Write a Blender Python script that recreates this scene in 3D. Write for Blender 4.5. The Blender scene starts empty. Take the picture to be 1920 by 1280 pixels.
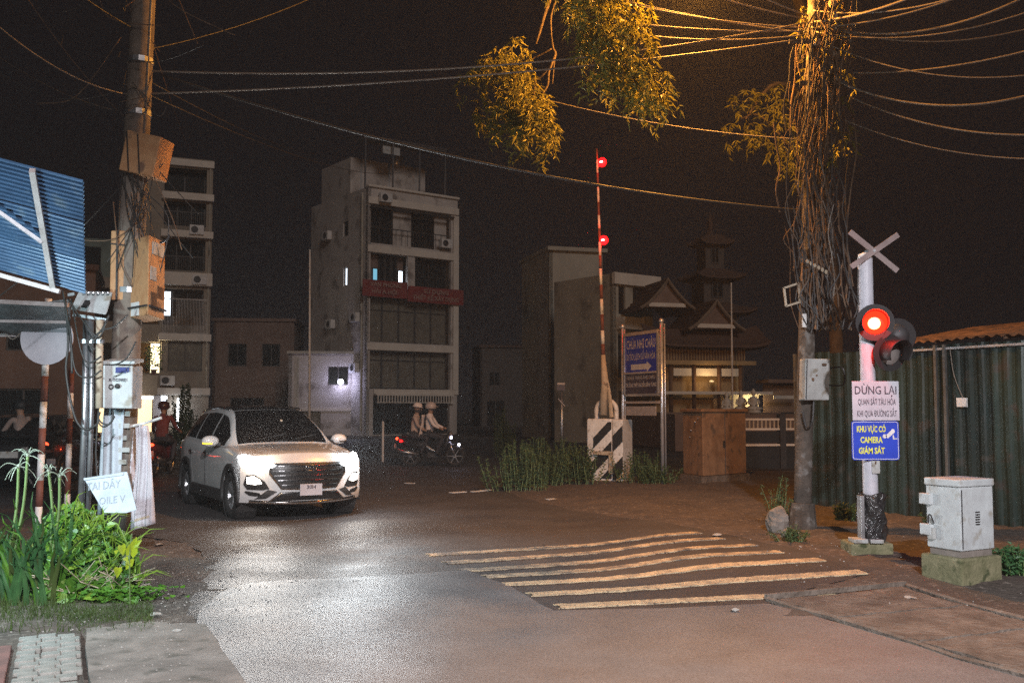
import bpy, bmesh, math, random
from mathutils import Vector, Matrix, noise as mnoise
R = math.radians
rng = random.Random(7)
scene = bpy.context.scene
COL = scene.collection

# ------------------------------------------------------------------ camera
FPX = 1866.67            # focal length in photo pixels (35 mm on a 36 mm sensor)
PITCH = math.atan(125 / FPX)
CAMZ = 1.6
cam_d = bpy.data.cameras.new('camera')
cam_d.lens = 35; cam_d.sensor_width = 36; cam_d.clip_start = 0.05; cam_d.clip_end = 900
cam = bpy.data.objects.new('camera', cam_d); COL.objects.link(cam)
cam.location = (0, 0, CAMZ); cam.rotation_euler = (math.pi / 2 + PITCH, 0, 0)
scene.camera = cam

# ------------------------------------------------------------------ sky and night ambient
world = bpy.data.worlds.new('World'); scene.world = world; world.use_nodes = True
nt = world.node_tree; nt.nodes.clear()
sky = nt.nodes.new('ShaderNodeTexSky'); sky.sky_type = 'NISHITA'; sky.sun_disc = False
sky.sun_elevation = R(-7); sky.sun_rotation = R(160); sky.air_density = 1.6; sky.dust_density = 4
bg1 = nt.nodes.new('ShaderNodeBackground'); bg1.inputs['Strength'].default_value = 0.05
bg2 = nt.nodes.new('ShaderNodeBackground'); bg2.inputs['Color'].default_value = (1.0, 0.80, 0.90, 1)
bg2.inputs['Strength'].default_value = 0.0055
add = nt.nodes.new('ShaderNodeAddShader'); out = nt.nodes.new('ShaderNodeOutputWorld')
nt.links.new(sky.outputs[0], bg1.inputs[0]); nt.links.new(bg1.outputs[0], add.inputs[0])
nt.links.new(bg2.outputs[0], add.inputs[1]); nt.links.new(add.outputs[0], out.inputs[0])
sun_d = bpy.data.lights.new('sun', 'SUN'); sun_d.energy = 0.44; sun_d.angle = R(14); sun_d.color = (1.0, 0.88, 0.82)
sun = bpy.data.objects.new('sun', sun_d); COL.objects.link(sun)
sun.rotation_euler = (R(66), 0, R(20))      # faint town light from behind the camera

vs = scene.view_settings
vs.view_transform = 'Standard'; vs.look = 'None'; vs.exposure = 0; vs.gamma = 1; vs.use_curve_mapping = False
scene.cycles.use_denoising = False     # the high-ISO grain of the photograph
scene.cycles.max_bounces = 6; scene.cycles.diffuse_bounces = 3; scene.cycles.glossy_bounces = 3
scene.cycles.transmission_bounces = 4; scene.cycles.volume_bounces = 0; scene.cycles.transparent_max_bounces = 6
scene.cycles.sample_clamp_indirect = 1.5; scene.cycles.sample_clamp_direct = 14
scene.cycles.caustics_reflective = False; scene.cycles.caustics_refractive = False

# ------------------------------------------------------------------ helpers
def W(px, py, Y):
    """Point at depth Y seen at photo pixel (px, py)."""
    u = (px - 960) / FPX; v = (640 - py) / FPX
    d = Vector((u, math.cos(PITCH) - v * math.sin(PITCH), math.sin(PITCH) + v * math.cos(PITCH)))
    return Vector((0, 0, CAMZ)) + d * (Y / d.y)
def ss(a, b, x):
    t = min(1, max(0, (x - a) / (b - a))); return t * t * (3 - 2 * t)
def g(x, y):
    """Ground height."""
    h = 0.085 * ss(0.75, 2.1, x) * ss(8.4, 10.4, y) * (1 - ss(15, 24, y))
    if y < 40: h += 0.012 * mnoise.noise(Vector((x * .45, y * .45, 0))) * (1 - ss(20, 40, y))
    return h
def GP(px, py):
    Y = 2987.0 / (py - 765); p = W(px, py, Y); return Vector((p.x, p.y, g(p.x, p.y)))
def GX(px, Y):
    x = (px - 960) / FPX * Y; return Vector((x, Y, g(x, Y)))

def mat(name, col, rough=.7, metal=0.0, col2=None, nscale=6, nlow=.35, nhigh=.65, bump=0, bscale=60, bdist=.01,
        spec=.5, col3=None, n3=25, coat=0, transl=0, detail=6, alpha=1):
    m = bpy.data.materials.new(name); m.use_nodes = True
    t = m.node_tree; b = t.nodes['Principled BSDF']
    b.inputs['Roughness'].default_value = rough; b.inputs['Metallic'].default_value = metal
    b.inputs['Specular IOR Level'].default_value = spec; b.inputs['Coat Weight'].default_value = coat
    b.inputs['Base Color'].default_value = (*col, 1)
    tc = t.nodes.new('ShaderNodeTexCoord')
    if col2 is None: col2 = tuple(c * .8 for c in col)
    nz = t.nodes.new('ShaderNodeTexNoise'); nz.inputs['Scale'].default_value = nscale; nz.inputs['Detail'].default_value = detail
    nz.inputs['Roughness'].default_value = .65
    t.links.new(tc.outputs['Object'], nz.inputs['Vector'])
    cr = t.nodes.new('ShaderNodeValToRGB'); cr.color_ramp.elements[0].position = nlow; cr.color_ramp.elements[1].position = nhigh
    cr.color_ramp.elements[0].color = (*col2, 1); cr.color_ramp.elements[1].color = (*col, 1)
    t.links.new(nz.outputs[0], cr.inputs[0]); src = cr.outputs[0]
    if col3 is not None:
        n2 = t.nodes.new('ShaderNodeTexNoise'); n2.inputs['Scale'].default_value = n3; n2.inputs['Detail'].default_value = 3
        t.links.new(tc.outputs['Object'], n2.inputs['Vector'])
        c2 = t.nodes.new('ShaderNodeValToRGB'); c2.color_ramp.elements[0].position = .56; c2.color_ramp.elements[1].position = .68
        t.links.new(n2.outputs[0], c2.inputs[0])
        mx = t.nodes.new('ShaderNodeMixRGB'); t.links.new(c2.outputs[0], mx.inputs[0]); t.links.new(src, mx.inputs[1])
        mx.inputs[2].default_value = (*col3, 1); src = mx.outputs[0]
    t.links.new(src, b.inputs['Base Color'])
    if bump:
        nb = t.nodes.new('ShaderNodeTexNoise'); nb.inputs['Scale'].default_value = bscale; nb.inputs['Detail'].default_value = 4
        t.links.new(tc.outputs['Object'], nb.inputs['Vector'])
        bp = t.nodes.new('ShaderNodeBump'); bp.inputs['Strength'].default_value = bump; bp.inputs['Distance'].default_value = bdist
        t.links.new(nb.outputs[0], bp.inputs['Height']); t.links.new(bp.outputs[0], b.inputs['Normal'])
    if transl:
        tr = t.nodes.new('ShaderNodeBsdfTranslucent'); t.links.new(src, tr.inputs[0])
        ms = t.nodes.new('ShaderNodeMixShader'); ms.inputs[0].default_value = transl
        t.links.new(b.outputs[0], ms.inputs[1]); t.links.new(tr.outputs[0], ms.inputs[2])
        t.links.new(ms.outputs[0], t.nodes['Material Output'].inputs[0])
    return m
def emit(name, col, s):
    m = bpy.data.materials.new(name); m.use_nodes = True
    b = m.node_tree.nodes['Principled BSDF']; b.inputs['Base Color'].default_value = (*col, 1)
    b.inputs['Emission Color'].default_value = (*col, 1); b.inputs['Emission Strength'].default_value = s
    b.inputs['Roughness'].default_value = .4
    return m

class MB:
    def __init__(s): s.v = []; s.f = []; s.mi = []; s.cur = 0
    def add(s, vs, fs):
        o = len(s.v); s.v += [tuple(p) for p in vs]
        for f in fs: s.f.append(tuple(o + i for i in f)); s.mi.append(s.cur)
        return s
    def box(s, c, d, rot=None):
        hx, hy, hz = d[0] / 2, d[1] / 2, d[2] / 2
        p = [Vector((x * hx, y * hy, z * hz)) for x in (-1, 1) for y in (-1, 1) for z in (-1, 1)]
        if rot is not None: p = [rot @ q for q in p]
        c = Vector(c)
        return s.add([c + q for q in p], [(0, 1, 3, 2), (4, 6, 7, 5), (0, 4, 5, 1), (2, 3, 7, 6), (0, 2, 6, 4), (1, 5, 7, 3)])
    def b2(s, x0, x1, y0, y1, z0, z1):
        return s.box(((x0 + x1) / 2, (y0 + y1) / 2, (z0 + z1) / 2), (x1 - x0, y1 - y0, z1 - z0))
    def bar(s, a, b, w, h=None):
        """Square bar from a to b."""
        a = Vector(a); b = Vector(b); d = b - a; h = h or w
        q = d.to_track_quat('Y', 'Z').to_matrix()
        return s.box((a + b) / 2, (w, d.length, h), q)
    def tube(s, pts, r, n=8, caps=True):
        pts = [Vector(p) for p in pts]; k = len(pts)
        rs = r if isinstance(r, (list, tuple)) else [r] * k
        vs = []; prev = None
        for i, p in enumerate(pts):
            t = (pts[min(i + 1, k - 1)] - pts[max(i - 1, 0)])
            if t.length < 1e-9: t = Vector((0, 0, 1))
            t.normalize()
            if prev is None:
                a = t.orthogonal().normalized()
            else:
                a = (prev - t * prev.dot(t))
                a = a.normalized() if a.length > 1e-6 else t.orthogonal().normalized()
            prev = a; b = t.cross(a)
            for j in range(n):
                th = 2 * math.pi * j / n
                vs.append(p + (a * math.cos(th) + b * math.sin(th)) * rs[i])
        fs = []
        for i in range(k - 1):
            for j in range(n):
                fs.append((i * n + j, i * n + (j + 1) % n, (i + 1) * n + (j + 1) % n, (i + 1) * n + j))
        if caps: fs.append(tuple(range(n - 1, -1, -1))); fs.append(tuple((k - 1) * n + j for j in range(n)))
        return s.add(vs, fs)
    def cyl(s, a, b, r, r2=None, n=12): return s.tube([a, b], [r, r if r2 is None else r2], n)
    def lathe(s, prof, n=16, M=None, caps=True):
        """prof [(r, z)] about z, placed by matrix M."""
        vs = []
        for (r, z) in prof:
            for j in range(n):
                th = 2 * math.pi * j / n; vs.append(Vector((r * math.cos(th), r * math.sin(th), z)))
        if M is not None: vs = [M @ v for v in vs]
        fs = []
        for i in range(len(prof) - 1):
            for j in range(n): fs.append((i * n + j, i * n + (j + 1) % n, (i + 1) * n + (j + 1) % n, (i + 1) * n + j))
        if caps: fs.append(tuple(range(n - 1, -1, -1))); fs.append(tuple((len(prof) - 1) * n + j for j in range(n)))
        return s.add(vs, fs)
    def sphere(s, c, r, nu=10, nv=7):
        rx, ry, rz = (r, r, r) if not isinstance(r, (tuple, list)) else r
        c = Vector(c); vs = [c + Vector((0, 0, rz))]
        for i in range(1, nv):
            ph = math.pi * i / nv
            for j in range(nu):
                th = 2 * math.pi * j / nu
                vs.append(c + Vector((rx * math.sin(ph) * math.cos(th), ry * math.sin(ph) * math.sin(th), rz * math.cos(ph))))
        vs.append(c - Vector((0, 0, rz))); L = len(vs) - 1; fs = []
        for j in range(nu): fs.append((0, 1 + j, 1 + (j + 1) % nu))
        for i in range(nv - 2):
            for j in range(nu):
                a = 1 + i * nu; fs.append((a + j, a + nu + j, a + nu + (j + 1) % nu, a + (j + 1) % nu))
        a = 1 + (nv - 2) * nu
        for j in range(nu): fs.append((a + j, L, a + (j + 1) % nu))
        return s.add(vs, fs)
    def prism(s, poly, off):
        """poly: 3D points, extruded by vector off."""
        off = Vector(off); p = [Vector(q) for q in poly]; n = len(p)
        fs = [tuple(range(n)), tuple(range(2 * n - 1, n - 1, -1))]
        for i in range(n): fs.append((i, n + i, n + (i + 1) % n, (i + 1) % n))
        return s.add(p + [q + off for q in p], fs)
    def grid(s, fn, us, vs_, thick=None):
        nu, nv = len(us), len(vs_)
        P = [Vector(fn(u, v)) for u in us for v in vs_]
        fs = [(i * nv + j, (i + 1) * nv + j, (i + 1) * nv + j + 1, i * nv + j + 1) for i in range(nu - 1) for j in range(nv - 1)]
        if thick is None: return s.add(P, fs)
        off = Vector(thick); Q = [p + off for p in P]; N = len(P)
        f2 = fs + [tuple(N + i for i in reversed(f)) for f in fs]
        for i in range(nu - 1):
            a, b = i * nv, (i + 1) * nv; f2.append((b, a, a + N, b + N))
            a, b = i * nv + nv - 1, (i + 1) * nv + nv - 1; f2.append((a, b, b + N, a + N))
        for j in range(nv - 1):
            a, b = j, j + 1; f2.append((a, b, b + N, a + N))
            a, b = (nu - 1) * nv + j, (nu - 1) * nv + j + 1; f2.append((b, a, a + N, b + N))
        return s.add(P + Q, f2)

def lin(a, b, n): return [a + (b - a) * i / (n - 1) for i in range(n)]
def build(name, mb, m, parent=None, smooth=False, bevel=0, loc=None, rot=None, kind=None, label=None, fixn=True):
    me = bpy.data.meshes.new(name); me.from_pydata(mb.v, [], mb.f)
    ms = m if isinstance(m, (list, tuple)) else [m]
    for q in ms: me.materials.append(q)
    if len(ms) > 1: me.polygons.foreach_set('material_index', mb.mi)
    if fixn and len(mb.f) < 60000:
        bm = bmesh.new(); bm.from_mesh(me); bmesh.ops.recalc_face_normals(bm, faces=bm.faces); bm.to_mesh(me); bm.free()
    if smooth: me.polygons.foreach_set('use_smooth', [True] * len(me.polygons))
    me.update()
    o = bpy.data.objects.new(name, me); COL.objects.link(o)
    if loc is not None: o.location = loc
    if rot is not None: o.rotation_euler = rot
    if parent is not None: o.parent = parent
    if bevel:
        b = o.modifiers.new('bevel', 'BEVEL'); b.width = bevel; b.segments = 2; b.limit_method = 'ANGLE'; b.angle_limit = R(35)
    if smooth and not bevel:
        pass
    if kind: o['kind'] = kind
    if label: o['label'] = label
    return o
def tag(o, label, cat, group=None):
    o['label'] = label; o['category'] = cat
    if group: o['group'] = group
    return o
def thing(name, label, cat, loc=(0, 0, 0), rotz=0, group=None, rot=None):
    o = bpy.data.objects.new(name, None); COL.objects.link(o); o.empty_display_size = .2
    o.location = loc; o.rotation_euler = rot if rot is not None else (0, 0, rotz)
    return tag(o, label, cat, group)
def light(name, kind, loc, energy, col, parent=None, radius=.05, spot=None, blend=.5, direction=None):
    d = bpy.data.lights.new(name, kind); d.energy = energy; d.color = col
    if kind in ('POINT', 'SPOT'): d.shadow_soft_size = radius
    if kind == 'SPOT': d.spot_size = R(spot); d.spot_blend = blend
    o = bpy.data.objects.new(name, d); COL.objects.link(o); o.location = loc
    if direction is not None: o.rotation_euler = Vector(direction).to_track_quat('-Z', 'Y').to_euler()
    if parent is not None: o.parent = parent
    return o
def text(name, body, h, m, parent, x, z, y=-.002, width=None, bold=0.0, align='CENTER', slant=0, depth=.0012, label=None):
    """Flat lettering in the local XZ plane facing -Y, h = line height, optionally squeezed to a width."""
    c = bpy.data.curves.new(name, 'FONT'); c.body = body; c.size = 1; c.align_x = align; c.align_y = 'CENTER'
    c.offset = bold; c.resolution_u = 2; c.space_line = 1.05
    o = bpy.data.objects.new(name, c); COL.objects.link(o)
    me = bpy.data.meshes.new_from_object(o.evaluated_get(bpy.context.evaluated_depsgraph_get()))
    COL.objects.unlink(o); bpy.data.objects.remove(o)
    xs = [v.co.x for v in me.vertices]; ys = [v.co.y for v in me.vertices]
    if not xs: return None
    sy = h / 0.73 if '\n' not in body else h / 0.73
    sx = sy if width is None else width / (max(xs) - min(xs))
    cx = (max(xs) + min(xs)) / 2
    for v in me.vertices:
        X = (v.co.x - (cx if width is not None else 0)) * sx; Z = v.co.y * sy
        v.co = (x + X + slant * Z, y, z + Z)
    me.materials.clear(); me.materials.append(m); me.name = name
    ob = bpy.data.objects.new(name, me); COL.objects.link(ob); ob.parent = parent
    if label: ob['label'] = label
    return ob
def copy_tree(o, parent=None):
    c = o.copy(); COL.objects.link(c); c.parent = parent
    for ch in list(o.children): copy_tree(ch, c)
    return c
# ------------------------------------------------------------------ materials
M_dirt = mat('dirt', (.098, .074, .058), .95, col2=(.055, .043, .036), nscale=1.6, bump=.8, bscale=22, bdist=.04, col3=(.16, .13, .11), n3=14)
def asphalt(name, ca, cb, rough, bump, scale, dist, stain=1.2):
    m = mat(name, ca, rough, col2=cb, nscale=stain, nlow=.3, nhigh=.7)
    t = m.node_tree; b = t.nodes['Principled BSDF']; tc = [n for n in t.nodes if n.type == 'TEX_COORD'][0]
    v = t.nodes.new('ShaderNodeTexVoronoi'); v.inputs['Scale'].default_value = scale
    t.links.new(tc.outputs['Object'], v.inputs['Vector'])
    n = t.nodes.new('ShaderNodeTexNoise'); n.inputs['Scale'].default_value = scale * .35; n.inputs['Detail'].default_value = 5
    t.links.new(tc.outputs['Object'], n.inputs['Vector'])
    ad = t.nodes.new('ShaderNodeMath'); ad.operation = 'ADD'; t.links.new(v.outputs['Distance'], ad.inputs[0]); t.links.new(n.outputs[0], ad.inputs[1])
    bp = t.nodes.new('ShaderNodeBump'); bp.inputs['Strength'].default_value = bump; bp.inputs['Distance'].default_value = dist
    t.links.new(ad.outputs[0], bp.inputs['Height']); t.links.new(bp.outputs[0], b.inputs['Normal'])
    # every aggregate stone has its own grey
    src = b.inputs['Base Color'].links[0].from_socket
    mx = t.nodes.new('ShaderNodeMixRGB'); mx.blend_type = 'MULTIPLY'; mx.inputs[0].default_value = .45
    cr = t.nodes.new('ShaderNodeValToRGB'); cr.color_ramp.elements[0].color = (.35, .35, .36, 1); cr.color_ramp.elements[1].color = (1.7, 1.65, 1.6, 1)
    t.links.new(v.outputs['Color'], cr.inputs[0]); t.links.new(src, mx.inputs[1]); t.links.new(cr.outputs[0], mx.inputs[2])
    t.links.new(mx.outputs[0], b.inputs['Base Color'])
    n3 = t.nodes.new('ShaderNodeTexNoise'); n3.inputs['Scale'].default_value = .9; n3.inputs['Detail'].default_value = 6
    t.links.new(tc.outputs['Object'], n3.inputs['Vector'])
    mr = t.nodes.new('ShaderNodeMapRange'); mr.inputs[1].default_value = .3; mr.inputs[2].default_value = .7
    mr.inputs[3].default_value = rough - .1; mr.inputs[4].default_value = rough + .12
    t.links.new(n3.outputs[0], mr.inputs[0]); t.links.new(mr.outputs[0], b.inputs['Roughness'])
    return m
M_asph = asphalt('asphalt_old', (.080, .074, .074), (.05, .046, .046), .64, .25, 110, .008)
M_asph.node_tree.nodes['Principled BSDF'].inputs['Specular IOR Level'].default_value = .28
M_asph_new = asphalt('asphalt_overlay', (.178, .175, .178), (.130, .127, .129), .56, .2, 110, .008, 2.0)
M_concrete = mat('concrete', (.26, .225, .20), .9, col2=(.14, .12, .105), nscale=3, bump=.5, bscale=40, col3=(.10, .09, .075), n3=5)
M_concrete2 = mat('concrete_dirty', (.21, .17, .14), .95, col2=(.10, .075, .058), nscale=3.5, bump=1.0, bscale=24, bdist=.03, col3=(.13, .10, .08), n3=12)
M_mosscon = mat('mossy_concrete', (.24, .22, .13), .95, col2=(.12, .12, .06), nscale=7, bump=.7, bscale=35, bdist=.015, col3=(.06, .07, .03), n3=9)
M_paver = mat('grey_paver', (.33, .325, .30), .9, col2=(.20, .20, .18), nscale=14, bump=.4, bscale=70)
M_slabpink = mat('pale_slab', (.38, .32, .29), .85, col2=(.27, .22, .2), nscale=8, bump=.2)
M_redtile = mat('red_tile', (.22, .10, .085), .88, col2=(.13, .065, .055), nscale=6, bump=.3)
M_stripe = mat('worn_yellow_paint', (.64, .50, .31), .75, col2=(.30, .24, .17), nscale=6, nlow=.34, nhigh=.58, bump=.5, bscale=70, col3=(.10, .085, .07), n3=40)
M_pole = mat('pole_concrete', (.21, .175, .145), .9, col2=(.115, .095, .08), nscale=5, bump=.5, bscale=45, col3=(.12, .10, .09), n3=11)
M_poledark = mat('pole_concrete_dark', (.105, .085, .07), .9, col2=(.045, .037, .03), nscale=6, bump=.7, bscale=40, bdist=.015, col3=(.17, .16, .15), n3=7)
M_steel = mat('galvanised_steel', (.45, .46, .48), .38, .85, col2=(.30, .31, .33), nscale=9)
M_darksteel = mat('dull_steel', (.16, .16, .155), .5, .5, col2=(.10, .10, .095), nscale=5)
M_stain = mat('stainless', (.72, .73, .78), .32, .7, col2=(.5, .5, .52), nscale=5)
M_darkmet = mat('dark_metal', (.045, .043, .045), .55, .3)
M_target = mat('target_board_black', (.014, .013, .014), .7)
M_black = mat('black_rubber', (.012, .012, .013), .6, col2=(.008, .008, .008))
M_cable = mat('cable', (.03, .028, .027), .55)
M_wire = mat('grey_wire', (.22, .19, .16), .5, .2)
M_wrap = mat('black_wrap', (.018, .018, .02), .22, col2=(.05, .05, .05), nscale=9, bump=1.0, bscale=14, bdist=.05, coat=.4)
M_boxlamptint = mat('lamp_tinted_stained_box', (.50, .29, .145), .7, col2=(.38, .19, .085), nscale=6, col3=(.18, .10, .06), n3=6)  # sodium lamp orange put into the beige base colour, with darker stains
M_boxwhite = mat('painted_box_white', (.52, .56, .57), .55, col2=(.40, .42, .43), nscale=4, col3=(.30, .28, .24), n3=6)
M_boxgrey = mat('painted_box_grey', (.42, .43, .42), .6, col2=(.32, .32, .31), nscale=5, col3=(.2, .17, .13), n3=7)
M_boxbeige = mat('painted_box_beige', (.52, .44, .34), .7, col2=(.36, .29, .21), nscale=6, col3=(.18, .13, .09), n3=6)
M_white = mat('white_paint', (.74, .74, .74), .5, col2=(.58, .57, .56), nscale=6, col3=(.4, .38, .35), n3=12)
M_red = mat('red_paint', (.19, .065, .045), .7, col2=(.11, .04, .03), nscale=8)
M_signwhite = mat('sign_white', (.50, .50, .55), .5, col2=(.41, .41, .46), nscale=5)
M_signblue = mat('sign_blue', (.012, .05, .50), .42, col2=(.010, .038, .40), nscale=5)
M_bluedark = mat('board_blue', (.03, .045, .42), .35, col2=(.022, .032, .32), nscale=4)
M_vine = mat('dead_vine', (.17, .11, .07), .9, col2=(.08, .05, .034), nscale=9)
M_boardlow = mat('board_purple_grey', (.055, .04, .07), .35, col2=(.035, .028, .045), nscale=5)
M_textdark = mat('text_black', (.05, .035, .055), .6)
M_textyel = mat('text_yellow', (.72, .74, .10), .5)
M_textwhite = mat('text_white', (.72, .72, .72), .5)
M_textgrey = mat('text_faded', (.55, .53, .56), .6)
M_textblue = mat('text_blue', (.02, .03, .18), .6)
M_hand = mat('marker_line', (.38, .43, .485), .8)
M_fences = [mat('green_sheet', (.017 * k, .033 * k, .028 * k), .42, .2, col2=(.010 * k, .019 * k, .016 * k), nscale=2.0, nlow=.3, nhigh=.7, col3=(.035, .036, .032), n3=4, bump=.1, bscale=7) for k in (1.0, 1.35, .8)]
M_rust = mat('rusty_sheet', (.19, .10, .05), .8, .1, col2=(.045, .027, .017), nscale=4, bump=.3, bscale=18)
M_bluesheet = mat('blue_sheet', (.045, .10, .19), .42, .15, col2=(.026, .058, .115), nscale=2.5, col3=(.08, .12, .17), n3=5)
M_frame = mat('grey_frame', (.40, .36, .36), .55, col2=(.28, .24, .23), nscale=9)
M_tarp = mat('grey_tarp', (.22, .25, .27), .8, col2=(.13, .145, .16), nscale=5, bump=.4, bscale=6, bdist=.05)
M_cloth = mat('white_cloth', (.72, .70, .74), .9, col2=(.60, .57, .62), nscale=4, bump=.3, bscale=12, bdist=.02, transl=.25)
M_board = mat('pale_board', (.52, .58, .64), .8, col2=(.42, .47, .53), nscale=7, bump=.25, bscale=10)
M_wallgrey = mat('wall_grey', (.58, .545, .52), .9, col2=(.46, .425, .40), nscale=.6, bump=.2, bscale=12, col3=(.24, .21, .19), n3=.9)
M_walltrim = mat('wall_trim', (.74, .69, .62), .88, col2=(.62, .57, .51), nscale=1.2)
M_wallcream = mat('wall_cream', (.36, .31, .25), .9, col2=(.26, .22, .18), nscale=.8, col3=(.28, .23, .18), n3=1.5)
M_wallteal = mat('wall_teal_grey', (.20, .25, .23), .9, col2=(.13, .16, .15), nscale=1)
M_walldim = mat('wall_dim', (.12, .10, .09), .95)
M_wallbrown = mat('wall_brown', (.24, .17, .14), .95, col2=(.16, .11, .09), nscale=.7, bump=.3, bscale=9)
M_wallgreen = mat('wall_olive_grey', (.48, .45, .38), .9, col2=(.37, .345, .29), nscale=.6, col3=(.2, .18, .15), n3=.8)
M_glass = mat('dark_window_glass', (.018, .017, .016), .12, 0, col2=(.012, .012, .012), spec=.6)
M_curtain = mat('window_blind', (.19, .17, .13), .7, col2=(.12, .105, .085), nscale=3)
M_winframe = mat('window_frame', (.06, .052, .048), .5)
M_litwin = emit('lit_window', (.78, .88, 1.0), 3.0)
M_litwin2 = emit('lit_window_cyan', (.20, .55, .75), .8)
M_litwarm = emit('lit_window_warm', (1.0, .86, .55), 2.2)
M_shopin = emit('shop_interior_light', (1.0, .72, .38), 1.5)
M_tube = emit('fluorescent_tube', (.85, .93, 1.0), 7)
M_banner = mat('red_banner', (.26, .03, .025), .7, col2=(.18, .022, .02), nscale=3)
M_bannertext = mat('banner_text', (.40, .26, .22), .7)
M_rooftile = mat('roof_tile', (.13, .075, .055), .85, col2=(.08, .05, .04), nscale=8, bump=.4, bscale=20)
M_vergeridge = mat('verge_ridge', (.22, .17, .13), .9)
M_wood = mat('dark_wood', (.16, .085, .045), .7, col2=(.09, .05, .03), nscale=6)
M_pagwall = mat('pagoda_wall', (.42, .30, .16), .85, col2=(.30, .21, .11), nscale=2)
M_statue = mat('white_stone', (.62, .60, .55), .6, col2=(.45, .43, .40), nscale=6)
M_leaf = mat('vine_leaf', (.12, .28, .03), .42, col2=(.045, .14, .015), nscale=7, transl=.35)
M_leaflight = mat('young_vine_leaf', (.26, .40, .05), .42, col2=(.15, .28, .03), nscale=7, transl=.4)
M_leafdark = mat('lily_leaf', (.07, .19, .06), .5, col2=(.03, .10, .035), nscale=4, transl=.3)
M_leafyel = mat('young_yellow_leaf', (.42, .52, .02), .45, col2=(.30, .42, .02), nscale=9, transl=.45)
M_grass = mat('grass_blade', (.085, .13, .03), .6, col2=(.05, .08, .02), nscale=4, transl=.3)
M_weed = mat('weed_leaf', (.075, .115, .035), .6, col2=(.04, .065, .02), nscale=3, transl=.3)
M_treeleaf = mat('tree_leaf', (.27, .25, .035), .55, col2=(.13, .13, .02), nscale=2, transl=.35)
M_petal = mat('lily_petal', (.40, .45, .36), .5, transl=.4)
M_stem = mat('stem', (.12, .19, .06), .6)
M_bark = mat('bark', (.085, .062, .045), .95, col2=(.045, .033, .024), nscale=9, bump=.8, bscale=22, bdist=.02)
M_stone = mat('boulder', (.26, .23, .20), .92, col2=(.15, .13, .11), nscale=6, bump=.8, bscale=18, bdist=.03)
M_carwhite = mat('white_car_paint', (.66, .65, .64), .28, .0, col2=(.61, .60, .59), coat=.9)
M_carblack = mat('dark_car_paint', (.02, .02, .022), .25, .1, col2=(.018, .018, .02), coat=.8)
M_carglass = mat('car_glass', (.012, .011, .011), .06, spec=.6)
M_grille = mat('grille_black', (.02, .019, .019), .35)
M_chrome = mat('chrome', (.75, .74, .74), .12, 1.0, col2=(.7, .7, .7))
M_plastic = mat('black_cladding', (.035, .033, .033), .6)
M_tyre = mat('tyre', (.02, .019, .019), .85)
M_alloy = mat('alloy', (.42, .42, .43), .35, .8)
M_headlamp = emit('headlamp_lens', (.94, .98, 1.0), 60)
M_foglamp = emit('foglamp_lens', (1.0, .93, .82), 14)
M_indicator = emit('indicator_amber', (1.0, .55, .03), 2.2)
M_tail = emit('tail_lamp_red', (1.0, .06, .02), 5)
M_redlens = emit('signal_red_lens', (1.0, .008, .002), 8)
M_redcore = emit('red_lamp_core', (1.0, .34, .10), 10)
M_pinkcore = emit('pink_lamp_core', (1.0, .55, .50), 10)
M_redled = emit('barrier_red_lamp', (1.0, .002, .003), 12)
M_whiteled = emit('white_led', (.75, .75, 1.0), 22)
M_sodium = emit('sodium_lamp_glass', (1.0, .50, .10), 30)
M_ledlamp = emit('led_lamp_glass', (1.0, .95, .9), 15)
M_lensoff = mat('unlit_lens', (.20, .18, .17), .15, coat=.5)
M_skin = mat('skin', (.32, .20, .14), .6)
M_shirtpale = mat('pale_shirt', (.26, .21, .19), .85, bump=.3, bscale=12, bdist=.02)
M_shirtwhite = mat('white_jacket', (.78, .73, .74), .85, bump=.3, bscale=12, bdist=.02)
M_jacketred = mat('dark_red_jacket', (.16, .035, .03), .8, bump=.3, bscale=12, bdist=.02)
M_shirttan = mat('tan_shirt', (.52, .42, .38), .85)
M_trouser = mat('dark_trousers', (.04, .04, .05), .85)
M_helmet = mat('dark_helmet', (.06, .02, .02), .3)
M_helmetmid = mat('mauve_helmet', (.22, .16, .16), .4)
M_helmetpale = mat('pale_helmet', (.55, .50, .50), .35)
M_bikedark = mat('bike_black', (.02, .02, .024), .3, coat=.5)
M_bikered = mat('bike_dark_red', (.10, .02, .02), .35, coat=.5)
M_stripeworn = mat('worn_off_paint', (.54, .42, .27), .75, col2=(.14, .12, .10), nscale=5, nlow=.38, nhigh=.60, bump=.6, bscale=70, col3=(.075, .065, .058), n3=30)
M_buck = mat('crossbuck_faded', (.25, .19, .18), .6, col2=(.18, .135, .13), nscale=8)
M_cablamptint = mat('relay_cabinet_lamp_tint', (.30, .17, .09), .75, col2=(.19, .105, .055), nscale=4, col3=(.12, .075, .045), n3=6)  # cabinet colour carries the orange of the street lamp's light
M_litter = mat('litter_paper', (.42, .40, .37), .8)
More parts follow.
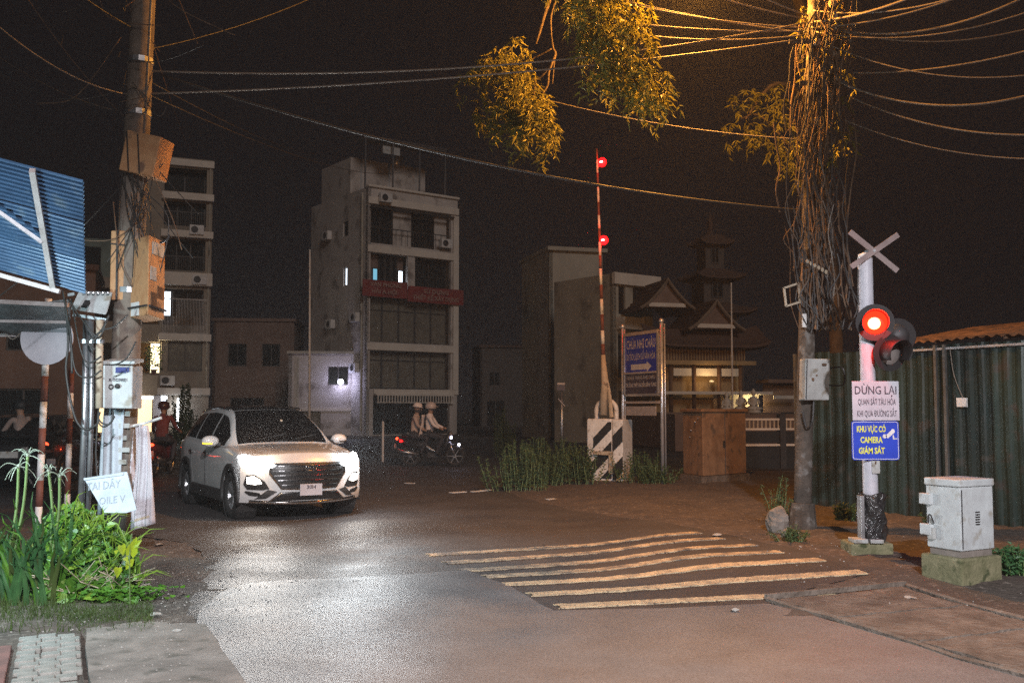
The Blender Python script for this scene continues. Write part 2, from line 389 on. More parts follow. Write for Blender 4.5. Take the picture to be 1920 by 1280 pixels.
# ------------------------------------------------------------------ ground, road, pavements
def struct(o, label=None):
    o['kind'] = 'structure'
    if label: o['label'] = label
    return o
def graded(a, b, fine_a, fine_b, step, grow=1.35):
    c = [fine_a]
    while c[-1] < fine_b: c.append(c[-1] + step)
    st = step
    while c[-1] < b: st *= grow; c.append(min(b, c[-1] + st))
    st = step
    while c[0] > a: st *= grow; c.insert(0, max(a, c[0] - st))
    return c
gx = graded(-260, 260, -7, 8, .11); gy = graded(-40, 420, 3, 26, .16)
def verge(x, y):
    """Dirt sinks under the lane and creeps ragged over the asphalt edge on the verge."""
    if x > -.6 and 7.8 < y < 21:
        e2 = interp2([(7.8, 1.9), (8.2, 2.0), (8.9, 2.6), (9.7, 3.5), (10.9, 3.1), (13, 2.2), (15.4, 1.1), (18, .2), (21, -.4)], y); d = e2 - x
        if d > .5: return -.02
        return -.02 + .04 * (1 - ss(-.3, .45, d)) + .028 * mnoise.noise(Vector((x * 5, y * 5, 7))) * (1 - ss(.1, .5, d))
    if not (2 < y < 14): return 0
    e = interp2([(2, .6), (4, -.6), (5.8, -1.6), (7.4, -2.3), (8.5, -2.55), (9.4, -2.8), (10.5, -3.1), (12, -3.9), (13.2, -5.4), (14, -8)], y)
    d = x - e
    if d > .55: return -.02 if x < 2.0 else 0
    if y < 7.3: return -.03
    return -.02 + .045 * (1 - ss(-.35, .5, d)) + .03 * mnoise.noise(Vector((x * 5, y * 5, 2))) * (1 - ss(.1, .5, d))
def interp2(tab, v):
    for (a, va), (b, vb) in zip(tab, tab[1:]):
        if v <= b: return va + (vb - va) * (v - a) / (b - a)
    return tab[-1][1]
mb = MB(); mb.grid(lambda x, y: (x, y, g(x, y) - .014 + (.02 * mnoise.noise(Vector((x * 1.7, y * 1.7, 3))) if (x < -2.2 or x > 3) and 5 < y < 30 and abs(x) < 9 else 0) + verge(x, y)), gx, gy)
struct(build('ground', mb, M_dirt, smooth=True, fixn=False))

def jitter(poly, amp, step=.25):
    out_ = []
    for i, a in enumerate(poly):
        b = poly[(i + 1) % len(poly)]; L = math.dist(a, b); n = max(1, min(60, int(L / step)))
        for k in range(n):
            t = k / n; x = a[0] + (b[0] - a[0]) * t; y = a[1] + (b[1] - a[1]) * t
            j = amp * (1 if L < 15 else 0)
            out_.append((x + j * mnoise.noise(Vector((x * 2.7, y * 2.7, 1))), y + j * mnoise.noise(Vector((x * 2.7, y * 2.7, 9)))))
    return out_
def sheet(name, poly, off, m, step=.3, thick=0, box=(-6, 7, 3, 27), parent=None):
    bm = bmesh.new(); vs = [bm.verts.new((x, y, 0)) for x, y in poly]; bm.faces.new(vs)
    x0, x1, y0, y1 = box
    xs = [p[0] for p in poly]; ys = [p[1] for p in poly]
    x = max(x0, min(xs) + .01)
    while x < min(x1, max(xs)):
        bmesh.ops.bisect_plane(bm, geom=bm.verts[:] + bm.edges[:] + bm.faces[:], plane_co=(x, 0, 0), plane_no=(1, 0, 0)); x += step
    y = max(y0, min(ys) + .01)
    while y < min(y1, max(ys)):
        bmesh.ops.bisect_plane(bm, geom=bm.verts[:] + bm.edges[:] + bm.faces[:], plane_co=(0, y, 0), plane_no=(0, 1, 0)); y += step
    if thick:
        r = bmesh.ops.extrude_face_region(bm, geom=bm.faces[:])
        ex = [e for e in r['geom'] if isinstance(e, bmesh.types.BMVert)]
        for v in bm.verts: v.co.z = g(v.co.x, v.co.y) + (off(v.co.x) if callable(off) else off) - thick
        for v in ex: v.co.z += thick
    else:
        for v in bm.verts: v.co.z = g(v.co.x, v.co.y) + off
    bmesh.ops.recalc_face_normals(bm, faces=bm.faces)
    if not thick:
        for f in bm.faces:
            if f.normal.z < 0: f.normal_flip()
    bmesh.ops.triangulate(bm, faces=bm.faces)
    me = bpy.data.meshes.new(name); bm.to_mesh(me); bm.free(); me.materials.append(m)
    o = bpy.data.objects.new(name, me); COL.objects.link(o); o.parent = parent
    return o
road_poly = jitter([(-2.45, 7.7), (-2.68, 8.4), (-2.85, 9.3), (-3.15, 10.5), (-3.9, 12.0), (-5.4, 13.2), (-9, 13.8), (-60, 22), (-60, 52), (60, 52), (60, 33), (9, 26.5),
                    (2.5, 25.2), (-.1, 23.6), (-.4, 20.6), (.2, 18), (1.1, 15.4), (2.2, 13.0), (3.1, 10.9), (3.55, 9.7), (2.6, 8.9), (2.0, 8.2), (.2, 7.4)], .09)
road = struct(sheet('road', road_poly, 0.0, M_asph, box=(-6, 6, 8, 26)))
over_poly = jitter([(-2.52, 8.75), (-2.40, 9.15), (-2.1, 9.33), (-1.6, 9.42), (-1.0, 9.66), (-.45, 9.95), (-.02, 9.1), (.32, 8.02), (1.2, 8.08), (2.1, 8.28), (2.4, 7.62), (2.72, 6.9), (3.05, 6.1), (3.6, 4.6), (4.6, 1.5), (5.6, -4),
                    (1, -4), (-.1, 2.2), (-.75, 3.9), (-1.25, 5.0), (-1.62, 5.8), (-2.0, 6.65), (-2.30, 7.35), (-2.47, 8.05)], .022)
over = struct(sheet('road_overlay', over_poly, lambda x: .005 + .014 * (1 - ss(-.5, .15, x)), M_asph_new, step=.3, thick=.05, box=(-4, 5, 3, 11)))
# worn thermoplastic rumble bars across the lane
bars = [((.354, 8.16), (2.77, 8.72)), ((.14, 8.68), (3.33, 9.58)), ((-.1, 9.19), (3.12, 10.15)), ((-.28, 9.63), (2.84, 10.66)),
        ((-.53, 9.98), (2.70, 11.2)), ((-.71, 10.48), (2.45, 11.75)), ((-.93, 11.02), (2.28, 12.26))]
for i, (a, b) in enumerate(bars):
    a = Vector(a); b = Vector(b); d = (b - a).normalized(); nrm = Vector((-d.y, d.x)); L = (b - a).length; w = .082
    mbb = MB(); n = 110
    hump = lambda p: g(p.x, p.y) + 0
    def P(u, v):
        p = a + d * (L * u) + nrm * (v * w * (1 + .30 * mnoise.noise(Vector((u * 18, v, i))) + .2 * mnoise.noise(Vector((u * 60, v * 2, i)))))
        if u == 0: p += d * .05 * (1 - v * v)
        return (p.x, p.y, hump(p) + .0085)
    mbb.grid(P, lin(0, 1, n), [-1, -.5, 0, .5, 1], thick=(0, 0, -.012))
    build('rumble_bar', mbb, M_stripe if i < 3 else M_stripeworn, parent=road)
# a short pale lane mark beyond the weeds
for (pa, pb) in (((845, 922), (872, 920)), ((886, 920), (922, 916)), ((762, 904), (775, 905)), ((1025, 934), (1041, 933))):
    a = GP(*pa); b = GP(*pb); mbb = MB(); mbb.bar((a.x, a.y, a.z + .004), (b.x, b.y, b.z + .004), .12, .012); build('lane_mark', mbb, M_white, parent=road)

# concrete apron and paver path at the near corner
apron_poly = jitter([(-3.05, 7.25), (-2.75, 7.5), (-2.25, 7.42), (-1.9, 6.65), (-1.5, 5.8), (-1.12, 4.95), (-.62, 3.8), (0.05, 2.1), (-1.2, 2.1), (-1.95, 4.7), (-2.41, 5.8)], .03)
struct(sheet('pavement_apron', apron_poly, .022, M_concrete, thick=.06, step=.3))
pd = Vector((-.41, .912)).normalized(); pw = Vector((-pd.y, pd.x))
path = bpy.data.objects.new('paver_path', None); COL.objects.link(path); struct(path)
bed = [(-2.41, 5.8)]
o0 = Vector((-2.44, 5.8))
mb = MB(); q = [o0 - pd * 2.6, o0 + pd * 1.9, o0 + pd * 1.9 + pw * 1.9, o0 - pd * 2.6 + pw * 1.9]
mb.prism([(p.x, p.y, -.03) for p in q], (0, 0, .035)); build('path_bed', mb, M_dirt, parent=path)
def piece(nm, m, lx, ly, lz, cx, cy, rot, dz=0):
    key = (nm, round(lx, 3), round(ly, 3))
    if key not in piece.cache:
        t = MB(); t.box((0, 0, 0), (lx, ly, lz)); o = build(nm, t, m, parent=path, bevel=.006); piece.cache[key] = o.data
    else:
        o = bpy.data.objects.new(nm, piece.cache[key]); COL.objects.link(o); o.parent = path
        bv = o.modifiers.new('bevel', 'BEVEL'); bv.width = .006; bv.segments = 1
    o.location = (cx, cy, g(cx, cy) + dz); o.rotation_euler = (rng.uniform(-.02, .02), rng.uniform(-.02, .02), rot)
    return o
piece.cache = {}
ang = math.atan2(pw.y, pw.x)
for r in range(34):
    s = -2.3 + r * .112
    for c in range(3):
        t = .062 + c * .120 + (.028 if r % 2 else 0)
        if rng.random() < .04: continue
        p = o0 + pd * s + pw * t
        piece('paver', M_paver, .114, .105, .06, p.x, p.y, ang + rng.uniform(-.03, .03), rng.uniform(-.008, .008))
for r in range(10):
    s = -2.2 + r * .36
    for c in range(4):
        t = .60 + c * .37
        p = o0 + pd * s + pw * t
        if s > 1.1 - c * .12: continue
        red = c > 0 or r > 6
        piece('paving_slab' if not red else 'red_tile', M_redtile if red else M_slabpink, .36, .35, .06, p.x, p.y, ang + rng.uniform(-.012, .012), rng.uniform(-.006, .006))

# concrete trench covers beside the crossing signal
apr = bpy.data.objects.new('trench_apron', None); COL.objects.link(apr); struct(apr)
rows = [((2.16, 8.36), (3.44, 8.92)), ((2.45, 7.64), (3.66, 8.16)), ((2.76, 6.88), (3.9, 7.38)), ((3.06, 6.12), (4.14, 6.6)), ((3.38, 5.3), (4.4, 5.76))]
for i in range(len(rows) - 1):
    (a, b), (d_, c) = rows[i], rows[i + 1]
    cx = sum(p[0] for p in (a, b, c, d_)) / 4; cy = sum(p[1] for p in (a, b, c, d_)) / 4
    q = [(cx + (p[0] - cx) * .972, cy + (p[1] - cy) * .95) for p in (a, b, c, d_)]
    t = MB(); us = lin(0, 1, 28)
    def S(u, v, q=q):
        x = (q[0][0] * (1 - u) + q[1][0] * u) * (1 - v) + (q[3][0] * (1 - u) + q[2][0] * u) * v
        y = (q[0][1] * (1 - u) + q[1][1] * u) * (1 - v) + (q[3][1] * (1 - u) + q[2][1] * u) * v
        return (x, y, g(x, y) + .024 + .012 * mnoise.noise(Vector((x * 3, y * 3, 5))) + .010 * mnoise.noise(Vector((x * 9, y * 9, 2))))
    t.grid(S, us, us, thick=(0, 0, -.09)); build('cover_slab', t, M_concrete2, parent=apr)
for pts in ([(2.12, 8.42), (2.27, 8.05), (2.43, 7.66), (2.57, 7.27), (2.73, 6.9), (2.86, 6.5), (3.03, 6.1), (3.36, 5.3)], [(3.50, 8.98), (3.71, 8.2), (3.95, 7.42), (4.2, 6.6), (4.46, 5.76)]):
    t = MB(); t.tube([(x + rng.uniform(-.012, .012), y, g(x, y) + .014 + rng.uniform(-.012, .006)) for x, y in pts], .024, 5); build('edge_strip', t, M_concrete2, parent=apr)
t = MB(); t.tube([(2.12, 8.44, g(2.1, 8.4) + .028), (3.5, 9.0, g(3.5, 9) + .03)], .03, 4); build('edge_strip', t, M_concrete2, parent=apr)

# litter and grit
lit = [((300, 1020), .07), ((262, 1095), .12), ((290, 1150), .06), ((330, 1180), .05), ((1378, 1141), .05), ((1705, 1117), .07), ((1345, 1015), .08), ((1490, 1012), .06)]
where = ['beside the cloth banner', 'crumpled under the yellow leaf sprig', 'at the edge of the dirt verge', 'on the verge by the concrete apron', 'below the nearest rumble bar', 'on the trench cover by the cabinet', 'past the end of the rumble bars', 'at the foot of the boulder']
for (pq, sz), wh in zip(lit, where):
    p = GP(*pq); t = MB(); nn = 7
    ring = [(p.x + sz * rng.uniform(.5, 1) * math.cos(k * 2 * math.pi / nn), p.y + sz * 1.2 * rng.uniform(.5, 1) * math.sin(k * 2 * math.pi / nn), p.z + .026 + rng.uniform(-.012, sz * .06)) for k in range(nn)]
    t.add(ring + [(p.x, p.y, p.z + .03 + sz * .10)], [(k, (k + 1) % nn, nn) for k in range(nn)])
    t.add([(x, y, z - .003) for x, y, z in ring], [tuple(range(nn))])
    tag(build('paper_scrap', t, M_litter), 'pale paper scrap ' + wh, 'litter', 'litter on the ground')
t = MB()
for k in range(500):
    x = rng.gauss(-2.75, .5); y = rng.uniform(7.0, 10.5) if k % 3 else rng.uniform(5, 7.4)
    if k % 3 == 0: x = -2.95 + (7.3 - y) * .38 + rng.random() * .55
    if k % 5 == 0: x = rng.uniform(2.6, 5.2); y = rng.uniform(7.5, 12)
    s = rng.uniform(.003, .009); t.sphere((x, y, g(x, y) + .02 + s * .3), (s, s * rng.uniform(.6, 1), s * .7), 5, 3)
o = build('gravel', t, M_litter, fixn=False); tag(o, 'loose gravel and grit scattered along the road verges', 'gravel'); o['kind'] = 'stuff'
# ------------------------------------------------------------------ left utility pole with its boxes
pL0 = GX(226, 11.0); pL1 = W(264, 100, 11.0)
axL = (pL1 - pL0).normalized(); topL = pL0 + axL * 9.0
lp = thing('utility_pole', 'leaning concrete utility pole hung with boxes beside the leafy verge', 'utility pole', pL0)
def LL(px, py, Y=11.0): return W(px, py, Y) - pL0
t = MB(); pts = [axL * (9.0 * k / 12) - axL * .05 for k in range(13)]
t.tube(pts, [.165 - .05 * k / 12 for k in range(13)], 16); build('shaft', t, M_pole, lp, smooth=True)
t = MB(); t.tube([axL * 3.6 + Vector((.12, -.08, 0)), axL * 6 + Vector((.11, -.06, 0)), axL * 8.8 + Vector((.10, -.05, 0))], .018, 6); build('riser_pipe', t, M_wire, lp, smooth=True)
for z in (4.9, 5.5, 6.3, 1.9, 2.9):
    t = MB(); t.lathe([(.175 - z * .0055, z - .03), (.175 - z * .0055, z + .03)], 14, Matrix.Translation(axL * z - Vector((0, 0, z)))); build('steel_band', t, M_steel, lp)
def boxthing(nm, lab, cat_, corner, ex, ey, ez, m, parts=()):
    """Box hung on a pole: near corner point + three edge vectors; local frame x along ex, -y outward."""
    o = thing(nm, lab, cat_, corner)
    t = MB(); e = [Vector(ex), Vector(ey), Vector(ez)]
    P = [e[0] * a + e[1] * b + e[2] * c for a in (0, 1) for b in (0, 1) for c in (0, 1)]
    t.add(P, [(0, 1, 3, 2), (4, 6, 7, 5), (0, 4, 5, 1), (2, 3, 7, 6), (0, 2, 6, 4), (1, 5, 7, 3)])
    build('body', t, m, o, bevel=.012); return o
# high plate-like box
c0 = W(222, 318, 10.75)
bx1 = boxthing('junction_box', 'orange lit junction box high on the leaning concrete pole', 'electrical box', c0, W(286, 332, 10.7) - c0, Vector((.05, .3, .0)), W(238, 243, 10.78) - c0, M_boxlamptint)
e1 = (W(286, 332, 10.7) - c0); e3 = (W(238, 243, 10.78) - c0)
for k in (.3, .62):
    t = MB(); t.bar(e1 * k + Vector((0, -.012, 0)) + e3 * .02, e1 * (k - .28) + e3 * .95 + Vector((0, -.012, 0)), .012); build('strap_wire', t, M_cable, bx1)
# tall narrow box and the larger box to its right
c0 = W(205, 562, 10.85)
bx2 = boxthing('cable_cabinet', 'tall narrow orange lit cabinet strapped to the concrete pole', 'electrical box', c0, W(231, 562, 10.85) - c0, Vector((-.02, .28, 0)), W(208, 432, 10.85) - c0, M_boxlamptint)
t = MB(); a = W(219, 562, 10.84) - c0; b = W(221, 432, 10.84) - c0; t.bar(a + Vector((0, -.01, 0)), b + Vector((0, -.01, 0)), .014, .02); build('door_seam', t, M_darkmet, bx2)
t = MB(); t.bar(Vector((0, -.012, .62)), Vector((.16, -.012, .60)), .012); build('strap_wire', t, M_cable, bx2)
# big cabinet: edge nearest the camera at px 277
c0 = W(277, 590, 10.55)
ex = W(308, 604, 10.85) - c0; ex.z = -.03
ez = W(279, 440, 10.6) - c0
ey = W(241, 588, 10.9) - c0; ey.z = 0
bx3 = boxthing('meter_cabinet', 'large meter cabinet with a weathered orange lit side on the concrete pole', 'electrical box', c0, ex, ey, ez, M_boxlamptint)
t = MB(); u = ey.normalized(); nrm = Vector((u.y, -u.x, 0)) * (-1 if u.x < 0 else 1)
nrm = Vector((-.35, -.93, 0)).normalized()
for (a0, a1, b0, b1) in ((.42, .62, .01, .10), (.64, .84, .01, .10), (.42, .62, .115, .18), (.64, .84, .115, .18)):
    t.prism([ey * a0 + ez * b0 + nrm * .004, ey * a1 + ez * b0 + nrm * .004, ey * a1 + ez * b1 + nrm * .004, ey * a0 + ez * b1 + nrm * .004], nrm * .008)
build('white_sticker', t, M_white, bx3)
nx = Vector((ex.y, -ex.x, 0)).normalized()
for (a0, a1, b0, b1) in ((.12, .45, .45, .62), (.55, .9, .25, .4), (.15, .5, .08, .3), (.2, .9, .78, .94)):
    t = MB(); t.prism([ex * a0 + ez * b0 + nx * .003, ex * a1 + ez * b0 + nx * .003, ex * a1 + ez * b1 + nx * .003, ex * a0 + ez * b1 + nx * .003], nx * .006)
    build('meter_panel', t, M_boxgrey if b0 > .4 else M_rust, bx3)
t = MB(); t.bar(ey * 1.0 + ez * .115 + nrm * .02, ez * .115 + nrm * .02, .02); t.bar(ez * .115 + nx * .02, ex + ez * .115 + nx * .02, .02); build('clamp_band', t, M_darkmet, bx3)
# white meter box
c0 = W(190, 765, 10.6); ex = W(247, 766, 10.62) - c0; ez = W(192, 684, 10.6) - c0; ez.y = 0
bx4 = boxthing('meter_box', 'white steel meter box with a blue label and stencilled number', 'electrical box', c0, ex, Vector((.03, .22, 0)), ez, M_boxwhite)
t = MB(); t.box((.172, .10, .50), (.365, .27, .035), Matrix.Rotation(R(8), 3, 'X')); build('lid', t, M_boxwhite, bx4, bevel=.008)
t = MB(); t.box((.20, -.004, .405), (.115, .006, .06)); build('blue_label', t, M_textblue, bx4)
text('lettering', 'X-TIC/N02I', .032, M_textdark, bx4, .165, .30, y=-.008, width=.19, bold=.03)
t = MB(); t.box((.275, -.004, .41), (.025, .006, .05)); build('small_mark', t, M_textblue, bx4)
t = MB(); t.sphere((.17, -.016, .235), (.030, .02, .026), 10, 6); build('lock', t, M_darkmet, bx4, smooth=True)
t = MB(); t.tube([(.10 + .022 * math.cos(a), -.008, .228 + .022 * math.sin(a)) for a in lin(0, 6.283, 15)], .006, 5); build('hasp_ring', t, M_darkmet, bx4)
# flood lamp fitting (unlit) beside the pole
fl = thing('floodlight', 'pale flood lamp fitting on a bracket above the steel pipes', 'floodlight', W(165, 600, 10.5))
lq = lambda px, py, Y=10.5: W(px, py, Y) - W(165, 600, 10.5)
t = MB(); t.prism([lq(132, 580), lq(198, 590), lq(208, 552, 10.75), lq(146, 549, 10.75)], Vector((0, .05, .03))); build('glass', t, M_boxwhite, fl, bevel=.01)
t = MB(); t.prism([lq(152, 575, 10.48), lq(163, 577, 10.48), lq(170, 563, 10.57), lq(160, 562, 10.57)], Vector((0, -.012, -.006))); build('emblem_patch', t, M_darkmet, fl)
t = MB(); t.bar(lq(138, 590), lq(200, 600), .035, .03); build('housing_lip', t, M_steel, fl)
t = MB(); t.bar(lq(128, 553, 10.7), lq(140, 551, 10.7), .03); build('hinge_pin', t, M_steel, fl)
for k in range(6):
    t = MB(); p = lq(157 + k * 9, 549, 10.7); t.sphere(p, .02, 8, 5); build('bolt', t, M_steel, fl)
t = MB(); t.tube([lq(170, 595), lq(168, 618), lq(185, 640)], .018, 6); build('bracket', t, M_steel, fl)
# steel conduits standing beside the pole
for (xa, ya, xb, yb, rr, m, lab) in ((162, 600, 157, 935, .034, M_steel, 'tall bright steel conduit standing in front of the leaning pole'),
                                    (171, 602, 172, 930, .026, M_steel, 'thinner steel conduit next to the tall bright one'),
                                    (187, 600, 186, 765, .038, M_boxbeige, 'cream plastic conduit running down into the white meter box')):
    base = GX(xb, 10.45); t = MB()
    t.tube([W(xa, ya, 10.45), W((xa + xb) / 2, (ya + yb) / 2, 10.45), Vector((base.x, base.y, base.z - .05)) if yb > 900 else W(xb, yb, 10.45)], rr, 10)
    o = tag(build('conduit', t, m, smooth=True), lab, 'pipe')
    t = MB(); p = W((xa + xb) / 2, 640 if yb > 900 else 640, 10.45); t.cyl(p - Vector((0, 0, .02)), p + Vector((0, 0, .02)), rr * 1.3, n=10); c = build('coupling', t, M_stain, o)
# pale plastic sheeting and papers wrapped on the pole foot
t = MB()
def wrapf(u, v):
    th = R(200 + 95 * u); r = .19 + .018 * math.sin(u * 17 + v * 3); p = axL * (.45 + 1.15 * v)
    return (p.x + r * math.cos(th), p.y + r * math.sin(th), p.z)
t.grid(wrapf, lin(0, 1, 18), lin(0, 1, 12), thick=(0, -.006, 0)); o = build('plastic_sheet', t, M_board, smooth=True, loc=pL0); tag(o, 'pale blue plastic sheet wrapped round the pole foot', 'sheet')
for k in range(9): t = MB(); t.box(axL * (.5 + .13 * k) + Vector((.06 + .01 * (k % 3), -.165, 0)), (.12 + .03 * (k % 2), .02, .05), Matrix.Rotation(R(-6 + k * 1.7), 3, 'Z')); build('poster_scrap', t, M_boxgrey, lp)
# hanging dark cables and loops (parts of the pole)
loops = [[(122, 560), (128, 640), (124, 700), (140, 780), (160, 805), (182, 795)], [(134, 560), (150, 650), (165, 680), (190, 668)], [(130, 600), (140, 690), (165, 708), (190, 694)],
         [(205, 590), (190, 620), (165, 640), (178, 655)], [(240, 590), (215, 612), (190, 620), (176, 640)], [(188, 772), (184, 790), (195, 800), (210, 788), (212, 770)],
         [(118, 545), (126, 590), (133, 640), (135, 700)], [(255, 640), (240, 668), (225, 680), (212, 684)], [(185, 765), (180, 850), (186, 930)], [(300, 455), (312, 450), (318, 440)],
         [(128, 560), (155, 600), (185, 632), (200, 600)], [(215, 780), (205, 795), (190, 792), (183, 780)]]
def smooth_pts(P, n=5):
    P = [Vector(p) for p in P]
    out_ = []
    for i in range(len(P) - 1):
        p0 = P[max(i - 1, 0)]; p1 = P[i]; p2 = P[i + 1]; p3 = P[min(i + 2, len(P) - 1)]
        for k in range(n):
            s = k / n
            out_.append(0.5 * ((2 * p1) + (-p0 + p2) * s + (2 * p0 - 5 * p1 + 4 * p2 - p3) * s * s + (-p0 + 3 * p1 - 3 * p2 + p3) * s ** 3))
    return out_ + [P[-1]]
for i, L in enumerate(loops):
    t = MB(); t.tube(smooth_pts([LL(x, y, 10.3 - .02 * (i % 3)) for x, y in L]), .009 if i % 3 else .013, 6); build('loose_cable', t, M_cable, lp, smooth=True)
for k in range(14):
    a = axL * rng.uniform(3.9, 4.6) + Vector((rng.uniform(-.15, .25), -.2, 0)); b = axL * rng.uniform(3.0, 3.6) + Vector((rng.uniform(-.1, .45), -.2, 0))
    t = MB(); t.tube(smooth_pts([a, (a + b) / 2 + Vector((rng.uniform(-.2, .2), -.05, rng.uniform(-.15, .15))), b]), .006, 5); build('loose_cable', t, M_cable, lp)
for k in range(26):      # dark slack wires and twigs tangled round the upper shaft
    z0 = rng.uniform(3.8, 7.2); a = axL * z0 + Vector((rng.uniform(-.2, .3), -.2, 0)); b = a + Vector((rng.gauss(0, .55), rng.uniform(-.2, .2), rng.gauss(-.45, .5)))
    t = MB(); t.tube(smooth_pts([a, (a + b) / 2 + Vector((rng.uniform(-.25, .25), 0, rng.uniform(-.3, .1))), b]), .006, 4); build('loose_cable', t, M_vine if k % 2 else M_cable, lp)
# hand-lettered board leaning on the pole
hb = thing('handwritten_board', 'pale board with faint handwriting propped against the pole above the leaves', 'sign board', W(205, 962, 10.1))
hq = lambda px, py, Y=10.1: W(px, py, Y) - W(205, 962, 10.1)
t = MB(); t.prism([hq(157, 896), hq(238, 884), hq(256, 955, 10.0), hq(237, 961, 10.0), hq(196, 961, 10.0)], (0, .02, 0)); build('panel', t, M_board, hb)
t = MB(); t.prism([hq(157, 896, 10.09), hq(232, 886, 10.09), hq(232, 890, 10.09), hq(158, 900, 10.09)], (0, -.008, 0)); build('folded_rim', t, M_board, hb)
lt1 = text('handwriting', 'TAI DÂY', .085, M_hand, hb, 0, 0, width=.34); lt1.location = hq(194, 910, 10.066); lt1.rotation_euler = (R(-15), R(-6), 0)
lt2 = text('handwriting', 'OILE V', .075, M_hand, hb, 0, 0, width=.26); lt2.location = hq(210, 937, 10.026); lt2.rotation_euler = (R(-15), R(-6), 0)
# white cloth banner hanging from a stick
bn = thing('cloth_banner', 'long white cloth banner hanging from a stick beside the pole', 'banner', W(268, 995, 10.9))
bq = lambda px, py, Y=10.9: W(px, py, Y) - W(268, 995, 10.9)
t = MB()
def ban(u, v):
    xl = 254 - 8 * v + 2 * math.sin(v * 5); xr = 278 + 12 * v ** .6; p = bq(xl + (xr - xl) * u, 797 + (198 - 14 * u) * v)
    return p + Vector((0, .03 * math.sin(u * 12 + v * 1.5) * (1 - .5 * v) + .010 * math.sin(u * 27 + v * 6), 0))
t.grid(ban, lin(0, 1, 34), lin(0, 1, 22), thick=(0, .004, 0)); build('cloth', t, M_cloth, bn, smooth=True)
t = MB(); t.tube([bq(240, 800), bq(272, 793), bq(302, 783, 10.8)], .016, 7); build('stick', t, M_white, bn)
for (v, a0, a1, m) in ((.84, .12, .7, M_textgrey), (.9, .2, .8, M_boxbeige), (.945, .1, .85, M_textgrey)):
    t = MB(); t.grid(lambda u, w, v=v, a0=a0, a1=a1: ban(a0 + (a1 - a0) * u, v + .022 * w) + Vector((0, -.006, 0)), lin(0, 1, 16), [0, 1], thick=(0, .003, 0)); build('faded_print', t, m, bn)
t = MB(); t.grid(lambda u, v: bq(244 + 7 * u, 800 + 110 * v, 10.95) + Vector((0, .03 * math.sin(v * 6 + u * 3), 0)), lin(0, 1, 5), lin(0, 1, 10), thick=(0, .004, 0)); o = build('torn_strip', t, M_cloth, bn, smooth=True)

# ------------------------------------------------------------------ right utility pole with street lamp
pR0 = GX(1498, 12.7); pR1 = W(1528, 0, 12.7); axR = (pR1 - pR0).normalized(); HR = 9.6
rp = thing('utility_pole', 'weathered concrete utility pole tangled with cables and vines by the green fence', 'utility pole', pR0)
RR = lambda px, py, Y=12.7: W(px, py, Y) - pR0
t = MB(); t.tube([axR * (HR * k / 16) - axR * .06 for k in range(17)], [.112 - .03 * k / 16 for k in range(17)], 16); build('shaft', t, M_poledark, rp, smooth=True)
t = MB(); t.tube([axR * 0 - axR * .05, axR * .32], [.19, .15], 12); build('footing', t, M_poledark, rp)
for k in range(230):     # cables and dead vines running down the shaft
    z0 = rng.uniform(3.2, 7.6); z1 = max(2.5, z0 - rng.uniform(.8, 2.4)); P = []
    a = rng.gauss(.13, .15); yy = rng.uniform(-.34, .1)
    for q in range(5):
        z = z0 + (z1 - z0) * q / 4; s = ss(7.2, 5.2, z) if False else 1
        P.append(axR * z + Vector((a + rng.uniform(-.09, .09) + .10 * math.sin(z), yy + rng.uniform(-.06, .06), 0)))
    t = MB(); t.tube(smooth_pts(P, 4), rng.choice([.005, .007, .011]), 5); build('hanging_cable' if k % 2 else 'dead_vine', t, M_wire if k % 23 == 0 else (M_vine if k % 2 == 0 else M_cable), rp)
for k in range(10):
    t = MB(); p = axR * (5.2 + k * .17) + Vector((rng.uniform(-.05, .25), -.16, 0)); t.sphere(p, (.05, .05, .06), 8, 5); build('insulator', t, M_boxbeige, rp, smooth=True)
for z_, xa_, xb_ in ((6.25, -.35, .45), (5.7, -.2, .4)):
    t = MB(); t.bar(axR * z_ + Vector((xa_, -.1, 0)), axR * z_ + Vector((xb_, -.1, 0)), .05); build('crossarm', t, M_darkmet, rp)
t = MB()
for (a, b) in (((1470, 540), (1474, 574)), ((1474, 574), (1500, 566)), ((1500, 566), (1497, 531)), ((1497, 531), (1470, 540))): t.bar(RR(*a, 12.5), RR(*b, 12.5), .025)
build('square_bracket', t, M_boxbeige, rp)
for k in range(6):
    t = MB(); p = RR(1514 + k * 7, 490 + k * 4, 12.4); t.sphere(p, (.022, .02, .03), 7, 5); build('wire_clip', t, M_boxbeige, rp)
t = MB(); t.tube(smooth_pts([RR(1526, 752, 12.45), RR(1523, 790, 12.45), RR(1512, 800, 12.5), RR(1505, 770, 12.5)]), .012, 6); build('loose_cable', t, M_cable, rp)
t = MB(); t.tube(smooth_pts([RR(1553, 722, 12.5), RR(1582, 720, 12.6), RR(1580, 690, 12.7), RR(1556, 690, 12.6)]), .01, 6); build('loose_cable', t, M_cable, rp)
t = MB(); t.box(axR * 2.62 + Vector((-.08, -.15, 0)), (.05, .04, .17)); build('white_tag', t, M_white, rp)
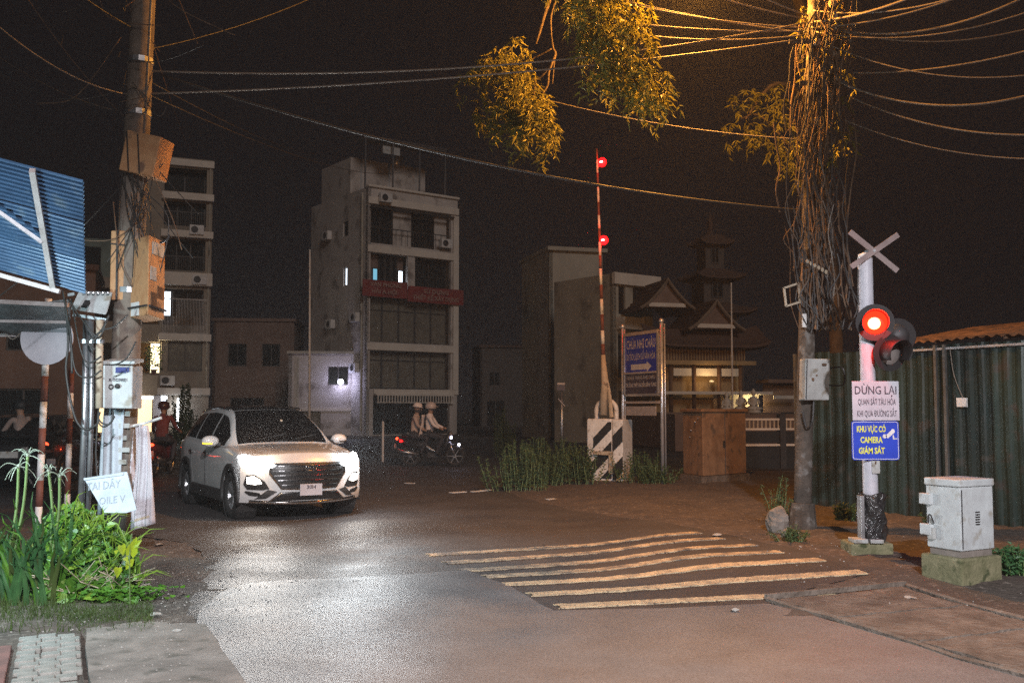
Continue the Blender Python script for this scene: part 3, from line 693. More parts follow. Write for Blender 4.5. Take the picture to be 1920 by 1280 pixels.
# street lamp on an arm of this pole (its head hangs just above the picture)
armz = 7.75; lampP = Vector((2.45, 12.95, 7.45)) - pR0
t = MB(); t.tube(smooth_pts([axR * (armz - .5), axR * armz + Vector((-.25, 0, .25)), lampP + Vector((.35, 0, .18))]), .03, 8); build('lamp_arm', t, M_steel, rp, smooth=True)
t = MB(); t.lathe([(.05, .16), (.13, .10), (.20, .03), (.19, 0)], 14, Matrix.Translation(lampP) @ Matrix.Scale(1.7, 4, (1, 0, 0))); lh = build('lamp_head', t, M_darkmet, rp, smooth=True)
t = MB(); t.sphere(lampP + Vector((0, 0, -.01)), (.2, .12, .05), 12, 6); build('lamp_glass', t, M_sodium, lh, smooth=True)
light('sodium_lamp', 'POINT', lampP + Vector((0, 0, -.14)), 2500, (1.0, .40, .06), rp, radius=.08)
# grey box on this pole
c0 = W(1509, 750, 12.4); ex = W(1555, 752, 12.5) - c0; ez = W(1511, 672, 12.4) - c0; ez.y = 0; ey = W(1497, 748, 12.62) - c0; ey.z = 0; ex.z = 0
gb = boxthing('meter_box', 'grey meter box on the weathered pole above the green fence', 'electrical box', c0, ex, ey, ez, M_boxgrey)
t = MB(); n_ = Vector((ex.y, -ex.x, 0)).normalized()
t.bar(ex * .82 + ez * .86 + n_ * .004, ex * .66 + ez * .86 + n_ * .004, .03); t.box(ex * .3 + ez * .5 + n_ * .004, (.03, .012, .04)); t.box(ex * .45 + ez * .6 + n_ * .004, (.02, .012, .02)); build('rust_mark', t, M_rust, gb)
t = MB(); t.bar(ex * .04 + n_ * .006 + ez * .03, ex * .04 + n_ * .006 + ez * .97, .012); build('door_seam', t, M_darkmet, gb)

# ------------------------------------------------------------------ overhead cables between and beyond the poles
cables = [
 ((275, 133, 11.0), (1515, 42, 12.6), -.25, .010, 'upper lit cable spanning between the two utility poles', M_wire),
 ((270, 176, 11.0), (1515, 72, 12.6), -.12, .010, 'lower lit cable running to the weathered pole just under the upper one', M_wire),
 ((1190, 10, 12.3), (1505, 52, 12.6), -.05, .009, 'beaded thin cable sloping down beside the leafy branch', M_wire),
 ((1186, 44, 12.3), (1508, 58, 12.6), -.04, .009, 'thin nearly level cable right of the leafy branch', M_wire),
 ((1212, 67, 12.4), (1508, 66, 12.6), -.06, .009, 'third thin cable from the leafy branch to the pole', M_wire),
 ((1522, 42, 12.6), (1712, -6, 11.5), -.05, .016, 'cable rising steeply off the weathered pole', M_wire),
 ((1522, 52, 12.6), (1800, -6, 11.5), -.08, .012, 'cable rising gently off the weathered pole', M_wire),
 ((1560, 55, 12.6), (1935, -12, 11.0), -.22, .015, 'long bright cable rising to the picture edge', M_wire),
 ((1532, 46, 12.6), (1935, 52, 11.5), -.2, .009, 'thin grey cable sagging near the top edge', M_wire),
 ((1590, 137, 12.5), (1935, 93, 11.0), -.08, .011, 'cable climbing slowly from the insulator cluster', M_wire),
 ((1562, 150, 12.5), (1935, 177, 11.0), -.22, .014, 'bright sagging cable below the insulator cluster', M_wire),
 ((1585, 178, 12.5), (1935, 253, 11.0), -.14, .011, 'grey cable falling away under the bright sagging one', M_wire),
 ((1575, 222, 12.5), (1935, 298, 11.0), -.12, .007, 'faint thin cable lowest of the falling ones', M_wire),
 ((300, 140, 11.2), (1510, 395, 12.8), -.25, .014, 'thick black cable slanting down across the dark sky', M_cable),
 ((262, 60, 11.0), (-20, -160, 9.0), -.1, .010, 'cable leaving the leaning pole up toward the corner', M_cable),
 ((258, 180, 11.0), (-20, 35, 9.5), -.15, .008, 'cable from the leaning pole toward the blue awning side', M_wire),
 ((268, 95, 11.0), (640, -30, 14.0), -.1, .008, 'thin cable rising from the leaning pole over the road', M_cable),
 ((-20, 95, 10.0), (262, 215, 11.0), -.12, .007, 'dark cable from the picture edge to the leaning pole', M_cable),
 ((-20, 120, 10.5), (255, 150, 11.0), -.3, .006, 'slack dark cable left of the leaning pole', M_cable),
 ((40, -20, 10.5), (250, 235, 11.0), -.1, .006, 'dark stay wire slanting down to the leaning pole', M_vine),
 ((275, 150, 11.0), (700, 243, 60.0), -1.2, .007, 'dark slack cable leaving the leaning pole toward the grey block', M_cable),
 ((272, 175, 11.0), (848, 255, 63.0), -1.6, .007, 'low slack dark cable in front of the grey block roof', M_cable),
 ((268, 20, 11.0), (380, 292, 58.5), -.8, .006, 'thin dark cable dropping behind the leaning pole', M_vine),
 ((1525, 20, 12.6), (1935, -60, 10.5), -.2, .010, 'upper cable of the bundle leaving toward the top corner', M_wire),
 ((1530, 60, 12.6), (1935, 20, 11.0), -.18, .009, 'cable of the bundle just under the long bright one', M_wire),
 ((1300, -20, 12.4), (1512, 36, 12.6), -.03, .009, 'short lit cable above the pole lamp arm', M_wire),
 ((1100, -15, 12.4), (1512, 62, 12.6), -.05, .008, 'lit cable emerging from behind the leafy branch top', M_wire),
 ((1400, -20, 12.4), (1515, 30, 12.6), -.02, .012, 'thick short lit cable nearest the pole top', M_wire),
 ((1535, 75, 12.6), (1935, 140, 11.0), -.2, .008, 'loose dim cable sagging under the cable bundle', M_wire),
 ((1012, 184, 13.9), (1518, 262, 12.7), -.1, .006, 'very thin cable hanging below the orange leaves', M_wire)]
for a, b, sag, r, lab, m in cables:
    A = W(*a); B = W(*b); t = MB(); n = 28 if abs(sag) > .03 else 6
    P = [A.lerp(B, k / (n - 1)) + Vector((0, 0, sag * 4 * (k / (n - 1)) * (1 - k / (n - 1)))) for k in range(n)]
    if b[0] > 1900 or b[0] < 0 or b[1] < 0:      # run on to the next pole outside the picture
        d_ = (P[-1] - P[-2]).normalized(); P += [P[-1] + d_ * q + Vector((0, 0, .012 * q * q)) for q in (2, 5, 9, 14)]
    t.tube(P, r, 6)
    tag(build('overhead_cable', t, m, smooth=True), lab, 'cable', 'overhead cables')
# ------------------------------------------------------------------ level crossing signal
cs0 = GX(1627, 10.65)
cs = thing('crossing_signal', 'railway crossing signal post with crossbuck, red lamp and two notice plates', 'crossing signal', cs0)
CS = lambda px, py, Y=10.65: W(px, py, Y) - cs0
# the whole post is turned a touch toward the camera; signs face -Y
t = MB(); t.b2(-.27, .17, -.17, .2, -.06, .115); build('concrete_base', t, M_mosscon, cs, bevel=.02)
t = MB(); t.b2(-.245, -.10, -.19, .02, .115, .16); t.b2(-.08, .06, -.20, .02, .115, .155); build('base_plate', t, M_boxgrey, cs, bevel=.008)
t = MB()
def wr(u, v):
    th = 6.283 * u; r = (.135 + .018 * math.sin(th * 3 + v * 9) + .012 * math.sin(th * 7 - v * 14)) * (1.04 - .05 * v)
    return (.005 + r * math.cos(th), r * math.sin(th), .12 + .50 * v + .012 * math.sin(th * 4))
t.grid(wr, lin(0, 1, 33), lin(0, 1, 12)); build('black_wrap', t, M_wrap, cs, smooth=True)
t = MB(); t.b2(-.155, -.115, -.14, -.02, .15, .60); build('steel_bracket', t, M_steel, cs, bevel=.004)
t = MB(); t.tube([(0, 0, .1), (0, 0, 3.12)], .078, 24, ); build('post', t, M_signwhite, cs, smooth=False)
t = MB(); t.lathe([(.08, 3.12), (.07, 3.17), (.02, 3.19)], 20); build('cap', t, M_white, cs, smooth=True)
t = MB(); t.b2(-.01, .075, -.092, -.06, .83, 1.05); build('inspection_door', t, M_boxgrey, cs, bevel=.004)
t = MB(); t.b2(.02, .035, -.098, -.08, .93, .96); build('latch', t, M_rust, cs)
# crossbuck
cc = CS(1632, 473)
for (a, b, off) in (((1588, 437), (1677, 510), -.095), ((1590, 503), (1677, 443), -.112)):
    A = CS(*a); B = CS(*b); A.y = B.y = off; d = (B - A).normalized(); n = Vector((-d.z, 0, d.x)) * .029
    t = MB(); t.prism([A - n, B - n, B + n, A + n], (0, .016, 0)); arm = build('crossbuck_arm', t, M_buck, cs)
t = MB(); p = CS(1632, 473); t.bar((p.x, -.09, p.z), (0, -.02, p.z), .03); t.cyl((p.x, -.115, p.z), (p.x, -.12, p.z), .015); build('crossbuck_mount', t, M_steel, cs)
# lamp heads: the lit one faces the road, the unlit one faces outward
def head(centre, direction, lit, nm):
    d = Vector(direction).normalized(); q = d.to_track_quat('Z', 'Y').to_matrix().to_4x4(); Mx = Matrix.Translation(centre) @ q
    t = MB(); t.lathe([(.0, -.16), (.12, -.15), (.132, -.02), (.132, 0.0)], 20, Mx, caps=False); h = build(nm, t, M_darkmet, cs, smooth=True)
    t = MB(); t.lathe([(.128, -.008), (.195, -.008), (.195, .006), (.128, .006), (.128, -.008)], 28, Mx, caps=False); build('target_board', t, M_target, h)
    t = MB(); N = 24     # visor, open at the bottom
    def vis(u, v):
        th = R(-35 + 250 * u); L = .24 - .07 * abs(u - .5) * 2
        x = .136 * math.cos(th); y = .136 * math.sin(th)
        # up of the visor is world up
        up = Vector((0, 0, 1)) - d * d.z; up.normalize(); sd = up.cross(d)
        return Vector(centre) + sd * x + up * y + d * (.005 + L * v)
    t.grid(vis, lin(0, 1, N), lin(0, 1, 4)); o = build('visor', t, M_black, h, smooth=True)
    sm = o.modifiers.new('thickness', 'SOLIDIFY'); sm.thickness = .004
    t = MB(); t.lathe([(.0, .034), (.05, .030), (.095, .016), (.124, 0.0)], 24, Mx, caps=False); ln = build('lens', t, M_redlens if lit else M_lensoff, h, smooth=True)
    if lit:
        t = MB(); t.lathe([(.0, .042), (.04, .039), (.062, .032)], 20, Matrix.Translation((-.012, 0, -.012)) @ Mx, caps=False); build('glowing_core', t, M_redcore, ln, smooth=True)
    return h
h1 = CS(1630, 607); dirn1 = Vector((-.30, -.95, -.04))
head(Vector((h1.x, -.17, h1.z)), dirn1, True, 'lamp_head')
light('red_signal_lamp', 'SPOT', Vector((h1.x, -.17, h1.z)) + dirn1.normalized() * .06, 26, (1.0, .05, .02), cs, radius=.06, spot=150, blend=.8, direction=dirn1)
light('red_signal_spill', 'POINT', Vector((h1.x, -.17, h1.z)) + dirn1.normalized() * .27, 26, (1.0, .02, .008), cs, radius=.05)
h2 = CS(1653, 663); head(Vector((h2.x + .03, -.15, h2.z)), (.28, -.95, -.05), False, 'lamp_head')
h3 = CS(1676, 640); head(Vector((h3.x + .06, .06, h3.z + .06)), (.55, .83, 0), False, 'rear_lamp_head')
t = MB(); t.bar((-.05, -.1, h1.z), (0, 0, h1.z), .05); t.bar((0, 0, h2.z), (h2.x + .05, -.06, h2.z), .05); t.bar((0, 0, h2.z + .1), (h3.x + .06, .03, h3.z + .06), .05); build('lamp_bracket', t, M_steel, cs)
t = MB(); t.prism([CS(1690, 614, 10.8), CS(1704, 632, 10.8), CS(1692, 657, 10.8), CS(1674, 645, 10.8)], (0, .02, 0)); build('rear_board_edge', t, M_steel, cs)
t = MB(); t.tube(smooth_pts([(-.09, -.03, 2.62), (-.10, -.05, 2.8), (-.085, -.03, 3.0)]), .008, 6); build('feed_cable', t, M_cable, cs)
# white notice plate
a = CS(1592, 788); b = CS(1677, 715); wz = b.z - a.z; cx = (a.x + b.x) / 2
t = MB(); t.b2(a.x, b.x, -.118, -.106, a.z + .002, b.z); pl = build('stop_notice', t, M_signwhite, cs, bevel=.003)
text('lettering', 'DỪNG LẠI', .088, M_textdark, pl, cx, b.z - .10, y=-.1195, width=.44, bold=.012)
text('lettering', 'QUAN SÁT TÀU HỎA', .066, M_textdark, pl, cx + .01, b.z - .222, y=-.1195, width=.40, bold=.012)
text('lettering', 'KHI QUA ĐƯỜNG SẮT', .066, M_textdark, pl, cx + .01, b.z - .345, y=-.1195, width=.42, bold=.012)
# blue notice plate with rounded corners
a2 = CS(1591, 861); b2_ = CS(1677, 788)
def rrect(x0, x1, z0, z1, r, y, n=5):
    P = []
    for (cx_, cz_, s) in ((x1 - r, z1 - r, 0), (x0 + r, z1 - r, 90), (x0 + r, z0 + r, 180), (x1 - r, z0 + r, 270)):
        for k in range(n + 1):
            th = R(s + 90 * k / n); P.append(Vector((cx_ + r * math.cos(th), y, cz_ + r * math.sin(th))))
    return P
t = MB(); t.prism(rrect(a2.x, b2_.x, a2.z, b2_.z - .004, .03, -.108), (0, -.008, 0)); bl = build('camera_notice', t, M_signblue, cs)
t = MB(); po = rrect(a2.x + .008, b2_.x - .008, a2.z + .008, b2_.z - .012, .026, -.1175); pi_ = rrect(a2.x + .013, b2_.x - .013, a2.z + .013, b2_.z - .017, .022, -.1175); n = len(po)
t.add(po + pi_, [(k, (k + 1) % n, n + (k + 1) % n, n + k) for k in range(n)]); build('border_line', t, M_textwhite, bl)
text('lettering', 'KHU VỰC CÓ', .064, M_textyel, bl, cx - .055, b2_.z - .092, y=-.1185, width=.305, bold=.035)
text('lettering', 'CAMERA', .064, M_textyel, bl, cx - .055, b2_.z - .205, y=-.1185, width=.235, bold=.035)
text('lettering', 'GIÁM SÁT', .064, M_textyel, bl, cx - .055, b2_.z - .318, y=-.1185, width=.275, bold=.035)
ic = CS(1662, 813); t = MB(); y_ = -.1185; f_ = lambda x, z: Vector((ic.x + x, y_, ic.z + z))
t.add([f_(-.055, -.02), f_(-.03, -.045), f_(.045, .02), f_(.04, .05), f_(.02, .055)], [(0, 1, 2, 3, 4)])
t.add([f_(-.062 + .022 * math.cos(k * .524), -.022 + .022 * math.sin(k * .524)) for k in range(12)], [tuple(range(12))])
t.add([f_(.02, -.01), f_(.032, -.01), f_(.04, -.045), f_(.07, -.042), f_(.07, -.052), f_(.025, -.056)], [(0, 1, 2, 3, 4, 5)])
build('camera_symbol', t, M_textwhite, bl)

# ------------------------------------------------------------------ white equipment cabinet
wc0 = GX(1798, 9.05)
wc = thing('equipment_cabinet', 'white steel equipment cabinet on a mossy concrete plinth by the fence', 'cabinet', wc0, R(0))
# near vertical edge at px 1803, left face to px 1737, right face to px 1865
E = W(1803, 1040, 9.0); Lp = W(1739, 1028, 9.35); Rp = W(1865, 1033, 9.22)
e_l = Vector((Lp.x - E.x, Lp.y - E.y, 0)); e_r = Vector((Rp.x - E.x, Rp.y - E.y, 0)); base = Vector((E.x, E.y, E.z)) - wc0
ht = .655
def cab(o, w0, w1, d0, d1, z0, z1):
    return [base + e_l * a + e_r * b + Vector((0, 0, z)) for (a, b) in ((w0, d0), (w1, d0), (w1, d1), (w0, d1)) for z in (z0, z1)]
def cabbox(t, w0, w1, d0, d1, z0, z1):
    p = cab(0, w0, w1, d0, d1, z0, z1); return t.add(p, [(0, 2, 4, 6), (1, 7, 5, 3), (0, 1, 3, 2), (2, 3, 5, 4), (4, 5, 7, 6), (6, 7, 1, 0)])
t = MB(); cabbox(t, 0, 1, 0, 1, 0.03, ht - .06); build('body', t, M_boxwhite, wc, bevel=.008)
t = MB(); cabbox(t, -.03, 1.03, -.03, 1.03, ht - .057, ht + .01); build('lid', t, M_boxwhite, wc, bevel=.012)
t = MB(); cabbox(t, .04, .96, .04, .96, -.03, .03); build('skirt', t, M_concrete, wc)
t = MB(); p = cab(0, -.10, 1.12, -.10, 1.12, -.30, -.03); t.add(p, [(0, 2, 4, 6), (1, 7, 5, 3), (0, 1, 3, 2), (2, 3, 5, 4), (4, 5, 7, 6), (6, 7, 1, 0)]); build('plinth', t, M_mosscon, wc, bevel=.02)
nl = Vector((e_l.y, -e_l.x, 0)).normalized()
if nl.y > 0: nl = -nl
for (u, z) in ((.98, .50), (.98, .22)):
    t = MB(); c = base + e_l * .96 + nl * .015 + Vector((0, 0, z - .03)); t.box(c, (.13, .05, .10), Matrix.Rotation(math.atan2(e_l.y, e_l.x), 3, 'Z')); h = build('hinge', t, M_boxwhite, wc, bevel=.006)
t = MB(); c = base + e_l * .80 + nl * .02 + Vector((0, 0, .16)); t.box(c, (.06, .03, .10), Matrix.Rotation(math.atan2(e_l.y, e_l.x), 3, 'Z')); build('latch_plate', t, M_boxgrey, wc)
t = MB(); t.tube(smooth_pts([base + e_l * .90 + nl * .02 + Vector((0, 0, .25)), base + e_l * .86 + nl * .035 + Vector((0, 0, .32)), base + e_l * .78 + nl * .035 + Vector((0, 0, .32)), base + e_l * .74 + nl * .02 + Vector((0, 0, .25))]), .008, 6); build('lock_bar', t, M_darkmet, wc)
nr = Vector((e_r.y, -e_r.x, 0)).normalized()
if nr.y > 0: nr = -nr
for k in range(6):
    t = MB(); c = base + e_r * .5 + nr * .004 + Vector((0, 0, .26 + k * .022)); t.box(c, (.055, .012, .008), Matrix.Rotation(math.atan2(e_r.y, e_r.x), 3, 'Z')); build('vent_slot', t, M_darkmet, wc)
t = MB(); t.bar(base + e_r * .04 + nr * .004 + Vector((0, 0, .05)), base + e_r * .04 + nr * .004 + Vector((0, 0, ht - .08)), .008); build('door_seam', t, M_darkmet, wc)

# ------------------------------------------------------------------ raised barrier with its drive cabinet
ba0 = GX(1142, 22.6)
ba = thing('barrier_machine', 'raised red and white crossing barrier on a striped black and white drive cabinet', 'barrier', ba0, R(-28))
Hh = 1.36; hw = .42
t = MB(); t.b2(-hw, .18, -.32, .32, -.05, Hh); bb = build('cabinet_body', t, M_white, ba, bevel=.03)
def stripes(parent, origin, ex, nrm, w, h, specs):
    for (za, zb, m) in specs:      # slanted band: left edge za..zb, rising to the right
        P = []
        for (u, z) in ((0, za), (1, za + w), (1, zb + w), (0, zb)):
            P.append((u * w, z))
        # clip to 0..h
        def clip(poly, test, inter):
            o_ = []
            for i in range(len(poly)):
                a, b = poly[i], poly[(i + 1) % len(poly)]
                if test(a): o_.append(a)
                if test(a) != test(b): o_.append(inter(a, b))
            return o_
        P = clip(P, lambda q: q[1] >= 0, lambda a, b: (a[0] + (b[0] - a[0]) * (0 - a[1]) / (b[1] - a[1]), 0))
        if P: P = clip(P, lambda q: q[1] <= h, lambda a, b: (a[0] + (b[0] - a[0]) * (h - a[1]) / (b[1] - a[1]), h))
        if len(P) < 3: continue
        t = MB(); t.prism([Vector(origin) + Vector(ex) * x + Vector((0, 0, z)) + Vector(nrm) * .004 for x, z in P], Vector(nrm) * .004); build('black_stripe', t, m, parent)
stripes(bb, (-hw + .16, -.32, .03), (1, 0, 0), (0, -1, 0), .44, Hh - .1, [(-.42, -.16, M_black), (.10, .40, M_black), (.66, .9, M_black)])
t = MB(); t.b2(.20, .44, -.30, .30, -.05, Hh - .02); b2o = build('counter_box', t, M_white, ba, bevel=.02)
stripes(b2o, (.20, -.30, .0), (1, 0, 0), (0, -1, 0), .24, Hh - .05, [(-.05, .30, M_black), (.62, .98, M_black)])
t = MB(); t.b2(.14, .22, -.40, -.33, .15, .62); t.b2(-.22, .22, -.40, -.33, .56, .64); build('front_bracket', t, M_boxbeige, ba)
t = MB(); t.tube(smooth_pts([(-.30, 0, Hh - .02), (-.30, 0, Hh + .26), (-.16, 0, Hh + .40), (.02, 0, Hh + .40), (.16, 0, Hh + .26), (.17, 0, Hh - .02)]), .055, 8); build('pivot_yoke', t, M_white, ba, smooth=True)
Mi = Matrix.Rotation(R(28), 3, 'Z')
BA = lambda px, py, Y=22.45: Mi @ (W(px, py, Y) - ba0)
A = BA(1136, 765); B = BA(1131, 665); C = BA(1119, 279)
t = MB(); t.tube([A + Vector((-.07, 0, -.15)), A + Vector((-.02, 0, .6)), B], [.10, .085, .05], 8); build('arm_root', t, M_boxbeige, ba, smooth=True)
t = MB(); t.tube([A + Vector((.14, 0, -.2)), A + Vector((.09, 0, .35)), B + Vector((.03, 0, -.3))], [.05, .04, .03], 6); build('arm_strut', t, M_boxbeige, ba)
segs = [665, 645, 620, 590, 562, 535, 505, 480, 455, 430, 405, 380, 352, 325, 300, 279]
for k in range(len(segs) - 1):
    ya, yb = segs[k], segs[k + 1]; pa = B.lerp(C, (665 - ya) / (665 - 279)); pb = B.lerp(C, (665 - yb) / (665 - 279))
    t = MB(); r0 = .046 - .0017 * k; t.tube([pa, pb], [r0, r0 - .002], 8); build('arm_band', t, M_red if k % 2 == 0 else M_white, ba, smooth=True)
for (px, py) in ((1130, 305), (1133, 451)):
    p = BA(px, py); axp = B.lerp(C, (665 - py) / (665 - 279))
    t = MB(); t.lathe([(.0, .10), (.10, .08), (.118, 0), (.108, -.02)], 14, Matrix.Translation(p) @ Matrix.Rotation(R(-90), 4, 'X'), caps=False); lb = build('lamp_body', t, M_darkmet, ba, smooth=True)
    t = MB(); t.sphere(p + Vector((0, -.03, 0)), (.105, .06, .105), 16, 9); build('red_lens', t, M_redled, lb, smooth=True)
    t = MB(); t.sphere(p + Vector((0, -.06, 0)), (.07, .03, .07), 12, 7); build('glowing_core', t, M_pinkcore, lb, smooth=True)
    t = MB(); t.bar(p, axp, .03); build('lamp_mount', t, M_darkmet, lb)
    light('barrier_lamp', 'POINT', p + Vector((.15, -.5, 0)), 15, (1.0, .012, .02), ba, radius=.05)

# ------------------------------------------------------------------ blue direction board on two steel posts
db0 = GX(1241, 21.0); dbl = GX(1168, 22.5)
dv = Vector((dbl.x - db0.x, dbl.y - db0.y, 0)); Ld = dv.length
db = thing('direction_board', 'blue direction board with a white arrow on two stainless posts', 'direction sign', db0, math.atan2(-dv.y, -dv.x))
# local x runs from the far post (-Ld) to the near post (0); the face looks along -y
for k, x in enumerate((0, -Ld)):
    t = MB(); t.tube([(x, 0, -.05), (x, 0, 3.38)], .04, 12); po = build('post', t, M_stain, db, smooth=True)
    t = MB(); t.sphere((x, 0, 3.42), .06, 10, 6); build('finial', t, M_stain, po, smooth=True)
    t = MB(); t.tube([(x + (.09 if k == 0 else .06), .02, .2), (x + (.09 if k == 0 else .06), .02, 3.36)], .018, 8); build('brace_tube', t, M_stain, po, smooth=True)
x0, x1 = -Ld + .10, -.10; wd = x1 - x0; xc = (x0 + x1) / 2
t = MB(); t.b2(x0, x1, -.02, .02, 1.88, 3.22); bd = build('panel', t, M_bluedark, db)
t = MB(); t.b2(x0, x1, -.028, -.021, 1.88, 2.33); build('lower_panel', t, M_boardlow, bd)
for (xa, xb, za, zb) in ((x0, x1, 3.18, 3.25), (x0, x1, 2.33, 2.37), (x0, x1, 1.84, 1.89), (x0 - .02, x0 + .04, 1.89, 3.18), (x1 - .04, x1 + .02, 1.89, 3.18)):
    t = MB(); t.b2(xa, xb, -.045, .03, za, zb); build('frame_bar', t, M_stain if za < 1.9 else M_frame, bd)
t = MB(); t.b2(x0, x1, -.02, .02, 1.68, 1.73); t.b2(x0 + .05, x1 - .15, -.01, .01, 1.42, 1.62); build('lower_rail', t, M_frame, db)
text('lettering', 'CHÙA NHỊ CHÂU', .20, M_textgrey, bd, xc, 2.97, y=-.024, width=wd * .84, bold=.01)
text('lettering', 'DI TÍCH LỊCH SỬ VĂN HÓA', .14, M_textgrey, bd, xc, 2.70, y=-.024, width=wd * .84, bold=.01)
t = MB(); zc = 2.48; t.add([(xc - .42, -.024, zc - .06), (xc + .25, -.024, zc - .06), (xc + .25, -.024, zc - .115), (xc + .45, -.024, zc), (xc + .25, -.024, zc + .115), (xc + .25, -.024, zc + .06), (xc - .42, -.024, zc + .06)], [(0, 1, 2, 3, 4, 5, 6)]); build('arrow', t, M_textgrey, bd)
text('lettering', 'NGHĨA TRANG NHỊ CHÂU', .08, M_textgrey, bd, xc, 2.24, y=-.031, width=wd * .82)
text('lettering', 'TRƯỜNG THPT NGUYỄN ĐÌNH TÙNG', .085, M_textgrey, bd, xc, 2.08, y=-.031, width=wd * .88, bold=.02)

# ------------------------------------------------------------------ large roadside cabinet
oc0 = GX(1316, 21.6)
oc = thing('relay_cabinet', 'large square relay cabinet standing in the dirt behind the weeds', 'cabinet', oc0)
E = oc0.copy(); Lf = GX(1279, 22.6); Rf = GX(1397, 22.7); el = Vector((Lf.x - E.x, Lf.y - E.y, 0)); er = Vector((Rf.x - E.x, Rf.y - E.y, 0))
def obx(t, a0, a1, b0, b1, z0, z1):
    p = [el * a + er * b + Vector((0, 0, z)) for (a, b) in ((a0, b0), (a1, b0), (a1, b1), (a0, b1)) for z in (z0, z1)]
    return t.add(p, [(0, 2, 4, 6), (1, 7, 5, 3), (0, 1, 3, 2), (2, 3, 5, 4), (4, 5, 7, 6), (6, 7, 1, 0)])
t = MB(); obx(t, 0, 1, 0, 1, .12, 1.5); build('body', t, M_cablamptint, oc, bevel=.02)
t = MB(); obx(t, -.04, 1.04, -.04, 1.04, 1.5, 1.57); build('roof', t, M_cablamptint, oc, bevel=.015)
t = MB(); obx(t, -.05, 1.05, -.05, 1.05, -.06, .115); build('plinth', t, M_concrete2, oc)
t = MB(); no = Vector((er.y, -er.x, 0)).normalized(); no = -no if no.y > 0 else no
t.bar(er * .5 + no * .004 + Vector((0, 0, .15)), er * .5 + no * .004 + Vector((0, 0, 1.47)), .015); build('door_seam', t, M_darkmet, oc)
t = MB(); t.box(er * .46 + no * .02 + Vector((0, 0, .8)), (.03, .05, .14), Matrix.Rotation(math.atan2(er.y, er.x), 3, 'Z')); build('handle', t, M_darkmet, oc)
nl2 = Vector((el.y, -el.x, 0)).normalized(); nl2 = -nl2 if nl2.y > 0 else nl2
for (u, z, s_) in ((.35, 1.28, .05), (.55, 1.1, .05), (.6, .95, .04), (.2, 1.36, .04)):
    t = MB(); t.sphere(el * u + nl2 * .012 + Vector((0, 0, z)), s_ * .5, 8, 5); build('rivet', t, M_steel, oc, smooth=True)

# ------------------------------------------------------------------ green corrugated fence and tin roof behind it
fA = Vector((4.62, 16.1, 0)); fB = Vector((7.0, 11.85, 0)); fd = (fB - fA); fL = fd.length; fd.normalize()
fn = Vector((fd.y, -fd.x, 0)); fn = -fn if fn.y > 0 else fn
fe = thing('sheet_fence', 'tall dark green corrugated sheet fence behind the crossing signal', 'fence', fA, math.atan2(fd.y, fd.x))
# local x along the fence, face toward -y
npan = 7; pwid = fL / npan; fH = 2.45
def corr(x):  # trapezoid profile
    u = (x / .19) % 1; return .022 * (ss(0, .22, u) - ss(.5, .72, u))
for k in range(npan):
    t = MB(); x0 = k * pwid; us = []
    n = int(pwid / .19 * 8)
    us = lin(x0 + .004, x0 + pwid - .004, n); ov = .006 * (k % 2)
    t.grid(lambda x, z: (x, -corr(x) - ov + .03 * mnoise.noise(Vector((x * .9, z * .8, k * .4))) + .008 * mnoise.noise(Vector((x * 4, z * 3, k))), z), us, lin(.02 + .03 * rng.random(), fH + .03 * rng.random(), 14), thick=(0, .002, 0)); build('fence_sheet', t, M_fences[(k * 2) % 3], fe)
for x in (.02, fL * .31, fL * .545, fL * .575, fL * .86, fL):
    t = MB(); t.b2(x - .02, x + .02, -.095, -.055, -.05, fH + .02); build('post', t, M_darksteel, fe)
for z in (.35, 1.3, 2.25):
    t = MB(); t.b2(0, fL, .02, .06, z - .02, z + .02); build('rail', t, M_darkmet, fe)
t = MB(); t.b2(fL * .61, fL * .64, -.08, -.045, 1.62, 1.74); sb = build('switch_box', t, M_white, fe)
t = MB(); t.tube(smooth_pts([(fL * .625, -.05, 1.75), (fL * .60, -.05, 2.05), (fL * .59, -.05, 2.4)]), .006, 5); build('switch_wire', t, M_wire, fe)
t = MB(); t.b2(fL * .30, fL * 1.0, -.07, -.03, fH - .05, fH - .02); build('light_strip', t, M_stain, fe)
ro = thing('tin_roof', 'rusty corrugated tin roof rising behind the green fence', 'roof', fA + Vector((0, 0, 0)), math.atan2(fd.y, fd.x))
nr_ = 6
for k in range(nr_):
    w_ = (fL * .74) / nr_; x0 = fL * .30 + k * w_
    t = MB(); us = lin(x0, x0 + w_ - .005, 30)
    t.grid(lambda x, v: (x + .06 * v, -.12 + 3.0 * v, fH + .08 + .42 * v + .016 * math.sin(x * 42) + .03 * mnoise.noise(Vector((x, v * 3, k)))), us, lin(0, 1, 6), thick=(0, 0, .004)); build('roof_sheet', t, M_rust, ro)
for k in range(4):
    t = MB(); x = fL * (.32 + .22 * k); t.bar((x, -.06, fH + .07), (x, 2.8, fH + .42), .05); build('rafter', t, M_wood, ro)
    t = MB(); t.b2(x - .03, x + .03, 2.6, 2.66, 0, fH + .36); build('prop', t, M_wood, ro)

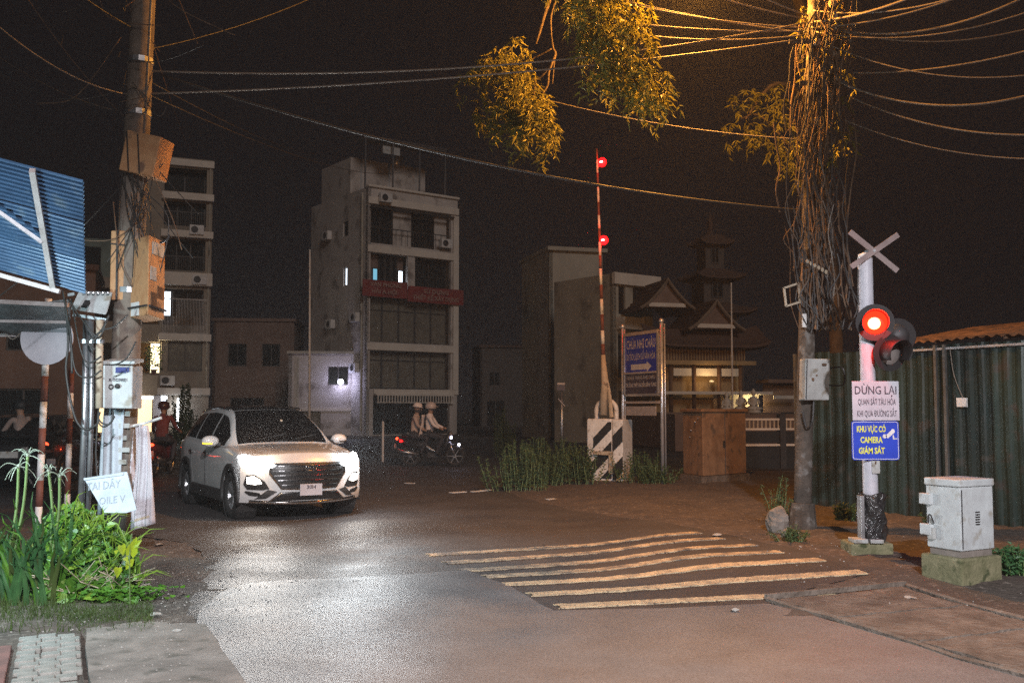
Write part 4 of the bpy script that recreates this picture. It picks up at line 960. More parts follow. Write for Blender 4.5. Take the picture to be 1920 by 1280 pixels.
# ------------------------------------------------------------------ blue corrugated awning at the left
aw = thing('corrugated_awning', 'blue corrugated sheet awning on a steel frame above the verge', 'awning', GX(20, 8.6))
a0 = GX(20, 8.6); AW = lambda px, py, Y: W(px, py, Y) - a0
q00 = AW(-420, 185, 7.9); q10 = AW(156, 338, 7.9); q01 = AW(-420, 395, 9.2); q11 = AW(160, 552, 9.2)
nrmA = (q10 - q00).cross(q01 - q00).normalized(); nrmA = -nrmA if nrmA.z > 0 else nrmA
def awp(u, v, off=0): return (q00 * (1 - u) + q10 * u) * (1 - v) + (q01 * (1 - u) + q11 * u) * v + nrmA * off
nsh = 3
for k in range(nsh):
    t = MB(); v0, v1 = k / nsh, (k + 1) / nsh; vs_ = lin(v0, v1 - .002, 81)
    t.grid(lambda u, v: awp(u, v, .014 * math.sin(v * 6.283 * 30) + .004 * (k % 2)), lin(0, 1, 10), vs_, thick=nrmA * -.003); build('awning_sheet', t, M_bluesheet, aw)
for u, wv in ((.845, .05), (.25, .05)):
    t = MB(); t.bar(awp(u, -.01, .05), awp(u + .06, .985, .05), .045); build('purlin', t, M_frame, aw)
t = MB(); t.bar(awp(0, .96, .07), awp(.93, .975, .07), .04); build('edge_bar', t, M_frame, aw)
t = MB(); t.bar(AW(-120, 285, 8.1) + nrmA * .12, AW(86, 444, 8.6) + nrmA * .07, .03); build('diagonal_brace', t, M_stain, aw)
for u in (.02, .5):
    p = awp(u, .97); t = MB(); t.bar(p, Vector((p.x, p.y, -a0.z - .05)), .06); build('support_post', t, M_frame, aw)
# shop lamp under the awning, outside the picture
sl = thing('shop_lamp', 'cool white batten lamp hung under the blue awning', 'lamp', Vector((-5.0, 7.45, 2.05)))
t = MB(); t.b2(-.6, .6, -.03, .03, .02, .07); build('batten', t, M_white, sl)
t = MB(); t.tube([(-.58, 0, 0), (.58, 0, 0)], .016, 8); build('tube', t, M_tube, sl, smooth=True)
t = MB(); t.bar((-.5, 0, .07), (-.5, .1, 1.3), .012); t.bar((.5, 0, .07), (.5, .1, 1.2), .012); build('hanger', t, M_steel, sl)
light('shop_lamp_light', 'POINT', (0, -.05, -.1), 460, (.68, .92, .98), sl, radius=.12)
# grey canopy further back
gc = thing('market_canopy', 'grey tarpaulin canopy on a light frame behind the round sign', 'canopy', GX(40, 12.2))
g0 = GX(40, 12.2); GC = lambda px, py, Y: W(px, py, Y) - g0
t = MB(); t.grid(lambda u, v: GC(-260 + 392 * u, 566 + 60 * v + 5 * math.sin(u * 9) * v, 12.2 + .9 * v) + Vector((0, 0, .03 * math.sin(u * 14))), lin(0, 1, 30), lin(0, 1, 8), thick=(0, 0, .004)); build('tarpaulin', t, M_tarp, gc, smooth=True)
for (a, b, w_) in (((-260, 552, 12.15), (128, 572, 12.15), .05), ((-260, 628, 13.1), (128, 628, 13.1), .045), ((-100, 600, 12.6), (126, 604, 12.6), .035)):
    t = MB(); t.bar(GC(*a), GC(*b), w_); build('frame_tube', t, M_frame, gc)
for px in (-60,):
    p = GC(px, 580, 12.15); t = MB(); t.bar(p, (p.x, p.y, -.05), .05); build('support_post', t, M_frame, gc)
t = MB(); t.tube(smooth_pts([GC(10, 626, 12.9), GC(24, 636, 12.9), GC(38, 624, 12.9)]), .008, 5); build('rope', t, M_wire, gc)

# ------------------------------------------------------------------ striped posts behind the verge
def striped(px_b, px_t, ytop, Y, r, cols, lab, disc=False):
    b = GX(px_b, Y); o = thing('striped_post', lab, 'road post', b, 0, 'red and white posts'); T = W(px_t, ytop, Y) - b
    ys = lin(0, 1, cols + 1)
    for k in range(cols):
        t = MB(); t.tube([T * ys[k] - (Vector((0, 0, .05)) if k == 0 else Vector()), T * ys[k + 1]], r, 10); build('painted_band', t, M_red if k % 2 else M_white, o, smooth=True)
    if disc:
        c = W(88, 634, Y - .06) - b; t = MB(); t.lathe([(.0, -.006), (.345, -.006), (.345, .006), (0, .006)], 36, Matrix.Translation(c) @ Matrix.Rotation(R(90), 4, 'X'), caps=False)
        build('round_sign', t, M_signwhite, o)
    return o
striped(80, 91, 560, 13.0, .045, 9, 'red and white post carrying the back of a round sign', True)
striped(133, 134, 690, 14.5, .042, 6, 'shorter red and white post near the steel conduits')

# ------------------------------------------------------------------ thin poles in the distance
for (px, Y, yt, r, lab) in ((582, 33, 468, .035, 'thin pale mast rising behind the white car'), (1372, 34, 530, .03, 'thin pale mast in front of the pagoda'), (1054, 27, 718, .04, 'thin steel post with a small faded sign by the weeds')):
    b = GX(px, Y); o = thing('thin_pole', lab, 'pole', b); T = W(px - 1, yt, Y) - b
    t = MB(); t.tube([Vector((0, 0, -.05)), T], [r * 1.3, r * .8], 8); build('shaft', t, M_steel if Y < 30 else M_white, o, smooth=True)
    if Y < 30:
        t = MB(); t.box(T + Vector((-.02, -.05, -.1)), (.22, .02, .2)); build('sign_plate', t, M_boardlow, o)
        t = MB(); t.box(T + Vector((-.02, -.07, -.02)), (.2, .01, .05)); build('sign_text', t, M_textgrey, o)
        t = MB(); t.bar(T + Vector((-.1, -.05, -.42)), T + Vector((.08, -.05, -.62)), .05, .02); build('arrow_plate', t, M_textgrey, o)
b = GX(719, 30); o = thing('bollard', 'slim pale bollard behind the motorbike', 'bollard', b); t = MB(); t.cyl((0, 0, -.05), (0, 0, 1.15), .035, n=8); build('shaft', t, M_white, o); t = MB(); t.sphere((0, 0, 1.17), .045, 8, 5); build('cap', t, M_white, o)

# ------------------------------------------------------------------ boulder
def rock(px, Y, r, lab, sc=(1, 1, 1)):
    p = GX(px, Y); t = MB(); t.sphere((0, 0, 0), 1, 16, 11)
    t.v = [tuple((Vector(v) * (1 + .28 * mnoise.noise(Vector(v) * 1.3 + Vector((px, 0, 0))) + .1 * mnoise.noise(Vector(v) * 4)) * r)[i] * sc[i] for i in range(3)) for v in t.v]
    o = build('boulder', t, M_stone, smooth=False, loc=p + Vector((0, 0, r * sc[2] * .6))); tag(o, lab, 'rock', 'rocks by the pole'); return o
rock(1454, 12.3, .17, 'tall rough boulder leaning at the foot of the weathered pole', (.8, .7, 1.15))
rock(1468, 11.85, .06, 'small stone beside the tall boulder')

# ------------------------------------------------------------------ street lamp behind the photographer
s2 = thing('street_lamp', 'white street lamp on a tall steel column behind the viewpoint', 'street lamp', Vector((3.4, -5.0, 0)))
t = MB(); t.tube([(0, 0, -.05), (0, 0, 6.6)], [.09, .06], 12); build('column', t, M_steel, s2, smooth=True)
t = MB(); t.tube(smooth_pts([Vector((0, 0, 6.5)), Vector((-.3, 0, 7.0)), Vector((-1.4, .3, 7.25))]), .04, 8); build('arm', t, M_steel, s2, smooth=True)
t = MB(); t.box((-1.75, .4, 7.25), (.7, .26, .1), Matrix.Rotation(R(-15), 3, 'Z')); hd = build('lamp_head', t, M_darkmet, s2, bevel=.03)
t = MB(); t.box((-1.75, .4, 7.19), (.5, .18, .02), Matrix.Rotation(R(-15), 3, 'Z')); build('lamp_glass', t, M_ledlamp, hd)
light('street_lamp_light', 'SPOT', (-1.75, .4, 7.08), 12000, (.97, .95, 1.0), s2, radius=.15, spot=153, blend=.22, direction=(0, .12, -1))
# ------------------------------------------------------------------ cars
def interp(tab, x):
    tab = sorted(tab)
    if x <= tab[0][0]: return tab[0][1]
    for (a, va), (b, vb) in zip(tab, tab[1:]):
        if x <= b:
            s = (x - a) / (b - a); return va + (vb - va) * s
    return tab[-1][1]
def smoothtab(tab, x, h=.06): return (interp(tab, x - h) + 2 * interp(tab, x) + interp(tab, x + h)) / 4
T_w = [(-2.24, .66), (-2.15, .78), (-1.95, .87), (-1.5, .915), (-.5, .925), (1.0, .92), (1.5, .912), (1.65, .90), (1.78, .872), (1.87, .82), (1.95, .73), (2.03, .62)]
T_top = [(-2.24, .92), (-2.1, 1.08), (-1.7, 1.12), (-.8, 1.08), (.3, 1.03), (1.0, 1.04), (1.5, .985), (1.75, .93), (1.9, .84), (2.03, .74)]
T_bot = [(-2.24, .48), (-2.0, .32), (-1.6, .25), (1.6, .24), (1.9, .27), (2.05, .34)]
T_roof = [(-2.14, 1.10), (-2.02, 1.28), (-1.85, 1.47), (-1.6, 1.565), (-1.1, 1.615), (-.5, 1.635), (0, 1.61), (.25, 1.555), (.5, 1.43), (.75, 1.27), (1.02, 1.05)]
def nosex(y, z):
    a = min(1.1, abs(y) / .9)
    return 2.21 - .36 * a ** 2.6 - .11 * max(0, (z - .70) / .25) ** 2 - .07 * max(0, (.42 - z) / .2) ** 2
def make_car(name, label, loc, heading, paint, lit=True, scale=1.0):
    car = thing(name, label, 'car', loc, heading); car.scale = (scale,) * 3
    AX = (1.35, -1.32); WR = .345
    def ring(x):
        w = smoothtab(T_w, x); zt = smoothtab(T_top, x); zb = smoothtab(T_bot, x)
        prof = [(0, zb), (.5 * w, zb), (.86 * w, zb + .01), (.955 * w, zb + .06), (.985 * w, zb + .16), (.995 * w, zb + .3), (w * 1.0, zb + (zt - zb) * .62), (w * .998, zt - .16), (w * .985, zt - .09), (.962 * w, zt - .035), (.92 * w, zt - .006), (.80 * w, zt + .006), (.5 * w, zt + .02), (0, zt + .028)]
        return prof
    xs = lin(-2.24, 2.03, 96); t = MB(); P = []
    for x in xs:
        pr = ring(x); full = pr + [(-y, z) for (y, z) in reversed(pr[1:-1])]
        P.append([(x, y, z) for (y, z) in full])
    n = len(P[0]); V = [p for r_ in P for p in r_]; F = []
    for i in range(len(xs) - 1):
        for j in range(n):
            a = (i * n + j, i * n + (j + 1) % n, (i + 1) * n + (j + 1) % n, (i + 1) * n + j)
            c = [sum(V[q][k] for q in a) / 4 for k in range(3)]
            if abs(c[1]) > .55 and any(math.hypot(c[0] - ax, c[2] - WR) < .40 for ax in AX): continue
            F.append(a)
    F.append(tuple(range(n))); F.append(tuple((len(xs) - 1) * n + j for j in range(n)))
    t.add(V, F); body = build('body', t, paint, car, smooth=True)
    # inner wheel housings
    for ax in AX:
        for s in (-1, 1): t = MB(); t.lathe([(.0, -.28), (.405, -.28), (.405, .0)], 22, Matrix.Translation((ax, s * .90, WR)) @ Matrix.Rotation(R(90) * -s, 4, 'X'), caps=False); build('wheel_housing', t, M_plastic, car)
    for ax in AX:
        for s in (-1, 1):
            t = MB(); w = smoothtab(T_w, ax) + .006
            def arch(u, v, ax=ax, s=s, w=w):
                th = R(-14 + 208 * u); r = .385 + .075 * v; return (ax + r * math.cos(th), s * (w + (.012 if v in (0, 1) else .02)) , WR + r * math.sin(th))
            t.grid(arch, lin(0, 1, 25), [0, .5, 1], thick=(0, -s * .05, 0)); build('arch_cladding', t, M_plastic, car, smooth=True)
    for s in (-1, 1):
        t = MB(); t.b2(-.9, .93, s * .90 - .035, s * .90 + .035, .22, .40); build('sill_cladding', t, M_plastic, car, bevel=.02)
        for (xa, xb) in ((.93, -.02), (-.04, -.98)):   # shut lines
            t = MB(); t.tube([(xb, s * .928, .42), (xb - .02, s * .926, .95)], .006, 4); build('door_gap', t, M_black, body)
        for x in (.13, -.82):
            t = MB(); t.bar((x, s * .94, .90), (x - .2, s * .94, .915), .03, .035); build('door_handle', t, M_chrome, body, bevel=.01)
    # greenhouse
    def groof(x): return smoothtab(T_roof, x, .05)
    def yb(x): return smoothtab(T_w, x) * .925
    def yr(x): return .60 + .16 * ss(.15, 1.0, x) - .06 * ss(-1.4, -2.1, x)
    def side(x, v):
        zb = smoothtab(T_top, x) - .01; zr = groof(x) - .045
        zr = max(zr, zb + .001); return (yb(x) + (yr(x) - yb(x)) * (v ** 1.25), zb + (zr - zb) * v)
    xg = lin(-2.14, 1.02, 64); V = []; prof_n = None
    for x in xg:
        pr = [side(x, v) for v in (0, .2, .4, .6, .8, .93, 1)]
        zr = groof(x); y1 = yr(x)
        pr += [(y1 * .93, max(pr[-1][1], zr - .02)), (y1 * .75, max(pr[-1][1], zr - .004)), (y1 * .4, max(pr[-1][1], zr + .006)), (0, max(pr[-1][1], zr + .01))]
        full = pr + [(-y, z) for (y, z) in reversed(pr[:-1])]; prof_n = len(full); V += [(x, y, z) for (y, z) in full]
    F = [(i * prof_n + j, i * prof_n + j + 1, (i + 1) * prof_n + j + 1, (i + 1) * prof_n + j) for i in range(len(xg) - 1) for j in range(prof_n - 1)]
    t = MB(); t.add(V, F); build('cabin', t, paint, car, smooth=True)
    def top(x, f):
        y1 = yr(x); zr = groof(x); a = abs(f)
        z = zr + .01 - .006 * (a / .4) if a < .4 else (zr + .004 - .008 * ((a - .4) / .35) if a < .75 else zr - .004 - .016 * ((a - .75) / .18))
        return (x, f * y1, z)
    def panel(nm, fn, us, vs_, m):
        t = MB(); t.grid(fn, us, vs_); return build(nm, t, m, car, smooth=True)
    def off(p, d): return (p[0] + d[0], p[1] + d[1], p[2] + d[2])
    panel('windscreen', lambda x, f: off(top(x, f), (.006, 0, .006)), lin(.20, .985, 18), lin(-.92, .92, 15), M_carglass)
    panel('roof_glass', lambda x, f: off(top(x, f), (0, 0, .005)), lin(-1.5, .16, 22), lin(-.9, .9, 13), M_carglass)
    panel('rear_window', lambda x, f: off(top(x, f), (-.008, 0, .005)), lin(-2.07, -1.66, 10), lin(-.86, .86, 11), M_carglass)
    for s in (-1, 1):
        for (xa, xb) in ((.78, -.02), (-.09, -.92), (-.99, -1.62)):
            def win(x, v, s=s):
                hi = .9; lo = .08; y, z = side(x, lo + (hi - lo) * v); return (x, s * (y + .006), z)
            t = MB(); t.grid(win, lin(xa, xb, 14), lin(0, 1, 8)); build('side_window', t, M_carglass, car, smooth=True)
        t = MB(); t.tube([(x, s * (side(x, 1)[0] * .98), groof(x) - .01) for x in lin(.1, -1.6, 12)], .014, 6); build('roof_rail', t, M_chrome, car, smooth=True)
        # door mirrors
        t = MB(); t.sphere((.66, s * 1.03, 1.11), (.085, .135, .085), 14, 9); mi = build('mirror', t, paint, car, smooth=True)
        t = MB(); t.bar((.68, s * .88, 1.06), (.67, s * .97, 1.08), .05); build('mirror_stalk', t, M_plastic, mi)
        t = MB(); t.tube([(.738, s * 1.02, 1.075), (.725, s * 1.09, 1.075), (.685, s * 1.15, 1.08)], .013, 6); build('mirror_indicator', t, M_indicator if (lit and s < 0) else M_plastic, mi)
    # bonnet and front face
    def hood(u, v):   # u 0 front..1 cowl, v -1..1
        yw = .80 * v * (1 - .02 * u); xf = nosex(yw, .955); x = xf * (1 - u) + 1.0 * u
        z = (.952 - .05 * v * v) + (1.062 - .012 * v * v - (.952 - .05 * v * v)) * (u ** .8) + .012 * (1 if abs(v) < .62 else 0) * min(1, u * 6)
        return (x, yw, z)
    t = MB(); t.grid(hood, lin(0, 1, 16), lin(-1, 1, 25), thick=(0, 0, -.03)); build('bonnet', t, paint, car, smooth=True)
    t = MB(); ys = lin(-.905, .905, 37); zs = lin(.27, .955, 22)
    def fas(y, z): return (nosex(y, z), y, z - (.05 * (y / .8) ** 2 * ss(.8, .95, z)))
    t.grid(fas, ys, zs); build('front_bumper', t, paint, car, smooth=True)
    def overlay(nm, poly, m, o_=.012, parent=car, res=.05, th=.012, mirror=False, smooth_=False):
        """Polygon in (y,z) laid on the curved nose."""
        for sgn in ((1, -1) if mirror else (1,)):
            bm = bmesh.new(); vs_ = [bm.verts.new((0, y * sgn, z)) for y, z in poly]; bm.faces.new(vs_)
            y = min(p[0] * sgn for p in poly) + res * .5
            while y < max(p[0] * sgn for p in poly):
                bmesh.ops.bisect_plane(bm, geom=bm.verts[:] + bm.edges[:] + bm.faces[:], plane_co=(0, y, 0), plane_no=(0, 1, 0)); y += res
            z = min(p[1] for p in poly) + res * .5
            while z < max(p[1] for p in poly):
                bmesh.ops.bisect_plane(bm, geom=bm.verts[:] + bm.edges[:] + bm.faces[:], plane_co=(0, 0, z), plane_no=(0, 0, 1)); z += res
            for v in bm.verts:
                f = fas(v.co.y, v.co.z); v.co = (f[0] + o_, f[1], f[2])
            r_ = bmesh.ops.extrude_face_region(bm, geom=bm.faces[:])
            for e in r_['geom']:
                if isinstance(e, bmesh.types.BMVert): e.co.x -= th + o_
            bmesh.ops.recalc_face_normals(bm, faces=bm.faces)
            me = bpy.data.meshes.new(nm); bm.to_mesh(me); bm.free(); me.materials.append(m)
            o = bpy.data.objects.new(nm, me); COL.objects.link(o); o.parent = parent
        return o
    gr = overlay('grille', [(-.40, .475), (.40, .475), (.56, .68), (.55, .83), (-.55, .83), (-.56, .68)], M_grille)
    for k in range(5):
        z = .52 + k * .067; hwid = (.40 + .16 * (z - .475) / .205) if z < .68 else .555
        t = MB(); pts = [(fas(y, z)[0] + .022, y, fas(y, z)[2]) for y in lin(-hwid + .03, hwid - .03, 15)]; t.tube(pts, .009, 5); build('grille_slat', t, M_chrome, gr)
    t = MB(); pts = [(fas(y, z)[0] + .018, y, fas(y, z)[2]) for (y, z) in ((-.55, .83), (-.565, .68), (-.41, .47), (-.2, .465), (0, .465), (.2, .465), (.41, .47), (.565, .68), (.55, .83))]; t.tube(pts, .012, 6); build('grille_surround', t, M_chrome, gr)
    # oval emblem
    t = MB(); ez = .755; cxn = fas(0, ez)[0] + .035
    t.tube([(cxn, .085 * math.cos(a), ez + .043 * math.sin(a)) for a in lin(0, 6.2832, 22)], .008, 6)
    t.tube([(cxn, .045, ez - .030), (cxn, .030, ez + .03)], .008, 5); t.tube([(cxn, -.03, ez - .03), (cxn, -.045, ez + .030)], .008, 5); t.tube([(cxn, .036, ez - .004), (cxn, -.036, ez + .004)], .008, 5); build('emblem', t, M_chrome, gr, smooth=True)
    hl = M_headlamp if lit else M_lensoff; fg = M_foglamp if lit else M_lensoff
    overlay('headlight', [(.47, .79), (.58, .755), (.78, .755), (.895, .83), (.903, .985), (.83, 1.005), (.66, .915)], hl, o_=.016, mirror=True)
    overlay('fog_recess', [(.56, .47), (.64, .45), (.83, .455), (.87, .53), (.84, .66), (.74, .665), (.62, .57)], M_grille, o_=.006, mirror=True)
    overlay('fog_light', [(.66, .545), (.74, .53), (.83, .545), (.835, .63), (.755, .645), (.69, .60)], fg, o_=.016, mirror=True)
    overlay('bumper_vent', [(.66, .36), (.80, .37), (.86, .42), (.84, .44), (.68, .41)], M_grille, o_=.008, mirror=True)
    lo = overlay('lower_grille', [(-.56, .30), (.56, .30), (.42, .42), (-.42, .42)], M_grille, o_=.008)
    overlay('bumper_corner', [(.46, .43), (.60, .33), (.74, .32), (.58, .46)], M_plastic, o_=.006, mirror=True)
    t = MB(); t.tube([(fas(y, .405)[0] + .016, y, .405) for y in lin(-.40, -.19, 6)], .008, 5); t.tube([(fas(y, .405)[0] + .016, y, .405) for y in lin(.19, .40, 6)], .008, 5)
    t.tube([(fas(y, z)[0] + .016, y, z) for y, z in ((-.40, .405), (-.55, .30))], .008, 5); t.tube([(fas(y, z)[0] + .016, y, z) for y, z in ((.40, .405), (.55, .30))], .008, 5); build('chrome_trim', t, M_chrome, lo)
    t = MB(); t.grid(lambda y, v: (nosex(y, .3) - .01 + .03 * math.sin(v * 3.14), y, .235 + .06 * v + .03 * (abs(y) / .8) ** 2), lin(-.80, .80, 25), lin(0, 1, 5), thick=(-.03, 0, 0)); build('skid_plate', t, M_chrome, car, smooth=True)
    pt = thing_part('number_plate', car, (fas(0, .45)[0] + .045, 0, .448), R(90))
    t = MB(); t.b2(-.165, .165, -.006, .006, -.0825, .0825); build('plate', t, M_signwhite, pt, bevel=.004)
    if lit: text('lettering', '30H', .055, M_textdark, pt, .0, .035, y=-.008, width=.13, bold=.02)
    for s in (-1, 1):      # rear lamps
        t = MB(); t.sphere((-2.09, s * .68, .98), (.09, .15, .07), 12, 7); build('tail_lamp', t, M_tail if not lit else M_red, car, smooth=True)
    t = MB(); t.b2(-2.27, -2.2, -.25, .25, .70, .84); build('rear_plate', t, M_boxgrey, car)
    # wheels
    for ax in AX:
        for s in (-1, 1):
            Mx = Matrix.Translation((ax, s * .80, WR)) @ Matrix.Rotation(R(90) * -s, 4, 'X')
            t = MB(); t.lathe([(.21, -.11), (.30, -.115), (.335, -.09), (.345, -.03), (.345, .03), (.335, .09), (.30, .115), (.225, .11), (.21, .08)], 28, Mx, caps=False); wh = build('wheel', t, M_tyre, car, smooth=True)
            t = MB(); t.lathe([(.225, .10), (.215, .04), (.20, -.05)], 24, Mx, caps=False); t.lathe([(.0, .055), (.045, .055), (.055, .04)], 12, Mx, caps=False)
            for k in range(5):
                th = k * 2 * math.pi / 5
                for dth in (-.14, .14):
                    a = Mx @ Vector((.04 * math.cos(th), .04 * math.sin(th), .05)); b = Mx @ Vector((.215 * math.cos(th + dth), .215 * math.sin(th + dth), .075)); t.bar(a, b, .026, .03)
            build('rim', t, M_alloy, wh)
            t = MB(); t.lathe([(.0, -.02), (.19, -.02)], 16, Mx, caps=False); build('brake_disc', t, M_darkmet, wh)
    t = MB(); t.b2(-1.9, 1.75, -.62, .62, .22, .5); build('underbody', t, M_black, car)
    if lit:
        for s in (-1, 1):
            hp = fas(s * .74, .87)
            hb_ = light('headlight_beam', 'SPOT', (hp[0] + .10, hp[1], .87), 300, (1.0, .98, .96), car, radius=.045, spot=26, blend=.9, direction=(1, s * .02, -.105))
            hb_.scale = (2.9, 1, 1)       # a low beam is wide and flat
            light('headlight_bloom_fill', 'POINT', (hp[0] + .13, hp[1] + s * .04, .90), 14 if s < 0 else 42, (1.0, .80, .60) if s < 0 else (.80, .92, 1.0), car, radius=.06)  # extra point light, added to imitate bloom on bumper and nearby ground
            light('headlight_bloom_halo', 'SPOT', (hp[0] + .09, hp[1], .90), 620, (1.0, .93, .85) if s < 0 else (.85, .94, 1.0), car, radius=.06, spot=96, blend=.9, direction=(1, 0, .42))  # extra upward spot, added for a bloom-like halo in the haze
            fp = fas(s * .75, .59)
            light('fog_beam', 'SPOT', (fp[0] + .08, fp[1], .58), 45, (1.0, .90, .78), car, radius=.03, spot=100, blend=.9, direction=(1, s * .1, -.12))
        t = MB(); p = top(.56, .05); t.lathe([(0, 0), (.022, .0), (.022, .004), (0, .004)], 12, Matrix.Translation((p[0] + .01, .10, p[2] + .012)) @ Matrix.Rotation(R(55), 4, 'Y'), caps=False); build('windscreen_sticker', t, M_boxbeige, car)
        t = MB(); p = top(.9, -.5); t.bar(off(top(.95, -.55), (.02, 0, .02)), off(top(.86, .1), (.02, 0, .02)), .015); t.bar(off(top(.95, .25), (.02, 0, .02)), off(top(.86, .75), (.02, 0, .02)), .015); build('wiper', t, M_black, car)
        t = MB(); t.b2(-1.35, -1.2, -.05, .05, 1.62, 1.66); build('roof_fin', t, M_carblack, car)
    return car
def thing_part(name, parent, loc, rz=0):
    o = bpy.data.objects.new(name, None); COL.objects.link(o); o.parent = parent; o.location = loc; o.rotation_euler = (0, 0, rz); return o
hd_ = math.atan2(-.855, .518)
fwd = Vector((.518, -.855, 0)); lat = Vector((.855, .518, 0))    # lat = car's left
fw = GX(449, 14.7)        # contact of the near front wheel (car's right-hand side)
cpos = Vector((fw.x, fw.y, 0)) - fwd * 1.35 + lat * .80
SUV = make_car('suv', 'white compact SUV with blazing headlights turning across the crossing', (cpos.x, cpos.y, g(cpos.x, cpos.y)), hd_, M_carwhite, True)
make_car('car', 'dark car with red tail lamps seen from behind near the lit shop', (-10.15, 21.6, 0), R(97), M_carblack, False, .9)

# ------------------------------------------------------------------ motorbikes
def make_bike(name, label, loc, heading, paint, tail=True, front=True, basket=False):
    b = thing(name, label, 'motorbike', loc, heading)
    for x in (.62, -.62):
        Mx = Matrix.Translation((x, 0, .29)) @ Matrix.Rotation(R(90), 4, 'X')
        t = MB(); t.lathe([(.215, -.035), (.25, -.045), (.285, -.025), (.29, 0), (.285, .025), (.25, .045), (.215, .035)], 22, Mx, caps=False); w = build('wheel', t, M_tyre, b, smooth=True)
        t = MB(); t.lathe([(.215, -.03), (.20, 0), (.215, .03)], 20, Mx, caps=False); t.lathe([(0, -.05), (.05, -.05), (.05, .05), (0, .05)], 10, Mx, caps=False)
        for k in range(6):
            th = k * math.pi / 3; t.bar(Mx @ Vector((.04 * math.cos(th), .04 * math.sin(th), 0)), Mx @ Vector((.205 * math.cos(th), .205 * math.sin(th), 0)), .016)
        build('rim', t, M_alloy, w)
        t = MB(); t.grid(lambda u, v, x=x: (x + .32 * math.cos(R(20 + 140 * u)), (v - .5) * .13, .29 + .33 * math.sin(R(20 + 140 * u)) - .02 * (2 * v - 1) ** 2), lin(0, 1, 12), lin(0, 1, 5), thick=(0, 0, .006)); build('mudguard', t, paint, b, smooth=True)
    t = MB()      # body shell: loft along x
    st = [(-.98, .05, .70, .78), (-.8, .12, .56, .80), (-.5, .15, .46, .76), (-.2, .15, .38, .74), (.0, .12, .33, .55), (.15, .10, .33, .45), (.33, .13, .36, .70), (.42, .14, .45, .95), (.50, .10, .62, .98)]
    n = 12; V = []
    for (x, w_, z0, z1) in st:
        for k in range(n):
            th = 2 * math.pi * k / n; V.append((x, w_ * math.cos(th), (z0 + z1) / 2 + (z1 - z0) / 2 * math.sin(th)))
    F = [(i * n + k, i * n + (k + 1) % n, (i + 1) * n + (k + 1) % n, (i + 1) * n + k) for i in range(len(st) - 1) for k in range(n)] + [tuple(range(n)), tuple((len(st) - 1) * n + k for k in range(n))]
    t.add(V, F); build('body_shell', t, paint, b, smooth=True)
    t = MB(); V = []
    for (x, w_, z) in ((-.85, .10, .84), (-.6, .14, .82), (-.3, .15, .79), (-.05, .12, .77), (.05, .06, .74)):
        for k in range(8):
            th = 2 * math.pi * k / 8; V.append((x, w_ * math.cos(th), z + .05 * math.sin(th)))
    t.add(V, [(i * 8 + k, i * 8 + (k + 1) % 8, (i + 1) * 8 + (k + 1) % 8, (i + 1) * 8 + k) for i in range(4) for k in range(8)] + [tuple(range(8)), tuple(32 + k for k in range(8))]); build('seat', t, M_black, b, smooth=True)
    for s in (-1, 1):
        t = MB(); t.tube([(.62, s * .07, .29), (.47, s * .07, .72)], .022, 7); build('fork_leg', t, M_steel, b, smooth=True)
        t = MB(); t.tube(smooth_pts([Vector((.40, s * .02, .98)), Vector((.38, s * .18, 1.02)), Vector((.30, s * .34, 1.01))]), .014, 6); hb_ = build('handlebar', t, M_darkmet, b, smooth=True)
        t = MB(); t.tube([(.36, s * .26, 1.02), (.38, s * .30, 1.18)], .007, 5); t.sphere((.38, s * .33, 1.21), (.02, .06, .04), 8, 5); build('mirror', t, M_black, b)
    t = MB(); t.tube([(-.35, -.16, .34), (-.75, -.18, .40), (-1.0, -.18, .45)], [.03, .05, .055], 9); build('exhaust', t, M_steel, b, smooth=True)
    t = MB(); t.b2(-.15, .22, -.10, .10, .22, .40); build('engine', t, M_darkmet, b, bevel=.03)
    t = MB(); t.bar((-.62, .09, .29), (-.05, .09, .33), .05); build('swing_arm', t, M_darkmet, b)
    t = MB(); t.tube([(.02, -.22, .30), (.02, .22, .30)], .014, 6); build('foot_pegs', t, M_steel, b)
    t = MB(); t.sphere((.50, 0, .88), (.06, .10, .08), 10, 7); build('headlamp', t, M_lensoff, b, smooth=True)
    t = MB(); t.sphere((-1.0, 0, .76), (.035, .09, .04), 10, 6); build('tail_lamp', t, M_tail if tail else M_red, b, smooth=True)
    t = MB(); t.b2(-1.06, -1.05, -.095, .095, .50, .62); build('number_plate', t, M_signwhite, b)
    return b
